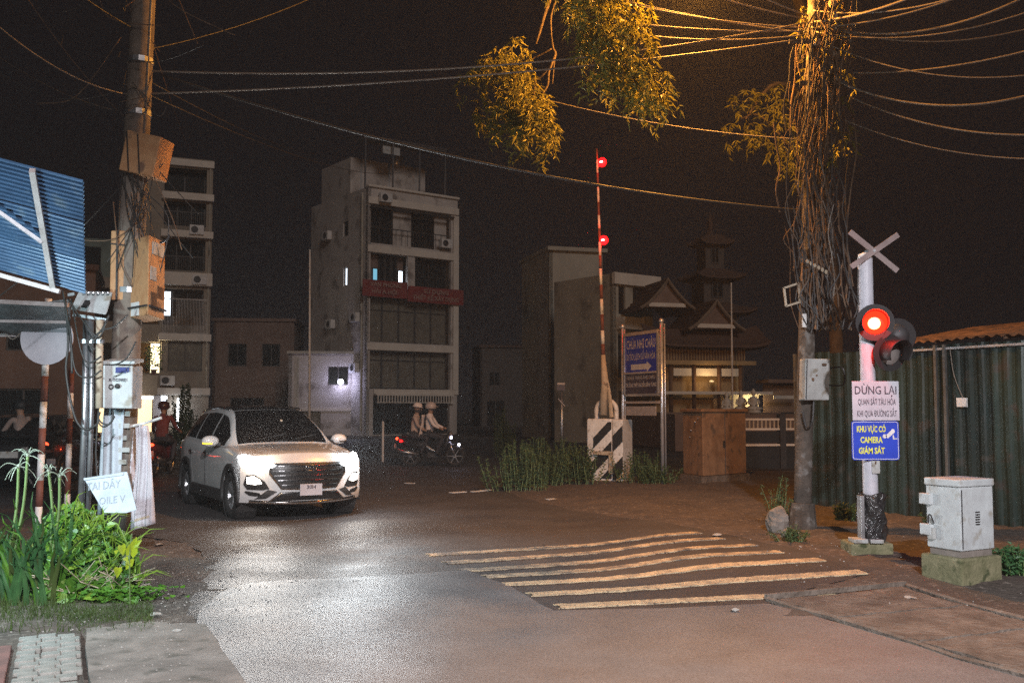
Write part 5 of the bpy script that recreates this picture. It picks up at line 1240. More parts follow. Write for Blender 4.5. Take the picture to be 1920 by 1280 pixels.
# ------------------------------------------------------------------ people (one continuous skinned body each)
def make_person(name, label, parent_bike, J, edges, rad, mats, regions, helmet, loc, heading, hair=None):
    root = thing(name, label, 'person', loc, heading)
    names = list(J); me = bpy.data.meshes.new('body')
    me.from_pydata([J[k] for k in names], [(names.index(a), names.index(b)) for a, b in edges], [])
    o = bpy.data.objects.new('body', me); COL.objects.link(o)
    sk = o.modifiers.new('skin', 'SKIN'); sk.use_smooth_shade = True
    for i, k in enumerate(names):
        r = rad[k]; me.skin_vertices[0].data[i].radius = (r, r) if not isinstance(r, tuple) else r
        me.skin_vertices[0].data[i].use_root = (k == 'pelvis')
    o.modifiers.new('sub', 'SUBSURF').levels = 2; o.modifiers['sub'].render_levels = 2
    dg = bpy.context.evaluated_depsgraph_get(); m2 = bpy.data.meshes.new_from_object(o.evaluated_get(dg))
    COL.objects.unlink(o); bpy.data.objects.remove(o)
    for q in mats: m2.materials.append(q)
    segs_ = [(Vector(J[a]), Vector(J[b]), regions.get(a + '-' + b, 0)) for a, b in edges]
    for p in m2.polygons:
        c = p.center; best = 9; mi = 0
        for a, b, r in segs_:
            ab = b - a; s = max(0, min(1, (c - a).dot(ab) / max(1e-9, ab.length_squared))); d = (c - (a + ab * s)).length
            if d < best: best = d; mi = r
        p.material_index = mi; p.use_smooth = True
    m2.name = 'body'; ob = bpy.data.objects.new('body', m2); COL.objects.link(ob); ob.parent = root
    h = Vector(J['head'])
    if helmet:
        t = MB(); t.lathe([(.125, -.03), (.14, .0), (.138, .06), (.11, .12), (.05, .155), (.0, .16)], 18, Matrix.Translation(h + Vector((-.01, 0, .0))) @ Matrix.Scale(1.12, 4, (1, 0, 0)), caps=False); he = build('helmet', t, helmet, root, smooth=True)
        t = MB(); t.grid(lambda u, v: (h.x + .12 + .085 * v, h.y + (u - .5) * .20 * (1 - .3 * v), h.z + .03 - .015 * v), lin(0, 1, 8), lin(0, 1, 4), thick=(0, 0, .008)); build('peak', t, helmet, he)
    # simple face: nose, eyes
    t = MB(); t.sphere(h + Vector((.105, 0, -.03)), (.022, .014, .022), 8, 5); build('nose', t, M_skin, ob, smooth=True)
    for s in (-1, 1):
        t = MB(); t.sphere(h + Vector((.088, s * .035, -.003)), .011, 8, 5); build('eye', t, M_black, ob)
        t = MB(); t.sphere(h + Vector((0, s * .095, -.02)), (.025, .012, .032), 8, 5); build('ear', t, M_skin, ob, smooth=True)
    t = MB(); t.sphere(h + Vector((.092, 0, -.075)), (.012, .028, .007), 8, 5); build('mouth', t, M_jacketred, ob)
    return root
def rider_pose(px=-.12, lean=.10, arms=True, dz=0):
    J = {'pelvis': (px, 0, .90 + dz), 'waist': (px + lean * .2, 0, 1.06 + dz), 'chest': (px + lean * .7, 0, 1.28 + dz), 'neck': (px + lean, 0, 1.45 + dz), 'headbase': (px + lean + .02, 0, 1.52 + dz), 'head': (px + lean + .03, 0, 1.62 + dz), 'crown': (px + lean + .02, 0, 1.70 + dz)}
    R_ = {'pelvis': (.15, .13), 'waist': (.135, .115), 'chest': (.165, .125), 'neck': .06, 'headbase': .065, 'head': (.095, .105), 'crown': (.06, .07)}
    E = [('pelvis', 'waist'), ('waist', 'chest'), ('chest', 'neck'), ('neck', 'headbase'), ('headbase', 'head'), ('head', 'crown')]
    reg = {'headbase-head': 2, 'head-crown': 2, 'neck-headbase': 2}
    for s, n in ((1, 'l'), (-1, 'r')):
        sx = px + lean * .85
        J['sh' + n] = (sx, s * .19, 1.38 + dz); R_['sh' + n] = .062
        hx = .30 if arms else px + .32; hz = 1.03 if arms else 1.02 + dz; hy = .32 if arms else .12
        J['el' + n] = ((sx + hx) / 2 - .04, s * (.27 if arms else .25), 1.14 + dz * .5); R_['el' + n] = .047
        J['wr' + n] = (hx - .07, s * (hy - .02), hz + .03); R_['wr' + n] = .034
        J['ha' + n] = (hx + .02, s * hy, hz); R_['ha' + n] = .036
        J['fi' + n] = (hx + .05, s * (hy + .02), hz - .035); R_['fi' + n] = .02
        E += [('chest', 'sh' + n), ('sh' + n, 'el' + n), ('el' + n, 'wr' + n), ('wr' + n, 'ha' + n), ('ha' + n, 'fi' + n)]
        reg['wr%s-ha%s' % (n, n)] = 2; reg['ha%s-fi%s' % (n, n)] = 2
        J['hip' + n] = (px + .02, s * .11, .87 + dz); R_['hip' + n] = .095
        kx = px + .42; J['kn' + n] = (kx, s * .19, .80 + dz * .4); R_['kn' + n] = .065
        J['an' + n] = (kx - .20, s * .19, .38 + dz * .3); R_['an' + n] = .042
        J['toe' + n] = (kx - .02, s * .21, .34 + dz * .3); R_['toe' + n] = .034
        E += [('pelvis', 'hip' + n), ('hip' + n, 'kn' + n), ('kn' + n, 'an' + n), ('an' + n, 'toe' + n)]
        for q in ('pelvis-hip' + n, 'hip%s-kn%s' % (n, n), 'kn%s-an%s' % (n, n)): reg[q] = 1
        reg['an%s-toe%s' % (n, n)] = 3
    return J, E, R_, reg
def rider(name_label, bike, loc, heading, jacket, helmet, hood=False, hat=False, **kw):
    J, E, R_, reg = rider_pose(**kw); o = make_person('person', name_label, bike, J, E, R_, [jacket, M_trouser, M_skin, M_black], reg, helmet, loc, heading)
    if hat:
        h = Vector(J['head']); t = MB(); t.lathe([(.165, .015), (.13, .035), (.122, .08), (.095, .125), (.0, .14)], 18, Matrix.Translation(h + Vector((0, 0, .03))) @ Matrix.Rotation(R(8), 4, 'Y'), caps=False); build('sun_hat', t, M_shirtwhite, o, smooth=True)
        t = MB(); t.sphere(h + Vector((.02, 0, -.065)), (.105, .098, .06), 12, 7); build('face_mask', t, M_trouser, o, smooth=True)
    if hood:
        h = Vector(J['head']); t = MB(); t.sphere(h + Vector((.035, 0, -.045)), (.095, .09, .06), 12, 7); build('face_mask', t, M_trouser, o, smooth=True)
        h = Vector(J['head']); t = MB(); t.sphere(h + Vector((-.03, 0, .005)), (.128, .125, .185), 14, 10); (build('hood', t, jacket, o, smooth=True) if helmet is None else None)
        t = MB(); V = [(h.x - .16 + .05 * (u > .5), s_ * .2, 1.42 - .62 * u) for u in (0, 1) for s_ in (-1, 1)]; t.grid(lambda u, v: (J['pelvis'][0] - .17 - .05 * u + .03 * math.sin(v * 9 + u * 4), (v - .5) * (.36 + .1 * u), 1.42 - .60 * u), lin(0, 1, 8), lin(0, 1, 9), thick=(-.012, 0, 0)); build('jacket_back', t, jacket, o, smooth=True)
    return o
# middle bike heading to the right
p = GX(812, 27.6); p.z = 0
mbk = make_bike('motorbike', 'dark motorbike with small white running lamps crossing behind the car', (p.x, p.y, 0), R(-6), M_bikedark)
for (x, y, z) in ((.52, -.05, .80), (.74, -.04, .60)):
    t = MB(); t.sphere((x, y, z), (.03, .03, .045), 8, 6); build('running_lamp', t, M_whiteled, mbk, smooth=True)
t = MB(); t.sphere((-.86, -.16, .70), (.04, .03, .035), 8, 6); build('side_lamp', t, M_redled, mbk)
rider('rider in a white jacket leaning back on the dark motorbike', mbk, (p.x, p.y, 0), R(-6), M_shirtwhite, M_helmetpale, True, px=-.10, lean=.02)
rider('passenger in a tan top and cap behind the white jacket rider', mbk, (p.x, p.y, 0), R(-6), M_shirttan, None, hat=True, px=-.52, lean=.06, arms=False, dz=-.03)
# bike going away between the pole and the car
p = GX(309, 24.0)
rb = make_bike('motorbike', 'dark red motorbike with lit tail lamp riding away past the banner', (p.x, p.y, 0), R(93), M_bikered)
rider('rider in a dark red jacket seen from behind beside the banner', rb, (p.x, p.y, 0), R(93), M_jacketred, M_helmet, lean=.08)
light('tail_lamp_glow', 'POINT', (-1.12, 0, .76), 2.0, (1, .08, .02), rb, radius=.04)
# scooter at the far left
p = GX(38, 20.0)
sb_ = make_bike('motorbike', 'black scooter turning in beside the dark car', (p.x, p.y, 0), R(150), M_bikedark, tail=False)
rider('rider in a pale shirt with dark hair on the black scooter', sb_, (p.x, p.y, 0), R(150), M_shirtpale, M_black, lean=.06)
# ------------------------------------------------------------------ buildings
def wall_holes(w, z0, z1, holes, t_=.22, y=0.0):
    """Wall in the local XZ plane (face at y), with rectangular holes (x0,x1,z0,z1)."""
    xs = sorted({0, w} | {min(w, max(0, h[i])) for h in holes for i in (0, 1)}); zs = sorted({z0, z1} | {min(z1, max(z0, h[i])) for h in holes for i in (2, 3)})
    mb = MB()
    for a, b in zip(xs, xs[1:]):
        run = None
        for c, d in zip(zs, zs[1:]):
            mx, mz = (a + b) / 2, (c + d) / 2
            solid = not any(h[0] < mx < h[1] and h[2] < mz < h[3] for h in holes)
            if solid: run = (run[0], d) if run else (c, d)
            if (not solid or d == zs[-1]) and run:
                mb.b2(a, b, y, y + t_, run[0], run[1]); run = None
    return mb
def window(parent, x0, x1, z0, z1, y, nv=2, m=None, nm='window', frame=M_winframe, transom=None):
    w = MB(); f = .06
    w.b2(x0, x0 + f, y - .04, y + .04, z0, z1); w.b2(x1 - f, x1, y - .04, y + .04, z0, z1); w.b2(x0 + f, x1 - f, y - .04, y + .04, z0, z0 + f); w.b2(x0 + f, x1 - f, y - .04, y + .04, z1 - f, z1)
    for k in range(1, nv): x = x0 + (x1 - x0) * k / nv; w.b2(x - f / 2, x + f / 2, y - .038, y + .038, z0 + f, z1 - f)
    wo = build(nm, w, frame, parent)
    for k in range(nv):
        a = x0 + (x1 - x0) * k / nv + f / 2; b = x0 + (x1 - x0) * (k + 1) / nv - f / 2; t = MB(); t.b2(a, b, y - .01, y + .01, z0 + f * .8, z1 - f * .8)
        mm = m[k] if isinstance(m, (list, tuple)) else (m or M_glass); build('pane', t, mm, wo)
    return wo
def place(px, Y, ang): p = GX(px, Y); return Vector((p.x, p.y, -.02)), ang
def sidewalls(parent, w, d, z0, z1, m, holes_left=()):
    mb = wall_holes(d, z0, z1, list(holes_left), .2); # left side wall: plane x=0, running +y
    mb.v = [(y_, x_, z_) for (x_, y_, z_) in mb.v]; build('side_wall', mb, m, parent)
    mb = MB(); mb.b2(w - .2, w, .222, d, z0, z1); build('side_wall', mb, m, parent)
    mb = MB(); mb.b2(.202, w - .202, d - .2, d, z0, z1); build('rear_wall', mb, m, parent)
# --- main four storey block
angM = math.atan2(.6, .8); bM = thing('apartment_building', 'four storey grey block with glazed floors and a red banner', 'building', place(687, 58, 0)[0], angM)
w = 6.34; D = 7.6
holes = [(.12, 5.85, 2.75, 5.0), (.12, 5.85, 5.5, 8.2), (.12, 2.75, 8.75, 10.75), (3.25, 5.85, 8.75, 10.75), (.2, 5.85, 11.35, 13.65), (.45, 5.8, .02, 2.35)]
build('front_wall', wall_holes(w, 0, 14.65, holes, .25), M_wallgrey, bM)
sidewalls(bM, w, D, 0, 14.65, M_wallgrey, [(2.55, 3.05, 9.05, 10.15), (2.45, 3.15, 12.1, 13.0)])
for z in (0, 2.5, 5.2, 8.4, 11.0, 13.7):
    t = MB(); t.b2(.22, w - .22, .26, D - .22, z, z + .2); build('floor_slab', t, M_wallgrey, bM)
for z in (2.44, 5.02, 10.78, 13.66):      # projecting sill bands
    t = MB(); t.b2(-.02 if z != 2.44 else .45, w + .04, -.12, -.003, z, z + (.42 if z > 3 else .3)); build('floor_band', t, M_walltrim, bM, bevel=.02)
t = MB(); t.b2(w - .36, w + .03, -.115, -.004, 2.75, 13.6); build('corner_pilaster', t, M_walltrim, bM)
t = MB(); t.b2(-.06, w + .06, -.16, .3, 14.65, 14.80); build('cornice', t, M_walltrim, bM, bevel=.03)
for (z0, z1) in ((2.76, 5.0), (5.5, 8.2)):
    for k in range(5):
        x0 = .14 + k * 1.142; window(bM, x0, x0 + 1.135, z0 + .02, z1 - .02, .55, 1, M_curtain)
    t = MB(); t.b2(.12, 5.85, .5, .6, (z1 + z0) / 2 + .55, (z1 + z0) / 2 + .62); build('transom', t, M_winframe, bM)
lit_ = [M_litwin, M_litwin2, M_glass, M_glass, M_glass, M_litwin]
for k in range(6):
    x0 = .14 + k * .435; wd_ = .43 if k else .14
    m_ = [M_litwin if k in (0, 5) else (M_litwin2 if k == 1 else M_glass)]
    za = 8.95 if k in (0, 1, 5) else 8.77; zb = 9.95 if k in (0, 1, 5) else 10.73
    window(bM, x0 if k else .13, x0 + .40 if k else .33, za, zb, .5, 1, m_)
t = MB(); t.b2(.12, 2.75, .6, .68, 8.75, 10.75); build('inner_wall', t, M_wallbrown, bM)
window(bM, 3.27, 5.83, 8.77, 10.73, .55, 2)
window(bM, .22, 2.0, 11.4, 13.5, .6, 2); window(bM, 3.3, 4.95, 11.4, 13.3, .6, 2)
for xa_, xb_ in ((2.02, 3.28), (4.97, 5.85)): t = MB(); t.b2(xa_, xb_, .55, .75, 11.35, 13.65); build('inner_wall', t, M_wallgrey, bM)
t = MB(); t.b2(.1, 5.95, -.25, -.004, 13.42, 13.5); build('canopy_lip', t, M_winframe, bM)
window(bM, .5, 2.9, .1, 2.3, .2, 3, M_glass, 'shutter_door'); window(bM, 3.0, 5.75, .1, 2.3, .2, 3, M_glass, 'shutter_door')
t = MB(); t.b2(2.58, 3.02, -.0, .1, 9.08, 10.12); t.v = [(y_ * 1.0 + .08, x_, z_) for (x_, y_, z_) in t.v]; sw = build('side_window', t, M_winframe, bM)
t = MB(); t.b2(2.62, 2.80, 0, .03, 9.1, 10.1); t.v = [(y_ + .05, x_, z_) for (x_, y_, z_) in t.v]; build('pane', t, M_litwin, sw)
t = MB(); t.b2(2.48, 3.12, 0, .05, 12.12, 12.98); t.v = [(y_ + .08, x_, z_) for (x_, y_, z_) in t.v]; build('side_window', t, M_glass, bM)
t = MB()      # louvre rail under the first floor
for k in range(28): t.b2(.6 + k * .19, .66 + k * .19, -.3, -.24, 1.95, 2.42)
t.b2(.55, 5.95, -.31, -.23, 2.36, 2.43); t.b2(.55, 5.95, -.31, -.23, 1.93, 1.98); build('louvre_screen', t, M_walltrim, bM)
t = MB(); t.b2(.45, 5.9, -.3, -.05, 2.43, 2.5); build('screen_ledge', t, M_walltrim, bM)
# setback penthouse and steel terrace roof
t = MB(); t.b2(.6, w - .3, 3.4, D - .2, 14.65, 17.2); ph = build('penthouse', t, M_wallgrey, bM)
t = MB()
for x in (.3, 2.2, 4.1, 6.0): t.b2(x - .04, x + .04, .9, .98, 14.65, 17.9); t.bar((x, .9, 17.9), (x, 4.2, 18.5), .07)
t.bar((.2, .94, 17.9), (6.1, .94, 17.9), .08); build('terrace_frame', t, M_steel, bM)
t = MB(); t.grid(lambda u, v: (.2 + 5.9 * u, .8 + 3.6 * v, 17.97 + .6 * v + .02 * math.sin(u * 160)), lin(0, 1, 100), [0, 1], thick=(0, 0, .02)); build('terrace_roof', t, M_stain, bM)
t = MB(); t.b2(1.7, 2.9, 1.3, 1.36, 17.2, 17.7); build('roof_panel', t, M_boxwhite, bM)
# red banner
bnr = thing('banner', 'faded red cloth banner tied across the grey block', 'banner', bM.location, angM)
t = MB(); t.grid(lambda u, v: (-.42 + 3.0 * u, -.2 - .05 * math.sin(u * 7), 8.15 + .98 * v), lin(0, 1, 12), [0, 1], thick=(0, .01, 0)); b1_ = build('left_half', t, M_banner, bnr)
t = MB(); t.grid(lambda u, v: (2.62 + 4.0 * u, -.22 - .05 * math.sin(u * 8), 8.0 + .95 * v), lin(0, 1, 12), [0, 1], thick=(0, .01, 0)); b2_o = build('right_half', t, M_banner, bnr)
text('lettering', 'VĂN PHÒNG', .26, M_bannertext, b1_, 1.1, 8.86, y=-.27, width=2.1, bold=.02); text('lettering', 'HẢI Á HỘI', .26, M_bannertext, b1_, 1.0, 8.45, y=-.27, width=1.7, bold=.02)
text('lettering', 'SỬ DỤNG', .26, M_bannertext, b2_o, 4.6, 8.68, y=-.29, width=1.8, bold=.02); text('lettering', 'THIẾT KẾ XÂY DỰNG', .26, M_bannertext, b2_o, 4.6, 8.28, y=-.29, width=3.3, bold=.02)

# air conditioners, water tank and aerials
def aircon(parent, x, y, z, side=False):
    t = MB(); t.box((x, y, z), (.30, .80, .55) if side else (.80, .30, .55)); u = build('air_conditioner', t, M_white, parent, bevel=.02)
    c = Vector((x - .155, y, z)) if side else Vector((x - .12, y - .155, z)); Mx = Matrix.Translation(c) @ Matrix.Rotation(R(90), 4, 'Y' if side else 'X')
    t = MB(); t.lathe([(.0, .0), (.2, .0), (.2, .012), (0, .012)], 16, Mx, caps=False); build('fan_grille', t, M_darkmet, u)
for (y, z) in ((1.2, 7.0), (1.2, 4.0), (5.0, 12.4), (4.4, 6.8)): aircon(bM, -.18, y, z, True)
aircon(bM, 5.3, -.28, 11.75); aircon(bM, 1.0, -.32, 14.05)
t = MB(); t.lathe([(.0, 0), (.5, 0), (.5, 1.0), (.2, 1.2), (0, 1.2)], 16, Matrix.Translation((4.8, 5.0, 17.2))); build('water_tank', t, M_stain, bM, smooth=True)
t = MB(); t.tube([(-.03, .6, .3), (-.06, .6, 14.4)], .06, 6); build('downpipe', t, M_wallgreen, bM)
t = MB()
for k in range(14): t.b2(.35 + k * .40, .37 + k * .40, .06, .09, 11.36, 12.3)
t.b2(.2, 5.85, .05, .1, 12.28, 12.33); build('balcony_rail', t, M_winframe, bM)
t = MB()
for k in range(14): t.b2(3.3 + k * .19, 3.32 + k * .19, .06, .09, 8.76, 9.6)
t.b2(3.26, 5.85, .05, .1, 9.58, 9.63); build('balcony_rail', t, M_winframe, bM)
# --- low annexe with a white lamp
bA = thing('annexe', 'low pale annexe with a single bright lamp beside the grey block', 'building', place(541, 59, 0)[0], R(8))
wA = 4.45; build('front_wall', wall_holes(wA, 0, 4.85, [(2.3, 3.5, 3.0, 4.1), (.5, 1.9, .0, 1.5)], .2), M_wallgrey, bA); sidewalls(bA, wA, 5, 0, 4.85, M_wallgrey)
window(bA, 2.3, 3.5, 3.0, 4.1, .12, 2); window(bA, .5, 1.9, .02, 1.5, .12, 2, M_curtain, 'gate')
t = MB(); t.b2(-.1, wA + .1, -.25, 5.1, 4.85, 5.0); build('roof_slab', t, M_wallgreen, bA)
t = MB(); t.b2(.5, .62, -.05, -.004, .3, 4.6); build('downpipe', t, M_wallgreen, bA)
t = MB(); t.b2(-.02, wA + .02, -.06, -.004, 1.45, 1.62); build('wall_band', t, M_walltrim, bA)
t = MB(); t.box((3.06, -.18, 3.22), (.22, .3, .1)); la = build('wall_lamp', t, M_darkmet, bA)
t = MB(); t.sphere((3.06, -.36, 3.18), .17, 12, 8); build('lamp_globe', t, M_whiteled, la, smooth=True)
light('annexe_lamp_light', 'POINT', (3.06, -.75, 3.15), 40, (.62, .62, 1.0), bA, radius=.1)

# --- left six storey tube house
angL = math.atan2(.385, .923); rc = GX(392, 58); wL = 7.6
p0 = Vector((rc.x - .923 * wL, rc.y - .385 * wL, -.02)); bL = thing('tube_house', 'narrow six storey house with balconies above a lit shop', 'building', p0, angL)
H_ = 16.2; xr0 = 4.9           # right-hand bay starts here
hol = [(.3, 2.1, .25, 2.35), (2.3, 4.6, .25, 2.35), (4.95, 5.35, .25, 2.35), (5.3, 7.2, 3.75, 5.45), (3.2, 4.95, 3.6, 5.4), (5.0, 7.2, 6.4, 8.5), (3.0, 4.8, 6.4, 8.5), (4.9, 7.25, 9.6, 11.4), (4.9, 7.25, 12.2, 13.6), (4.9, 7.25, 14.2, 15.6), (.5, 2.4, 3.7, 5.3), (.5, 2.4, 6.5, 8.4)]
fw_ = wall_holes(wL, 0, H_, hol + [(-.1, 3.6, 9.0, H_ + 1)], .25); build('front_wall', fw_, M_wallcream, bL)
t = MB(); t.b2(3.6, 3.8, .26, 9, 9.0, H_); build('side_wall', t, M_wallcream, bL); t = MB(); t.b2(0, .2, .26, 9, 0, 9.0); build('side_wall', t, M_wallcream, bL); t = MB(); t.b2(wL - .2, wL, .26, 9, 0, H_); build('side_wall', t, M_wallcream, bL)
t = MB(); t.b2(0, 3.7, 1.6, 1.8, 9.0, 11.4); build('setback_wall', t, M_wallteal, bL); t = MB(); t.b2(.4, 1.6, 1.52, 1.6, 9.5, 10.9); build('setback_window', t, M_glass, bL)
for z in (2.38, 5.5, 8.7, 11.5, 13.7, 15.7):
    t = MB(); t.b2(4.75, wL + .05, -.35 if z < 14 else -.2, -.004, z, z + (.75 if z == 8.7 else .4)); build('floor_band', t, M_walltrim, bL, bevel=.02)
    t = MB(); t.b2(.26 if z < 9 else 3.82, wL - .22, .27, 8.7, z, z + .18); build('floor_slab', t, M_wallcream, bL)
t = MB(); t.b2(-.1, 4.74, -.5, -.004, 2.36, 3.5); build('shop_fascia', t, M_wallcream, bL)
window(bL, 5.3, 7.2, 3.75, 5.45, .1, 2, M_curtain)
wq = window(bL, 3.2, 4.95, 3.6, 5.4, .6, 3, [M_litwarm, M_glass, M_litwarm])
t = MB(); t.b2(3.2, 4.95, .75, .8, 3.6, 5.4); build('inner_wall', t, M_wallcream, bL)
light('balcony_lamp', 'POINT', (4.6, .15, 5.1), 30, (1.0, .80, .45), bL, radius=.08)
window(bL, 5.0, 5.45, 6.9, 8.4, .2, 1, M_litwin); window(bL, 5.5, 7.2, 6.4, 8.5, .5, 2); window(bL, 3.0, 4.8, 6.4, 8.5, .3, 2)
window(bL, 4.9, 7.25, 9.6, 11.4, .5, 3); window(bL, 4.9, 7.25, 12.2, 13.6, .5, 3); window(bL, 4.9, 7.25, 14.2, 15.6, .8, 2)
for q in ((.5, 2.4, 3.7, 5.3), (.5, 2.4, 6.5, 8.4)): window(bL, *q, .2, 2)
t = MB()
for k in range(30): t.b2(4.95 + k * .083, 4.975 + k * .083, -.33, -.30, 5.9, 7.9 if k > 8 else 6.9)
t.b2(4.9, 7.4, -.34, -.29, 7.86, 7.92); t.b2(4.9, 7.4, -.34, -.29, 5.9, 5.95); build('balcony_grille', t, M_wallgrey, bL)
for x0, x1 in ((.32, 2.08), (2.32, 4.58), (4.97, 5.33)):
    t = MB(); t.b2(x0, x1, 1.4, 1.45, .25, 2.35); build('shop_back', t, M_shopin if x0 < 4 else M_litwin, bL)
    t = MB(); t.b2(x0, x1, .3, .34, 2.15, 2.3); build('shop_tube_light', t, M_tube, bL)
for (x0, x1) in ((.25, .32), (2.08, 2.32), (4.58, 4.97)):
    t = MB(); t.b2(x0 - .02, x1 + .02, -.06, -.004, .2, 2.34); build('shop_pilaster', t, M_signwhite, bL)
t = MB()
for k in range(9): t.b2(4.97, 5.33, 1.30, 1.36, .4 + k * .17, .43 + k * .17)
build('shelf_slats', t, M_boxgrey, bL)
t = MB(); t.tube([(5.9, -.25, .4), (5.9, -.25, 2.2)], .05, 8); build('tube_lamp', t, M_tube, bL)
light('shop_light', 'POINT', (2.4, -1.2, 2.0), 120, (1.0, .86, .68), bL, radius=.3)
light('tube_lamp_light', 'POINT', (5.9, -.55, 1.6), 26, (.80, .88, 1.0), bL, radius=.1)
aircon(bL, 6.9, -.36, 9.05); aircon(bL, 6.7, -.36, 11.95); aircon(bL, 5.3, -.2, 3.2)
for z in (9.6, 12.2):
    t = MB()
    for k in range(22): t.b2(4.95 + k * .105, 4.97 + k * .105, -.3, -.27, z - .35, z + .75)
    t.b2(4.9, 7.25, -.31, -.26, z + .74, z + .79); build('balcony_rail', t, M_winframe, bL)
t = MB(); t.tube([(7.45, -.06, 2.4), (7.45, -.06, 16)], .05, 6); build('downpipe', t, M_wallgreen, bL)
# potted plant on the lit balcony
pp = thing('potted_plant', 'leafy potted plant silhouetted against the lit balcony window', 'plant', p0 + Vector((.923 * 4.55, .385 * 4.55 - .0, 0)) + Vector((.385, -.923, 0)) * .15 + Vector((0, 0, 3.5)))
t = MB(); t.lathe([(.12, 0), (.17, .3), (.15, .32)], 12); build('pot', t, M_redtile, pp)
t = MB()
for k in range(160):
    a = rng.uniform(0, 6.28); r_ = rng.uniform(0, .38); z = rng.uniform(.3, 1.6); c = Vector((r_ * math.cos(a), r_ * math.sin(a), z)); d = Vector((math.cos(a), math.sin(a), rng.uniform(-.2, .8))) * .16; sdv = d.orthogonal() * .25
    t.add([c, c + d * .5 + sdv, c + d, c + d * .5 - sdv], [(0, 1, 2, 3)])
build('foliage', t, M_weed, pp, fixn=False)

# --- low brown house between
bB = thing('low_house', 'low brown walled house between the two tall blocks', 'building', place(398, 66, 0)[0], R(6))
build('front_wall', wall_holes(5.3, 0, 7.4, [(1.0, 2.2, 4.4, 5.9), (3.2, 4.4, 4.4, 5.9), (1.2, 3.4, 0, 2.3)], .2), M_wallbrown, bB); sidewalls(bB, 5.3, 6, 0, 7.4, M_wallbrown)
window(bB, 1.0, 2.2, 4.4, 5.9, .12, 2); window(bB, 3.2, 4.4, 4.4, 5.9, .12, 2); window(bB, 1.2, 3.4, .02, 2.3, .12, 3, M_glass, 'gate')
t = MB(); t.b2(-.1, 5.4, -.15, 6.1, 7.4, 7.6); build('roof_slab', t, M_wallbrown, bB)

# --- right hand house
angR = math.atan2(.6, .8); bR = thing('townhouse', 'pale two storey townhouse standing behind the direction board', 'building', place(1150, 45, 0)[0], angR)
wR = 2.75; build('front_wall', wall_holes(wR, 0, 7.75, [(.35, .78, 5.9, 7.2), (1.25, 1.95, 6.1, 7.2), (.3, .8, 3.0, 5.0), (1.2, 1.8, 3.6, 4.9), (2.35, 2.75, 5.0, 7.15), (.3, 2.4, .1, 2.4)], .2), M_wallgreen, bR)
sidewalls(bR, wR, 4.2, 0, 7.75, M_wallgreen)
for q in ((.35, .78, 5.9, 7.2), (1.25, 1.95, 6.1, 7.2), (.3, .8, 3.0, 5.0), (1.2, 1.8, 3.6, 4.9)): window(bR, *q, .14, 1 if q[0] < 1 else 2)
window(bR, .3, 2.4, .1, 2.4, .14, 3, M_curtain, 'gate')
t = MB(); t.b2(-.05, wR + .15, -.2, -.003, 7.25, 7.78); build('parapet_band', t, M_walltrim, bR); t = MB(); t.b2(.2, 1.5, -.5, -.003, 5.2, 5.75); build('balcony', t, M_walltrim, bR)
t = MB(); t.b2(wR + .0, wR + .3, -.1, .1, 3.0, 5.2); build('side_fin', t, M_walltrim, bR)
for z in (.02, 2.6, 5.1, 7.5):
    t = MB(); t.b2(.21, wR - .21, .22, 4.0, z, z + .15); build('floor_slab', t, M_wallgreen, bR)
bR2 = thing('rear_house', 'taller dim house whose flat roof shows behind the townhouse', 'building', place(1030, 52, 0)[0], R(16))
build('front_wall', wall_holes(3.0, 0, 9.9, [(.6, 1.5, 6.6, 8.0)], .2), M_wallgreen, bR2); sidewalls(bR2, 3.0, 5, 0, 9.9, M_wallgreen); window(bR2, .6, 1.5, 6.6, 8.0, .14, 2)
t = MB(); t.b2(-.15, 3.2, -.25, 5.2, 9.9, 10.1); build('roof_slab', t, M_wallgreen, bR2)

# --- pagoda
pgp = GX(1290, 41); angP = R(14); pg = thing('pagoda', 'tiled temple hall with two gables and a lit terrace', 'temple', Vector((pgp.x - .9, pgp.y, -.02)), angP)
t = MB(); t.b2(-.2, 5.2, 0, 7, 0, 1.45); build('podium', t, M_wallbrown, pg)
t = MB(); t.b2(.0, 4.0, 1.2, 1.4, 1.45, 4.6); build('hall_wall', t, M_pagwall, pg)
for x in (.5, 1.55, 2.7, 3.7):
    t = MB(); t.cyl((x, .7, 1.45), (x, .7, 3.45), .09, n=10); build('column', t, M_wood, pg, smooth=True)
t = MB(); t.b2(-.3, 4.3, .4, 1.0, 3.45, 3.62); build('eave_beam', t, M_pagwall, pg)
for (x0, x1) in ((.62, 1.45), (1.65, 2.6), (2.8, 3.6)):
    t = MB(); t.b2(x0, x1, .68, .72, 2.98, 3.3); build('lintel_board', t, M_walltrim, pg)
t = MB(); t.b2(-.5, 4.9, .1, .9, 2.2, 2.32); build('terrace_roof', t, M_walltrim, pg)
t = MB(); t.b2(2.6, 4.7, 1.0, 1.1, 1.45, 2.2); build('lit_terrace_wall', t, M_walltrim, pg)
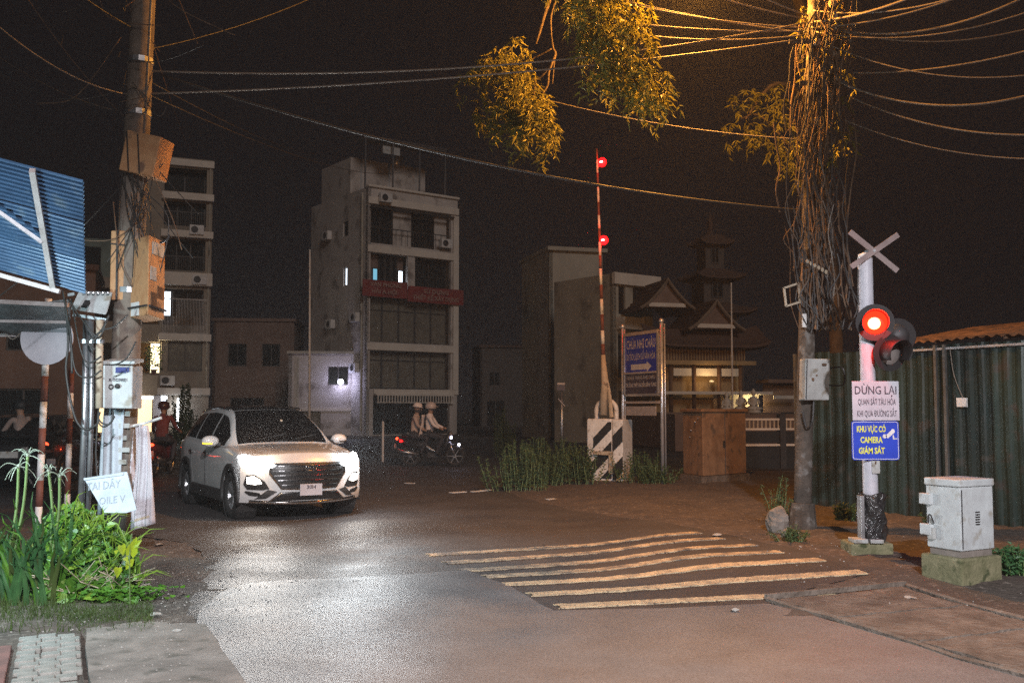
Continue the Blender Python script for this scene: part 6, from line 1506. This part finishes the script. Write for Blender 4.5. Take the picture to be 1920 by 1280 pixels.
def gable(xc, wd_, zb, zt, y, ydep, nm):
    def curve(u): s_ = abs(u); return zt - (zt - zb) * (s_ ** .8) + .16 * max(0, s_ - .8) * 5 * .4
    t = MB(); t.grid(lambda u, v: (xc + u * wd_, y + ydep * v, curve(u)), lin(-1.12, 1.12, 33), [0, 1], thick=(0, 0, -.10)); r = build('roof', t, M_rooftile, pg)
    t = MB(); t.tube([(xc + u * wd_, y - .03, curve(u) - .02) for u in lin(-1.12, 1.12, 25)], .07, 6); build('verge_ridge', t, M_vergeridge, r)
    n = 16
    for k in range(n):      # tile rolls
        u = -1.1 + 2.2 * k / (n - 1); t = MB(); t.tube([(xc + u * wd_, y + .02, curve(u) + .0), (xc + u * wd_, y + ydep, curve(u) + .0)], .05, 5); build('tile_roll', t, M_rooftile, r)
    t = MB(); P = [(xc + u * wd_ * .92, y + .15, curve(u * .92) - .1) for u in lin(-1, 1, 13)]; t.prism(P, (0, .1, 0)); build('gable_panel', t, M_wallbrown, pg)
    t = MB(); t.b2(xc - wd_ * .75, xc + wd_ * .75, y + .05, y + .14, zb + .05, zb + .22); build('gable_beam', t, M_walltrim, pg)
gable(1.05, 1.15, 6.0, 7.3, 2.2, 3.5, 'rear'); gable(2.45, 1.15, 4.95, 6.2, .3, 3.2, 'front')
t = MB(); t.grid(lambda u, v: (-.6 + 5.4 * u, .0 + 1.3 * v, 4.25 + .75 * v ** 1.4 + .25 * (2 * abs(u - .5)) ** 5), lin(0, 1, 31), lin(0, 1, 7), thick=(0, 0, -.09)); rr = build('lower_roof', t, M_rooftile, pg)
t = MB(); t.b2(.1, 3.9, .7, .78, 3.62, 4.25); build('frieze', t, M_wood, pg)
t = MB()
for k in range(30): t.b2(.1 + k * .13, .14 + k * .13, .66, .70, 3.64, 4.2)
build('frieze_lattice', t, M_pagwall, pg)
t = MB(); t.sphere((2.3, .55, 2.75), (.12, .06, .05), 8, 5); lm = build('eave_lamp', t, M_white, pg)
t = MB(); t.sphere((4.2, .55, 2.12), (.08, .08, .05), 8, 6); build('terrace_lamp', t, M_litwarm, pg)
light('terrace_lamp_light', 'POINT', (4.2, .5, 2.02), 26, (1.0, .74, .34), pg, radius=.06)
light('hall_lamp_light', 'POINT', (2.1, .2, 2.9), 16, (1.0, .62, .25), pg, radius=.08)
t = MB(); t.b2(4.9, 6.4, .9, 1.0, 1.45, 2.7); t.b2(4.8, 6.6, .3, 1.4, 2.7, 2.85); build('side_shrine', t, M_wallbrown, pg)
t = MB(); t.b2(5.0, 6.3, .2, .3, 2.02, 2.16); build('shrine_beam', t, M_walltrim, pg)
# dim tiered tower rising behind the hall
tp = GX(1335, 60); tw_ = thing('pagoda_tower', 'dim tiered pagoda tower fading into the dark above the temple hall', 'temple', Vector((tp.x, tp.y, -.02)), R(14))
for k in range(4):
    z0 = 5.2 + k * 2.1; hw_ = 2.0 - .38 * k
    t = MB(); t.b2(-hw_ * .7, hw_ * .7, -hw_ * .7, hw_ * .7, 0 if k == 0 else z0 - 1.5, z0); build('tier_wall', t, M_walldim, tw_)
    t = MB(); t.grid(lambda u, v: ((hw_ * 1.25 - hw_ * .75 * v) * u, -(hw_ * 1.25 - hw_ * .75 * v), z0 + .6 * v ** 1.3 + .25 * abs(u) ** 4 * (1 - v)), lin(-1, 1, 17), lin(0, 1, 6), thick=(0, 0, -.1)); rf = build('tier_roof', t, M_rooftile, tw_)
    for a_ in (90, 180, 270):
        c_ = rf.copy(); COL.objects.link(c_); c_.rotation_euler = (0, 0, R(a_))
    window(tw_, -hw_ * .3, hw_ * .3, z0 - 1.2, z0 - .25, -hw_ * .7 - .03, 2)
t = MB(); t.lathe([(.3, 12.0), (.12, 12.4), (.18, 12.7), (.02, 13.6)], 10); build('finial', t, M_rooftile, tw_)
# low terrace wall, railings
tw0 = GX(1397, 26.5); tw = thing('terrace_wall', 'low black terrace wall topped with pale rails below the statues', 'wall', Vector((tw0.x - .3, tw0.y, 0)), R(8))
t = MB(); t.b2(0, 3.0, 0, .2, -.05, .58); build('lower_wall', t, M_black, tw); t = MB(); t.b2(0, 3.0, .0, .2, .68, .98); build('upper_wall', t, M_black, tw)
for z in (.60, 1.02, 1.28): t = MB(); t.b2(0, 3.0, -.02, .06, z, z + .05); build('rail', t, M_walltrim, tw)
t = MB()
for k in range(26): t.b2(.05 + k * .115, .09 + k * .115, .0, .04, 1.06, 1.27)
build('balusters', t, M_boxbeige, tw)
for x in (.0, 1.25, 2.5): t = MB(); t.b2(x, x + .16, -.05, .2, -.05, 1.45); build('pier', t, M_darkmet, tw)
# statues on the terrace
def statue(px, Y, zb, s, lab):
    p = GX(px, Y); o = thing('seated_statue', lab, 'statue', Vector((p.x, p.y, zb)), 0, 'statues on the terrace'); o.scale = (s, s, s)
    t = MB(); t.lathe([(.30, 0), (.34, .05), (.30, .10), (.31, .13)], 16); build('lotus_base', t, M_statue, o, smooth=True)
    me_ = {'root': (0, 0, .22)}; t = MB()
    prof = [(.0, .13), (.30, .13), (.33, .19), (.28, .27), (.19, .32), (.165, .42), (.19, .55), (.20, .64), (.15, .72), (.065, .76), (.06, .80), (.10, .85), (.115, .93), (.10, 1.0), (.05, 1.05), (.045, 1.09), (.0, 1.11)]
    t.lathe(prof, 18, Matrix.Scale(.85, 4, (0, 1, 0)), caps=False); b_ = build('body', t, M_statue, o, smooth=True)
    for sg in (-1, 1):
        t = MB(); t.tube([(sg * .18, 0, .64), (sg * .25, -.06, .46), (sg * .08, -.22, .36)], [.06, .05, .04], 8); build('arm', t, M_statue, b_, smooth=True)
        t = MB(); t.tube([(sg * .14, -.05, .22), (sg * .32, -.16, .20), (sg * .05, -.27, .19)], [.09, .07, .05], 8); build('folded_leg', t, M_statue, b_, smooth=True)
statue(1362, 37, 1.42, .72, 'dim seated stone statue nearest the thin mast on its outer side'); statue(1389, 37.5, 1.42, .78, 'pale seated stone statue between the other two'); statue(1412, 37, 1.42, .82, 'dark headed seated statue before the lit terrace wall')
t = MB(); a_ = GX(1300, 38); t.box((a_.x + 1.4, a_.y + .6, .7), (4.6, 3.4, 1.36)); o = tag(build('terrace', t, M_wallbrown), 'raised brown terrace carrying the seated statues', 'terrace')
# dark hall closing the view at the far left and the far background
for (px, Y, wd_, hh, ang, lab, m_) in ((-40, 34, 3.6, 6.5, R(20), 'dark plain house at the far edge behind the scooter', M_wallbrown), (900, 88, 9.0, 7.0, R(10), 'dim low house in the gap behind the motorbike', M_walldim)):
    o = thing('far_house', lab, 'building', place(px, Y, 0)[0], ang); build('front_wall', wall_holes(wd_, 0, hh, [(.8, 1.8, 3.6, 4.8), (.6, 2.2, 0, 2.3)], .2), m_, o); sidewalls(o, wd_, 5, 0, hh, m_)
    window(o, .8, 1.8, 3.6, 4.8, .12, 2); window(o, .6, 2.2, .02, 2.3, .12, 2, M_glass, 'gate'); t = MB(); t.b2(-.1, wd_ + .1, -.2, 5.1, hh, hh + .2); build('roof_slab', t, M_rooftile, o)
# ------------------------------------------------------------------ plants
def leaf_quad(t, c, d, w, n_=None, fold=.15):
    """Pointed leaf from c along d (length |d|), half width w."""
    d = Vector(d); L = d.length; sd = d.cross(n_ if n_ is not None else Vector((rng.uniform(-1, 1), rng.uniform(-1, 1), rng.uniform(.2, 1))))
    if sd.length < 1e-6: sd = d.orthogonal()
    sd.normalize(); nn = sd.cross(d).normalized() * (w * fold * 3)
    c = Vector(c)
    t.add([c, c + d * .32 + sd * w + nn, c + d, c + d * .32 - sd * w + nn, c + d * .35], [(0, 1, 4), (1, 2, 4), (4, 2, 3), (0, 4, 3)])
def heart_leaf(t, c, d, w, up):
    d = Vector(d); L = d.length; sd = d.cross(up); sd = sd.normalized() if sd.length > 1e-6 else d.orthogonal().normalized(); c = Vector(c); nn = up.normalized() * .12 * w
    t.add([c, c - d * .12 + sd * w * .6 + nn, c + d * .2 + sd * w + nn * 2, c + d * .6 + sd * w * .55 + nn, c + d, c + d * .6 - sd * w * .55 + nn, c + d * .2 - sd * w + nn * 2, c - d * .12 - sd * w * .6 + nn, c + d * .4], [(0, 1, 2, 8), (8, 2, 3, 4), (8, 4, 5, 6), (8, 6, 7, 0)])
# big vine bush in front of the pole
vb0 = GP(165, 1118); vb = thing('vine_bush', 'bright green heart leaved vine bush spilling over the verge', 'bush', vb0)
t = MB(); stems = MB()
VB = lambda px, py, Y: W(px, py, Y) - vb0
top_prof = [(70, 1010), (95, 965), (120, 948), (145, 935), (165, 950), (190, 965), (215, 985), (235, 1000), (250, 1020), (255, 1060)]
def topy(px):
    return interp(top_prof, px)
tl = MB()
for k in range(2500):
    px = rng.uniform(72, 254); ty = topy(px) + 6; py = ty + (1122 - ty) * rng.random() ** .9
    Y = vb0.y + .55 * (1 - (py - ty) / (1125 - ty)) + rng.uniform(-.28, .35)
    c = VB(px, py, Y)
    if c.z < .03: c.z = .03 + rng.random() * .05
    a = rng.uniform(0, 6.28); d = Vector((math.cos(a) * .7, -.35 + .5 * math.sin(a), rng.uniform(-.9, .25))).normalized() * rng.uniform(.05, .10); up = Vector((rng.uniform(-.4, .4), -.8, rng.uniform(.3, .9)))
    heart_leaf(tl if rng.random() < .2 else t, c, d, d.length * rng.uniform(.4, .58), up)
build('foliage', t, M_leaf, vb, fixn=False); build('young_foliage', tl, M_leaflight, vb, fixn=False)
tg = MB()
for k in range(260):
    px = rng.uniform(90, 262); ty = topy(px); p = VB(px, rng.uniform(ty + 10, 1115), vb0.y + rng.uniform(-.1, .5)); p.z = max(p.z, .02); d = Vector((rng.gauss(.25, .5), rng.gauss(-.2, .3), rng.uniform(.2, 1))).normalized() * rng.uniform(.12, .34); sd = Vector((d.z, 0, -d.x)).normalized() * .004; m1 = p + d * .6 + Vector((0, 0, .02))
    tg.add([p - sd, p + sd, m1 + sd, m1 - sd, p + d + Vector((.03, 0, -.05))], [(0, 1, 2, 3), (3, 2, 4)])
build('grass_blades', tg, M_leaflight, vb, fixn=False, kind='stuff')
t2 = MB()
for k in range(60):
    px = rng.uniform(85, 250); P = [VB(px + rng.uniform(-8, 8), 1120, vb0.y + rng.uniform(-.1, .3)), VB(px + rng.uniform(-20, 20), (topy(px) + 1120) / 2, vb0.y + .2), VB(px + rng.uniform(-10, 10), topy(px) + rng.uniform(0, 30), vb0.y + .4)]
    t2.tube(smooth_pts(P, 3), .005, 4)
build('stems', t2, M_stem, vb, kind='stuff')
t3 = MB()
for k in range(150):      # dry straw and twigs in the shade under it
    px = rng.uniform(90, 250); p = VB(px, rng.uniform(1080, 1122), vb0.y + rng.uniform(-.2, .1)); p.z = max(p.z, .02); d = Vector((rng.uniform(-1, 1), rng.uniform(-.3, .3), rng.uniform(-.1, .5))).normalized() * rng.uniform(.08, .25); t3.tube([p, p + d], .0035, 3)
build('dry_straw', t3, M_boxbeige, vb, kind='stuff')
# yellow young sprig at its edge: every leaf apart
sp0 = GP(245, 1130); sp = thing('leaf_sprig', 'glowing yellow young leaves on a thin shoot beside the road', 'plant', sp0)
SP = lambda px, py: W(px, py, 8.15) - sp0
t = MB(); t.tube(smooth_pts([SP(244, 1132), SP(243, 1050), SP(247, 1000)]), .006, 6); build('shoot', t, M_stem, sp)
for (a, b, w_) in (((245, 1040), (256, 1005), .05), ((252, 1022), (266, 1012), .03), ((243, 1055), (236, 1068), .03), ((243, 1050), (248, 1062), .035), ((228, 1022), (231, 1042), .035), ((222, 1064), (219, 1084), .035), ((235, 1045), (239, 1052), .022), ((220, 1035), (214, 1032), .02)):
    t = MB(); A = SP(*a); B = SP(*b); heart_leaf(t, A, B - A, w_, Vector((.2, -1, .4))); lf = build('leaf', t, M_leafyel, sp, fixn=False)
# spider lily clump with strap leaves and white flowers
li0 = GP(40, 1120); li0 = Vector((li0.x, li0.y, 0)); li = thing('spider_lily', 'tall strap leaved lily clump with spidery white flowers', 'plant', li0)
for k in range(120):
    bx = rng.uniform(-.42, .42); by = rng.uniform(-.25, .3); a = rng.gauss(0, .55); L = rng.uniform(.6, 1.2); P = []; dirx = math.sin(a) + bx * .6
    for q in range(7):
        s = q / 6; P.append(Vector((bx + dirx * L * .55 * s ** 1.5, by + rng.uniform(-.1, .02) * s - .12 * s * s, L * (s - .42 * s ** 2.6 * (abs(dirx) + .35)))))
    t = MB(); wd_ = rng.uniform(.009, .02); sdv = Vector((math.cos(a), .5, 0)).normalized(); V = []
    for q, p in enumerate(P):
        w_ = wd_ * (1 - (q / 6) ** 2.2) + .002; V += [p - sdv * w_, p + Vector((0, .012, -.008)), p + sdv * w_]
    t.add(V, [(3 * q + j, 3 * q + j + 1, 3 * q + 4 + j, 3 * q + 3 + j) for q in range(6) for j in (0, 1)]); build('strap_leaf', t, (M_leafdark, M_leafdark, M_leaf, M_grass)[k % 4], li, fixn=False, smooth=True)
for (px, py, px0) in ((52, 853, 22), (35, 874, 12), (91, 882, 92), (112, 892, 94)):
    top_ = W(px, py, 8.55) - li0; bot = W(px0, 1060, 8.55) - li0
    t = MB(); t.tube(smooth_pts([bot, (top_ + bot) / 2 + Vector((.03, 0, .04)), top_]), .012, 7); st_ = build('flower_stalk', t, M_stem, li, smooth=True)
    t = MB()
    for k in range(8):
        a = k * .8 + rng.uniform(-.3, .3); d = Vector((math.cos(a), math.sin(a) * .6, rng.uniform(-.35, 1.3))).normalized(); Lp = rng.uniform(.09, .17)
        P = [top_ + d * s * Lp + Vector((0, 0, -.09 * s ** 3 + .015 * s)) for s in (0, .3, .6, .85, 1)]
        t.tube(smooth_pts(P, 2), [.006 * (1 - .65 * i / 8) for i in range(9)], 4)
    t.sphere(top_, (.016, .016, .022), 7, 5)
    build('flower', t, M_petal, st_)
# grass tufts and creeping ground cover in front of the bush
t = MB()
for k in range(5200):
    px = rng.uniform(-30, 285); py = rng.gauss(1145, 16) if px > 130 else rng.gauss(1128, 26)
    if py < 1085 or py > 1182: continue
    if px < 130 and rng.random() < .35: continue
    p = GP(px, py); h = rng.uniform(.02, .075) * (1.6 if px < 130 else 1); a = rng.uniform(0, 6.28); b = Vector((math.cos(a), math.sin(a), 0)) * .004; tip = p + Vector((rng.uniform(-.04, .04), rng.uniform(-.04, .04), h))
    t.add([p - b, p + b, tip], [(0, 1, 2)])
o = build('grass', t, M_grass, fixn=False); tag(o, 'short grass and creepers along the verge in front of the bushes', 'grass'); o['kind'] = 'stuff'
gc0 = GP(255, 1122); gco = thing('ground_creeper', 'low yellowish creeper mat at the road corner of the verge', 'plant', gc0); t = MB()
for k in range(420):
    p = Vector((rng.gauss(-.1, .17), rng.gauss(0, .12), rng.uniform(.01, .13))); a = rng.uniform(0, 6.28); d = Vector((math.cos(a), math.sin(a), rng.uniform(-.2, .5))).normalized() * rng.uniform(.03, .055); heart_leaf(t, p, d, d.length * .45, Vector((rng.uniform(-.3, .3), -.4, 1)))
build('foliage', t, M_leafyel if False else M_leaf, gco, fixn=False)
# weeds
def weed(px, Y, h, sx, n, lab, leafm=M_weed, leaf=.075, lean=(0, 0)):
    b = GX(px, Y); o = thing('weed_clump', lab, 'weeds', b, 0, 'roadside weeds'); t = MB(); s_ = MB()
    for k in range(n):
        bx = rng.gauss(0, sx * .45); by = rng.gauss(0, sx * .3); hh = h * rng.uniform(.5, 1.08) * (1 - .35 * min(1, abs(bx) / sx)); tip = Vector((bx * 1.25 + rng.uniform(-.12, .12) + lean[0], by + rng.uniform(-.1, .1), hh)); bs = Vector((bx, by, -.02)); mid = (bs + tip) / 2 + Vector((rng.uniform(-.04, .04), 0, .03)); s_.tube([bs, mid, tip], [.006, .005, .002], 4)
        m_ = int(16 + hh * 44)
        for q in range(m_):
            f = (q + rng.random()) / m_; f = .12 + .9 * f; c = bs.lerp(tip, min(1, f)) + Vector((rng.uniform(-.03, .03), rng.uniform(-.03, .03), 0)); a = rng.uniform(0, 6.28); d = Vector((math.cos(a), math.sin(a), rng.uniform(.0, .9))).normalized() * leaf * rng.uniform(.6, 1.4) * (1.25 - .6 * f); leaf_quad(t, c, d, leaf * .22)
    build('foliage', t, leafm, o, fixn=False); build('stems', s_, M_stem, o, kind='stuff'); return o
weed(975, 19.6, .95, .55, 46, 'bushy weed clump nearest the lane, in front of the thin steel post')
weed(1010, 21.0, 1.05, .6, 40, 'tall weed clump behind the nearest bushy one'); weed(1060, 21.6, 1.0, .55, 40, 'weed clump just short of the striped drive cabinet')
weed(1092, 21.2, .8, .4, 26, 'low weeds at the foot of the striped drive cabinet'); weed(1205, 21.6, .75, .45, 36, 'weeds growing between the two steel sign posts'); weed(1225, 20.9, .5, .35, 22, 'short weeds around the near sign post')
weed(1478, 11.4, .2, .15, 26, 'small herb tuft in front of the boulder', leaf=.045); weed(1458, 12.75, .62, .14, 16, 'leafy shoot behind the boulder', leaf=.05)
weed(1880, 9.5, .26, .3, 60, 'dark low weeds beside the cabinet plinth', M_leafdark, .06); weed(1760, 12.6, .3, .3, 20, 'thin weeds along the foot of the green fence'); weed(1590, 13.6, .25, .35, 22, 'thin weeds behind the signal post at the fence foot')
weed(945, 33, 1.6, .5, 16, 'thin sapling in the dark beyond the road', leaf=.1); weed(345, 40, 2.6, .7, 26, 'young street tree in front of the lit shop house', leaf=.14)
# hanging tree
tr0 = Vector((7.1, 22.0, 0)); tr = thing('tree', 'tall tree behind the fence whose drooping branches hang over the road', 'tree', tr0)
def brn(nm, pts, radii, m_=M_bark):
    P = smooth_pts([Vector(p) - tr0 for p in pts], 5); n = len(P); rad_ = [interp([(i / (len(radii) - 1), r_) for i, r_ in enumerate(radii)], k / (n - 1)) for k in range(n)]
    t = MB(); t.tube(P, rad_, 8); build(nm, t, m_, tr, smooth=True)
brn('trunk', [(7.1, 22.0, -.1), (7.15, 21.9, 3), (6.9, 21.6, 6.2), (6.4, 20.8, 9.0), (6.0, 19.8, 10.8)], [.18, .15, .12, .10, .07])
brn('limb', [(6.4, 20.8, 9.0), (5.2, 18.6, 10.0), (2.4, 15.2, 9.3), (.9, 14.5, 8.3), (.35, 14.2, 6.9)], [.12, .1, .07, .04, .015])
brn('limb', [(6.1, 20.0, 10.4), (5.0, 16.8, 10.6), (2.8, 13.2, 9.4), (1.7, 12.2, 8.0), (1.4, 12.0, 6.6)], [.11, .09, .06, .035, .015])
brn('limb', [(6.9, 21.6, 6.4), (6.2, 20.0, 7.6), (5.0, 18.4, 7.7), (4.3, 18, 6.9)], [.09, .06, .04, .015])
brn('branch', [W(1033, 62, 13.9), W(1037, 90, 13.9), W(1041, 103, 13.9), W(1029, 135, 13.9), W(1027, 160, 13.9), W(1014, 181, 13.9)], [.008, .014, .022, .018, .014, .01])
brn('branch', [W(1041, 103, 13.9), W(1038, 130, 13.9), W(1036, 158, 13.9)], [.012, .01, .006])
brn('branch', [W(1034, 92, 14), W(1000, 110, 14.1), W(960, 125, 14.2)], [.012, .01, .006])
for P_, r_ in (([(1052, -60, 13.4), (1044, -10, 13.7), (1033, 30, 13.9), (1034, 66, 13.9)], [.03, .024, .018, .010]), ([(1029, 130, 13.9), (1005, 150, 13.95), (975, 142, 14.0), (935, 128, 14.2), (895, 150, 14.5)], [.016, .013, .010, .008, .004]), ([(1005, 150, 13.95), (1000, 195, 13.9), (1010, 245, 13.9)], [.010, .007, .003]),
               ([(1085, -60, 12.3), (1105, 10, 12.1), (1135, 70, 12.0), (1175, 125, 12.0), (1205, 180, 12.0)], [.035, .028, .02, .012, .004]), ([(1135, 70, 12.0), (1120, 120, 12.05), (1128, 170, 12.1)], [.014, .009, .004]), ([(1160, 105, 12.0), (1210, 130, 12.05), (1240, 170, 12.1)], [.012, .009, .004]),
               ([(1500, 300, 17.2), (1460, 250, 17.8), (1420, 215, 18.0), (1385, 225, 18.0)], [.03, .02, .012, .006])):
    brn('branch', [W(*q) for q in P_], r_)
def droop(parent_nm, clusters, m_, leafL):
    """Drooping sprays: a hanging twig with narrow leaves along it."""
    t = MB(); s_ = MB()
    for (px, py, Y, rx, ry, n) in clusters:
        c0 = W(px, py, Y) - tr0; sc_ = Y / FPX
        for k in range(max(3, n // 8)):
            a = rng.uniform(0, 6.28); r_ = rng.random() ** .55; c = c0 + Vector((rx * sc_ * r_ * math.cos(a), rng.gauss(0, .25), ry * sc_ * (r_ * math.sin(a) + .25)))
            L = rng.uniform(.16, .42); out_ = Vector((rng.gauss(0, .6), rng.gauss(0, .5), 0)); P = [c + out_ * L * .5 * q + Vector((0, 0, .1 * L * q - L * q * q * .9)) for q in (0, .33, .66, 1)]
            s_.tube(P, [.004, .003, .002, .001], 3)
            for q in range(int(7 + L * 16)):
                f = rng.random(); i = min(2, int(f * 3)); p = P[i].lerp(P[i + 1], f * 3 - i)
                d = (Vector((rng.gauss(0, .55), rng.gauss(0, .55), -rng.uniform(.1, 1))) + out_ * .2).normalized() * leafL * rng.uniform(.5, 1.25); leaf_quad(t, p, d, leafL * .12, fold=.3)
    build(parent_nm, t, m_, tr, fixn=False); build('twigs', s_, M_bark, tr, kind='stuff')
droop('crown', [(915, 125, 14.4, 45, 20, 70), (900, 165, 14.6, 35, 30, 50), (945, 95, 14.1, 20, 10, 40), (950, 110, 14.1, 45, 26, 150), (978, 135, 14.0, 34, 30, 260), (930, 140, 14.3, 55, 25, 150), (985, 185, 13.9, 40, 38, 420), (1000, 215, 13.9, 42, 36, 420), (960, 215, 14.0, 48, 40, 260), (1015, 255, 13.9, 26, 34, 220), (985, 265, 14.0, 22, 26, 110), (905, 200, 14.6, 40, 45, 80), (930, 235, 14.3, 36, 25, 90)], M_treeleaf, .13)
droop('crown', [(1110, 30, 12.0, 60, 50, 520), (1150, 90, 12.0, 68, 55, 700), (1185, 140, 12.0, 58, 45, 480), (1205, 180, 12.0, 45, 36, 260), (1130, 150, 12.1, 40, 40, 180), (1235, 175, 12.1, 26, 35, 110), (1180, 20, 12.0, 50, 40, 260), (1100, -20, 12.0, 90, 40, 300)], M_treeleaf, .12)
droop('crown', [(1425, 190, 18, 60, 28, 160), (1400, 250, 18, 50, 40, 130), (1450, 270, 17.8, 50, 45, 150), (1490, 320, 17.6, 36, 50, 150), (1540, 60, 13.2, 45, 80, 200), (1545, 230, 13.1, 36, 120, 150), (1535, 330, 13.0, 30, 60, 60)], M_treeleaf, .15)
# ------------------------------------------------------------------ damp night air
hz = MB(); hz.b2(-320, 320, -60, 480, -1.1, 22.5)
hm = bpy.data.materials.new('haze_air'); hm.use_nodes = True; ht_ = hm.node_tree; ht_.nodes.clear()
ho = ht_.nodes.new('ShaderNodeOutputMaterial'); pv = ht_.nodes.new('ShaderNodeVolumePrincipled'); pv.inputs['Color'].default_value = (.9, .9, .92, 1); pv.inputs['Density'].default_value = .0009; pv.inputs['Anisotropy'].default_value = .3
ht_.links.new(pv.outputs[0], ho.inputs['Volume'])
HZ = build('haze', hz, hm); HZ['kind'] = 'stuff'; HZ['label'] = 'thin damp haze filling the night air'; HZ['category'] = 'haze'
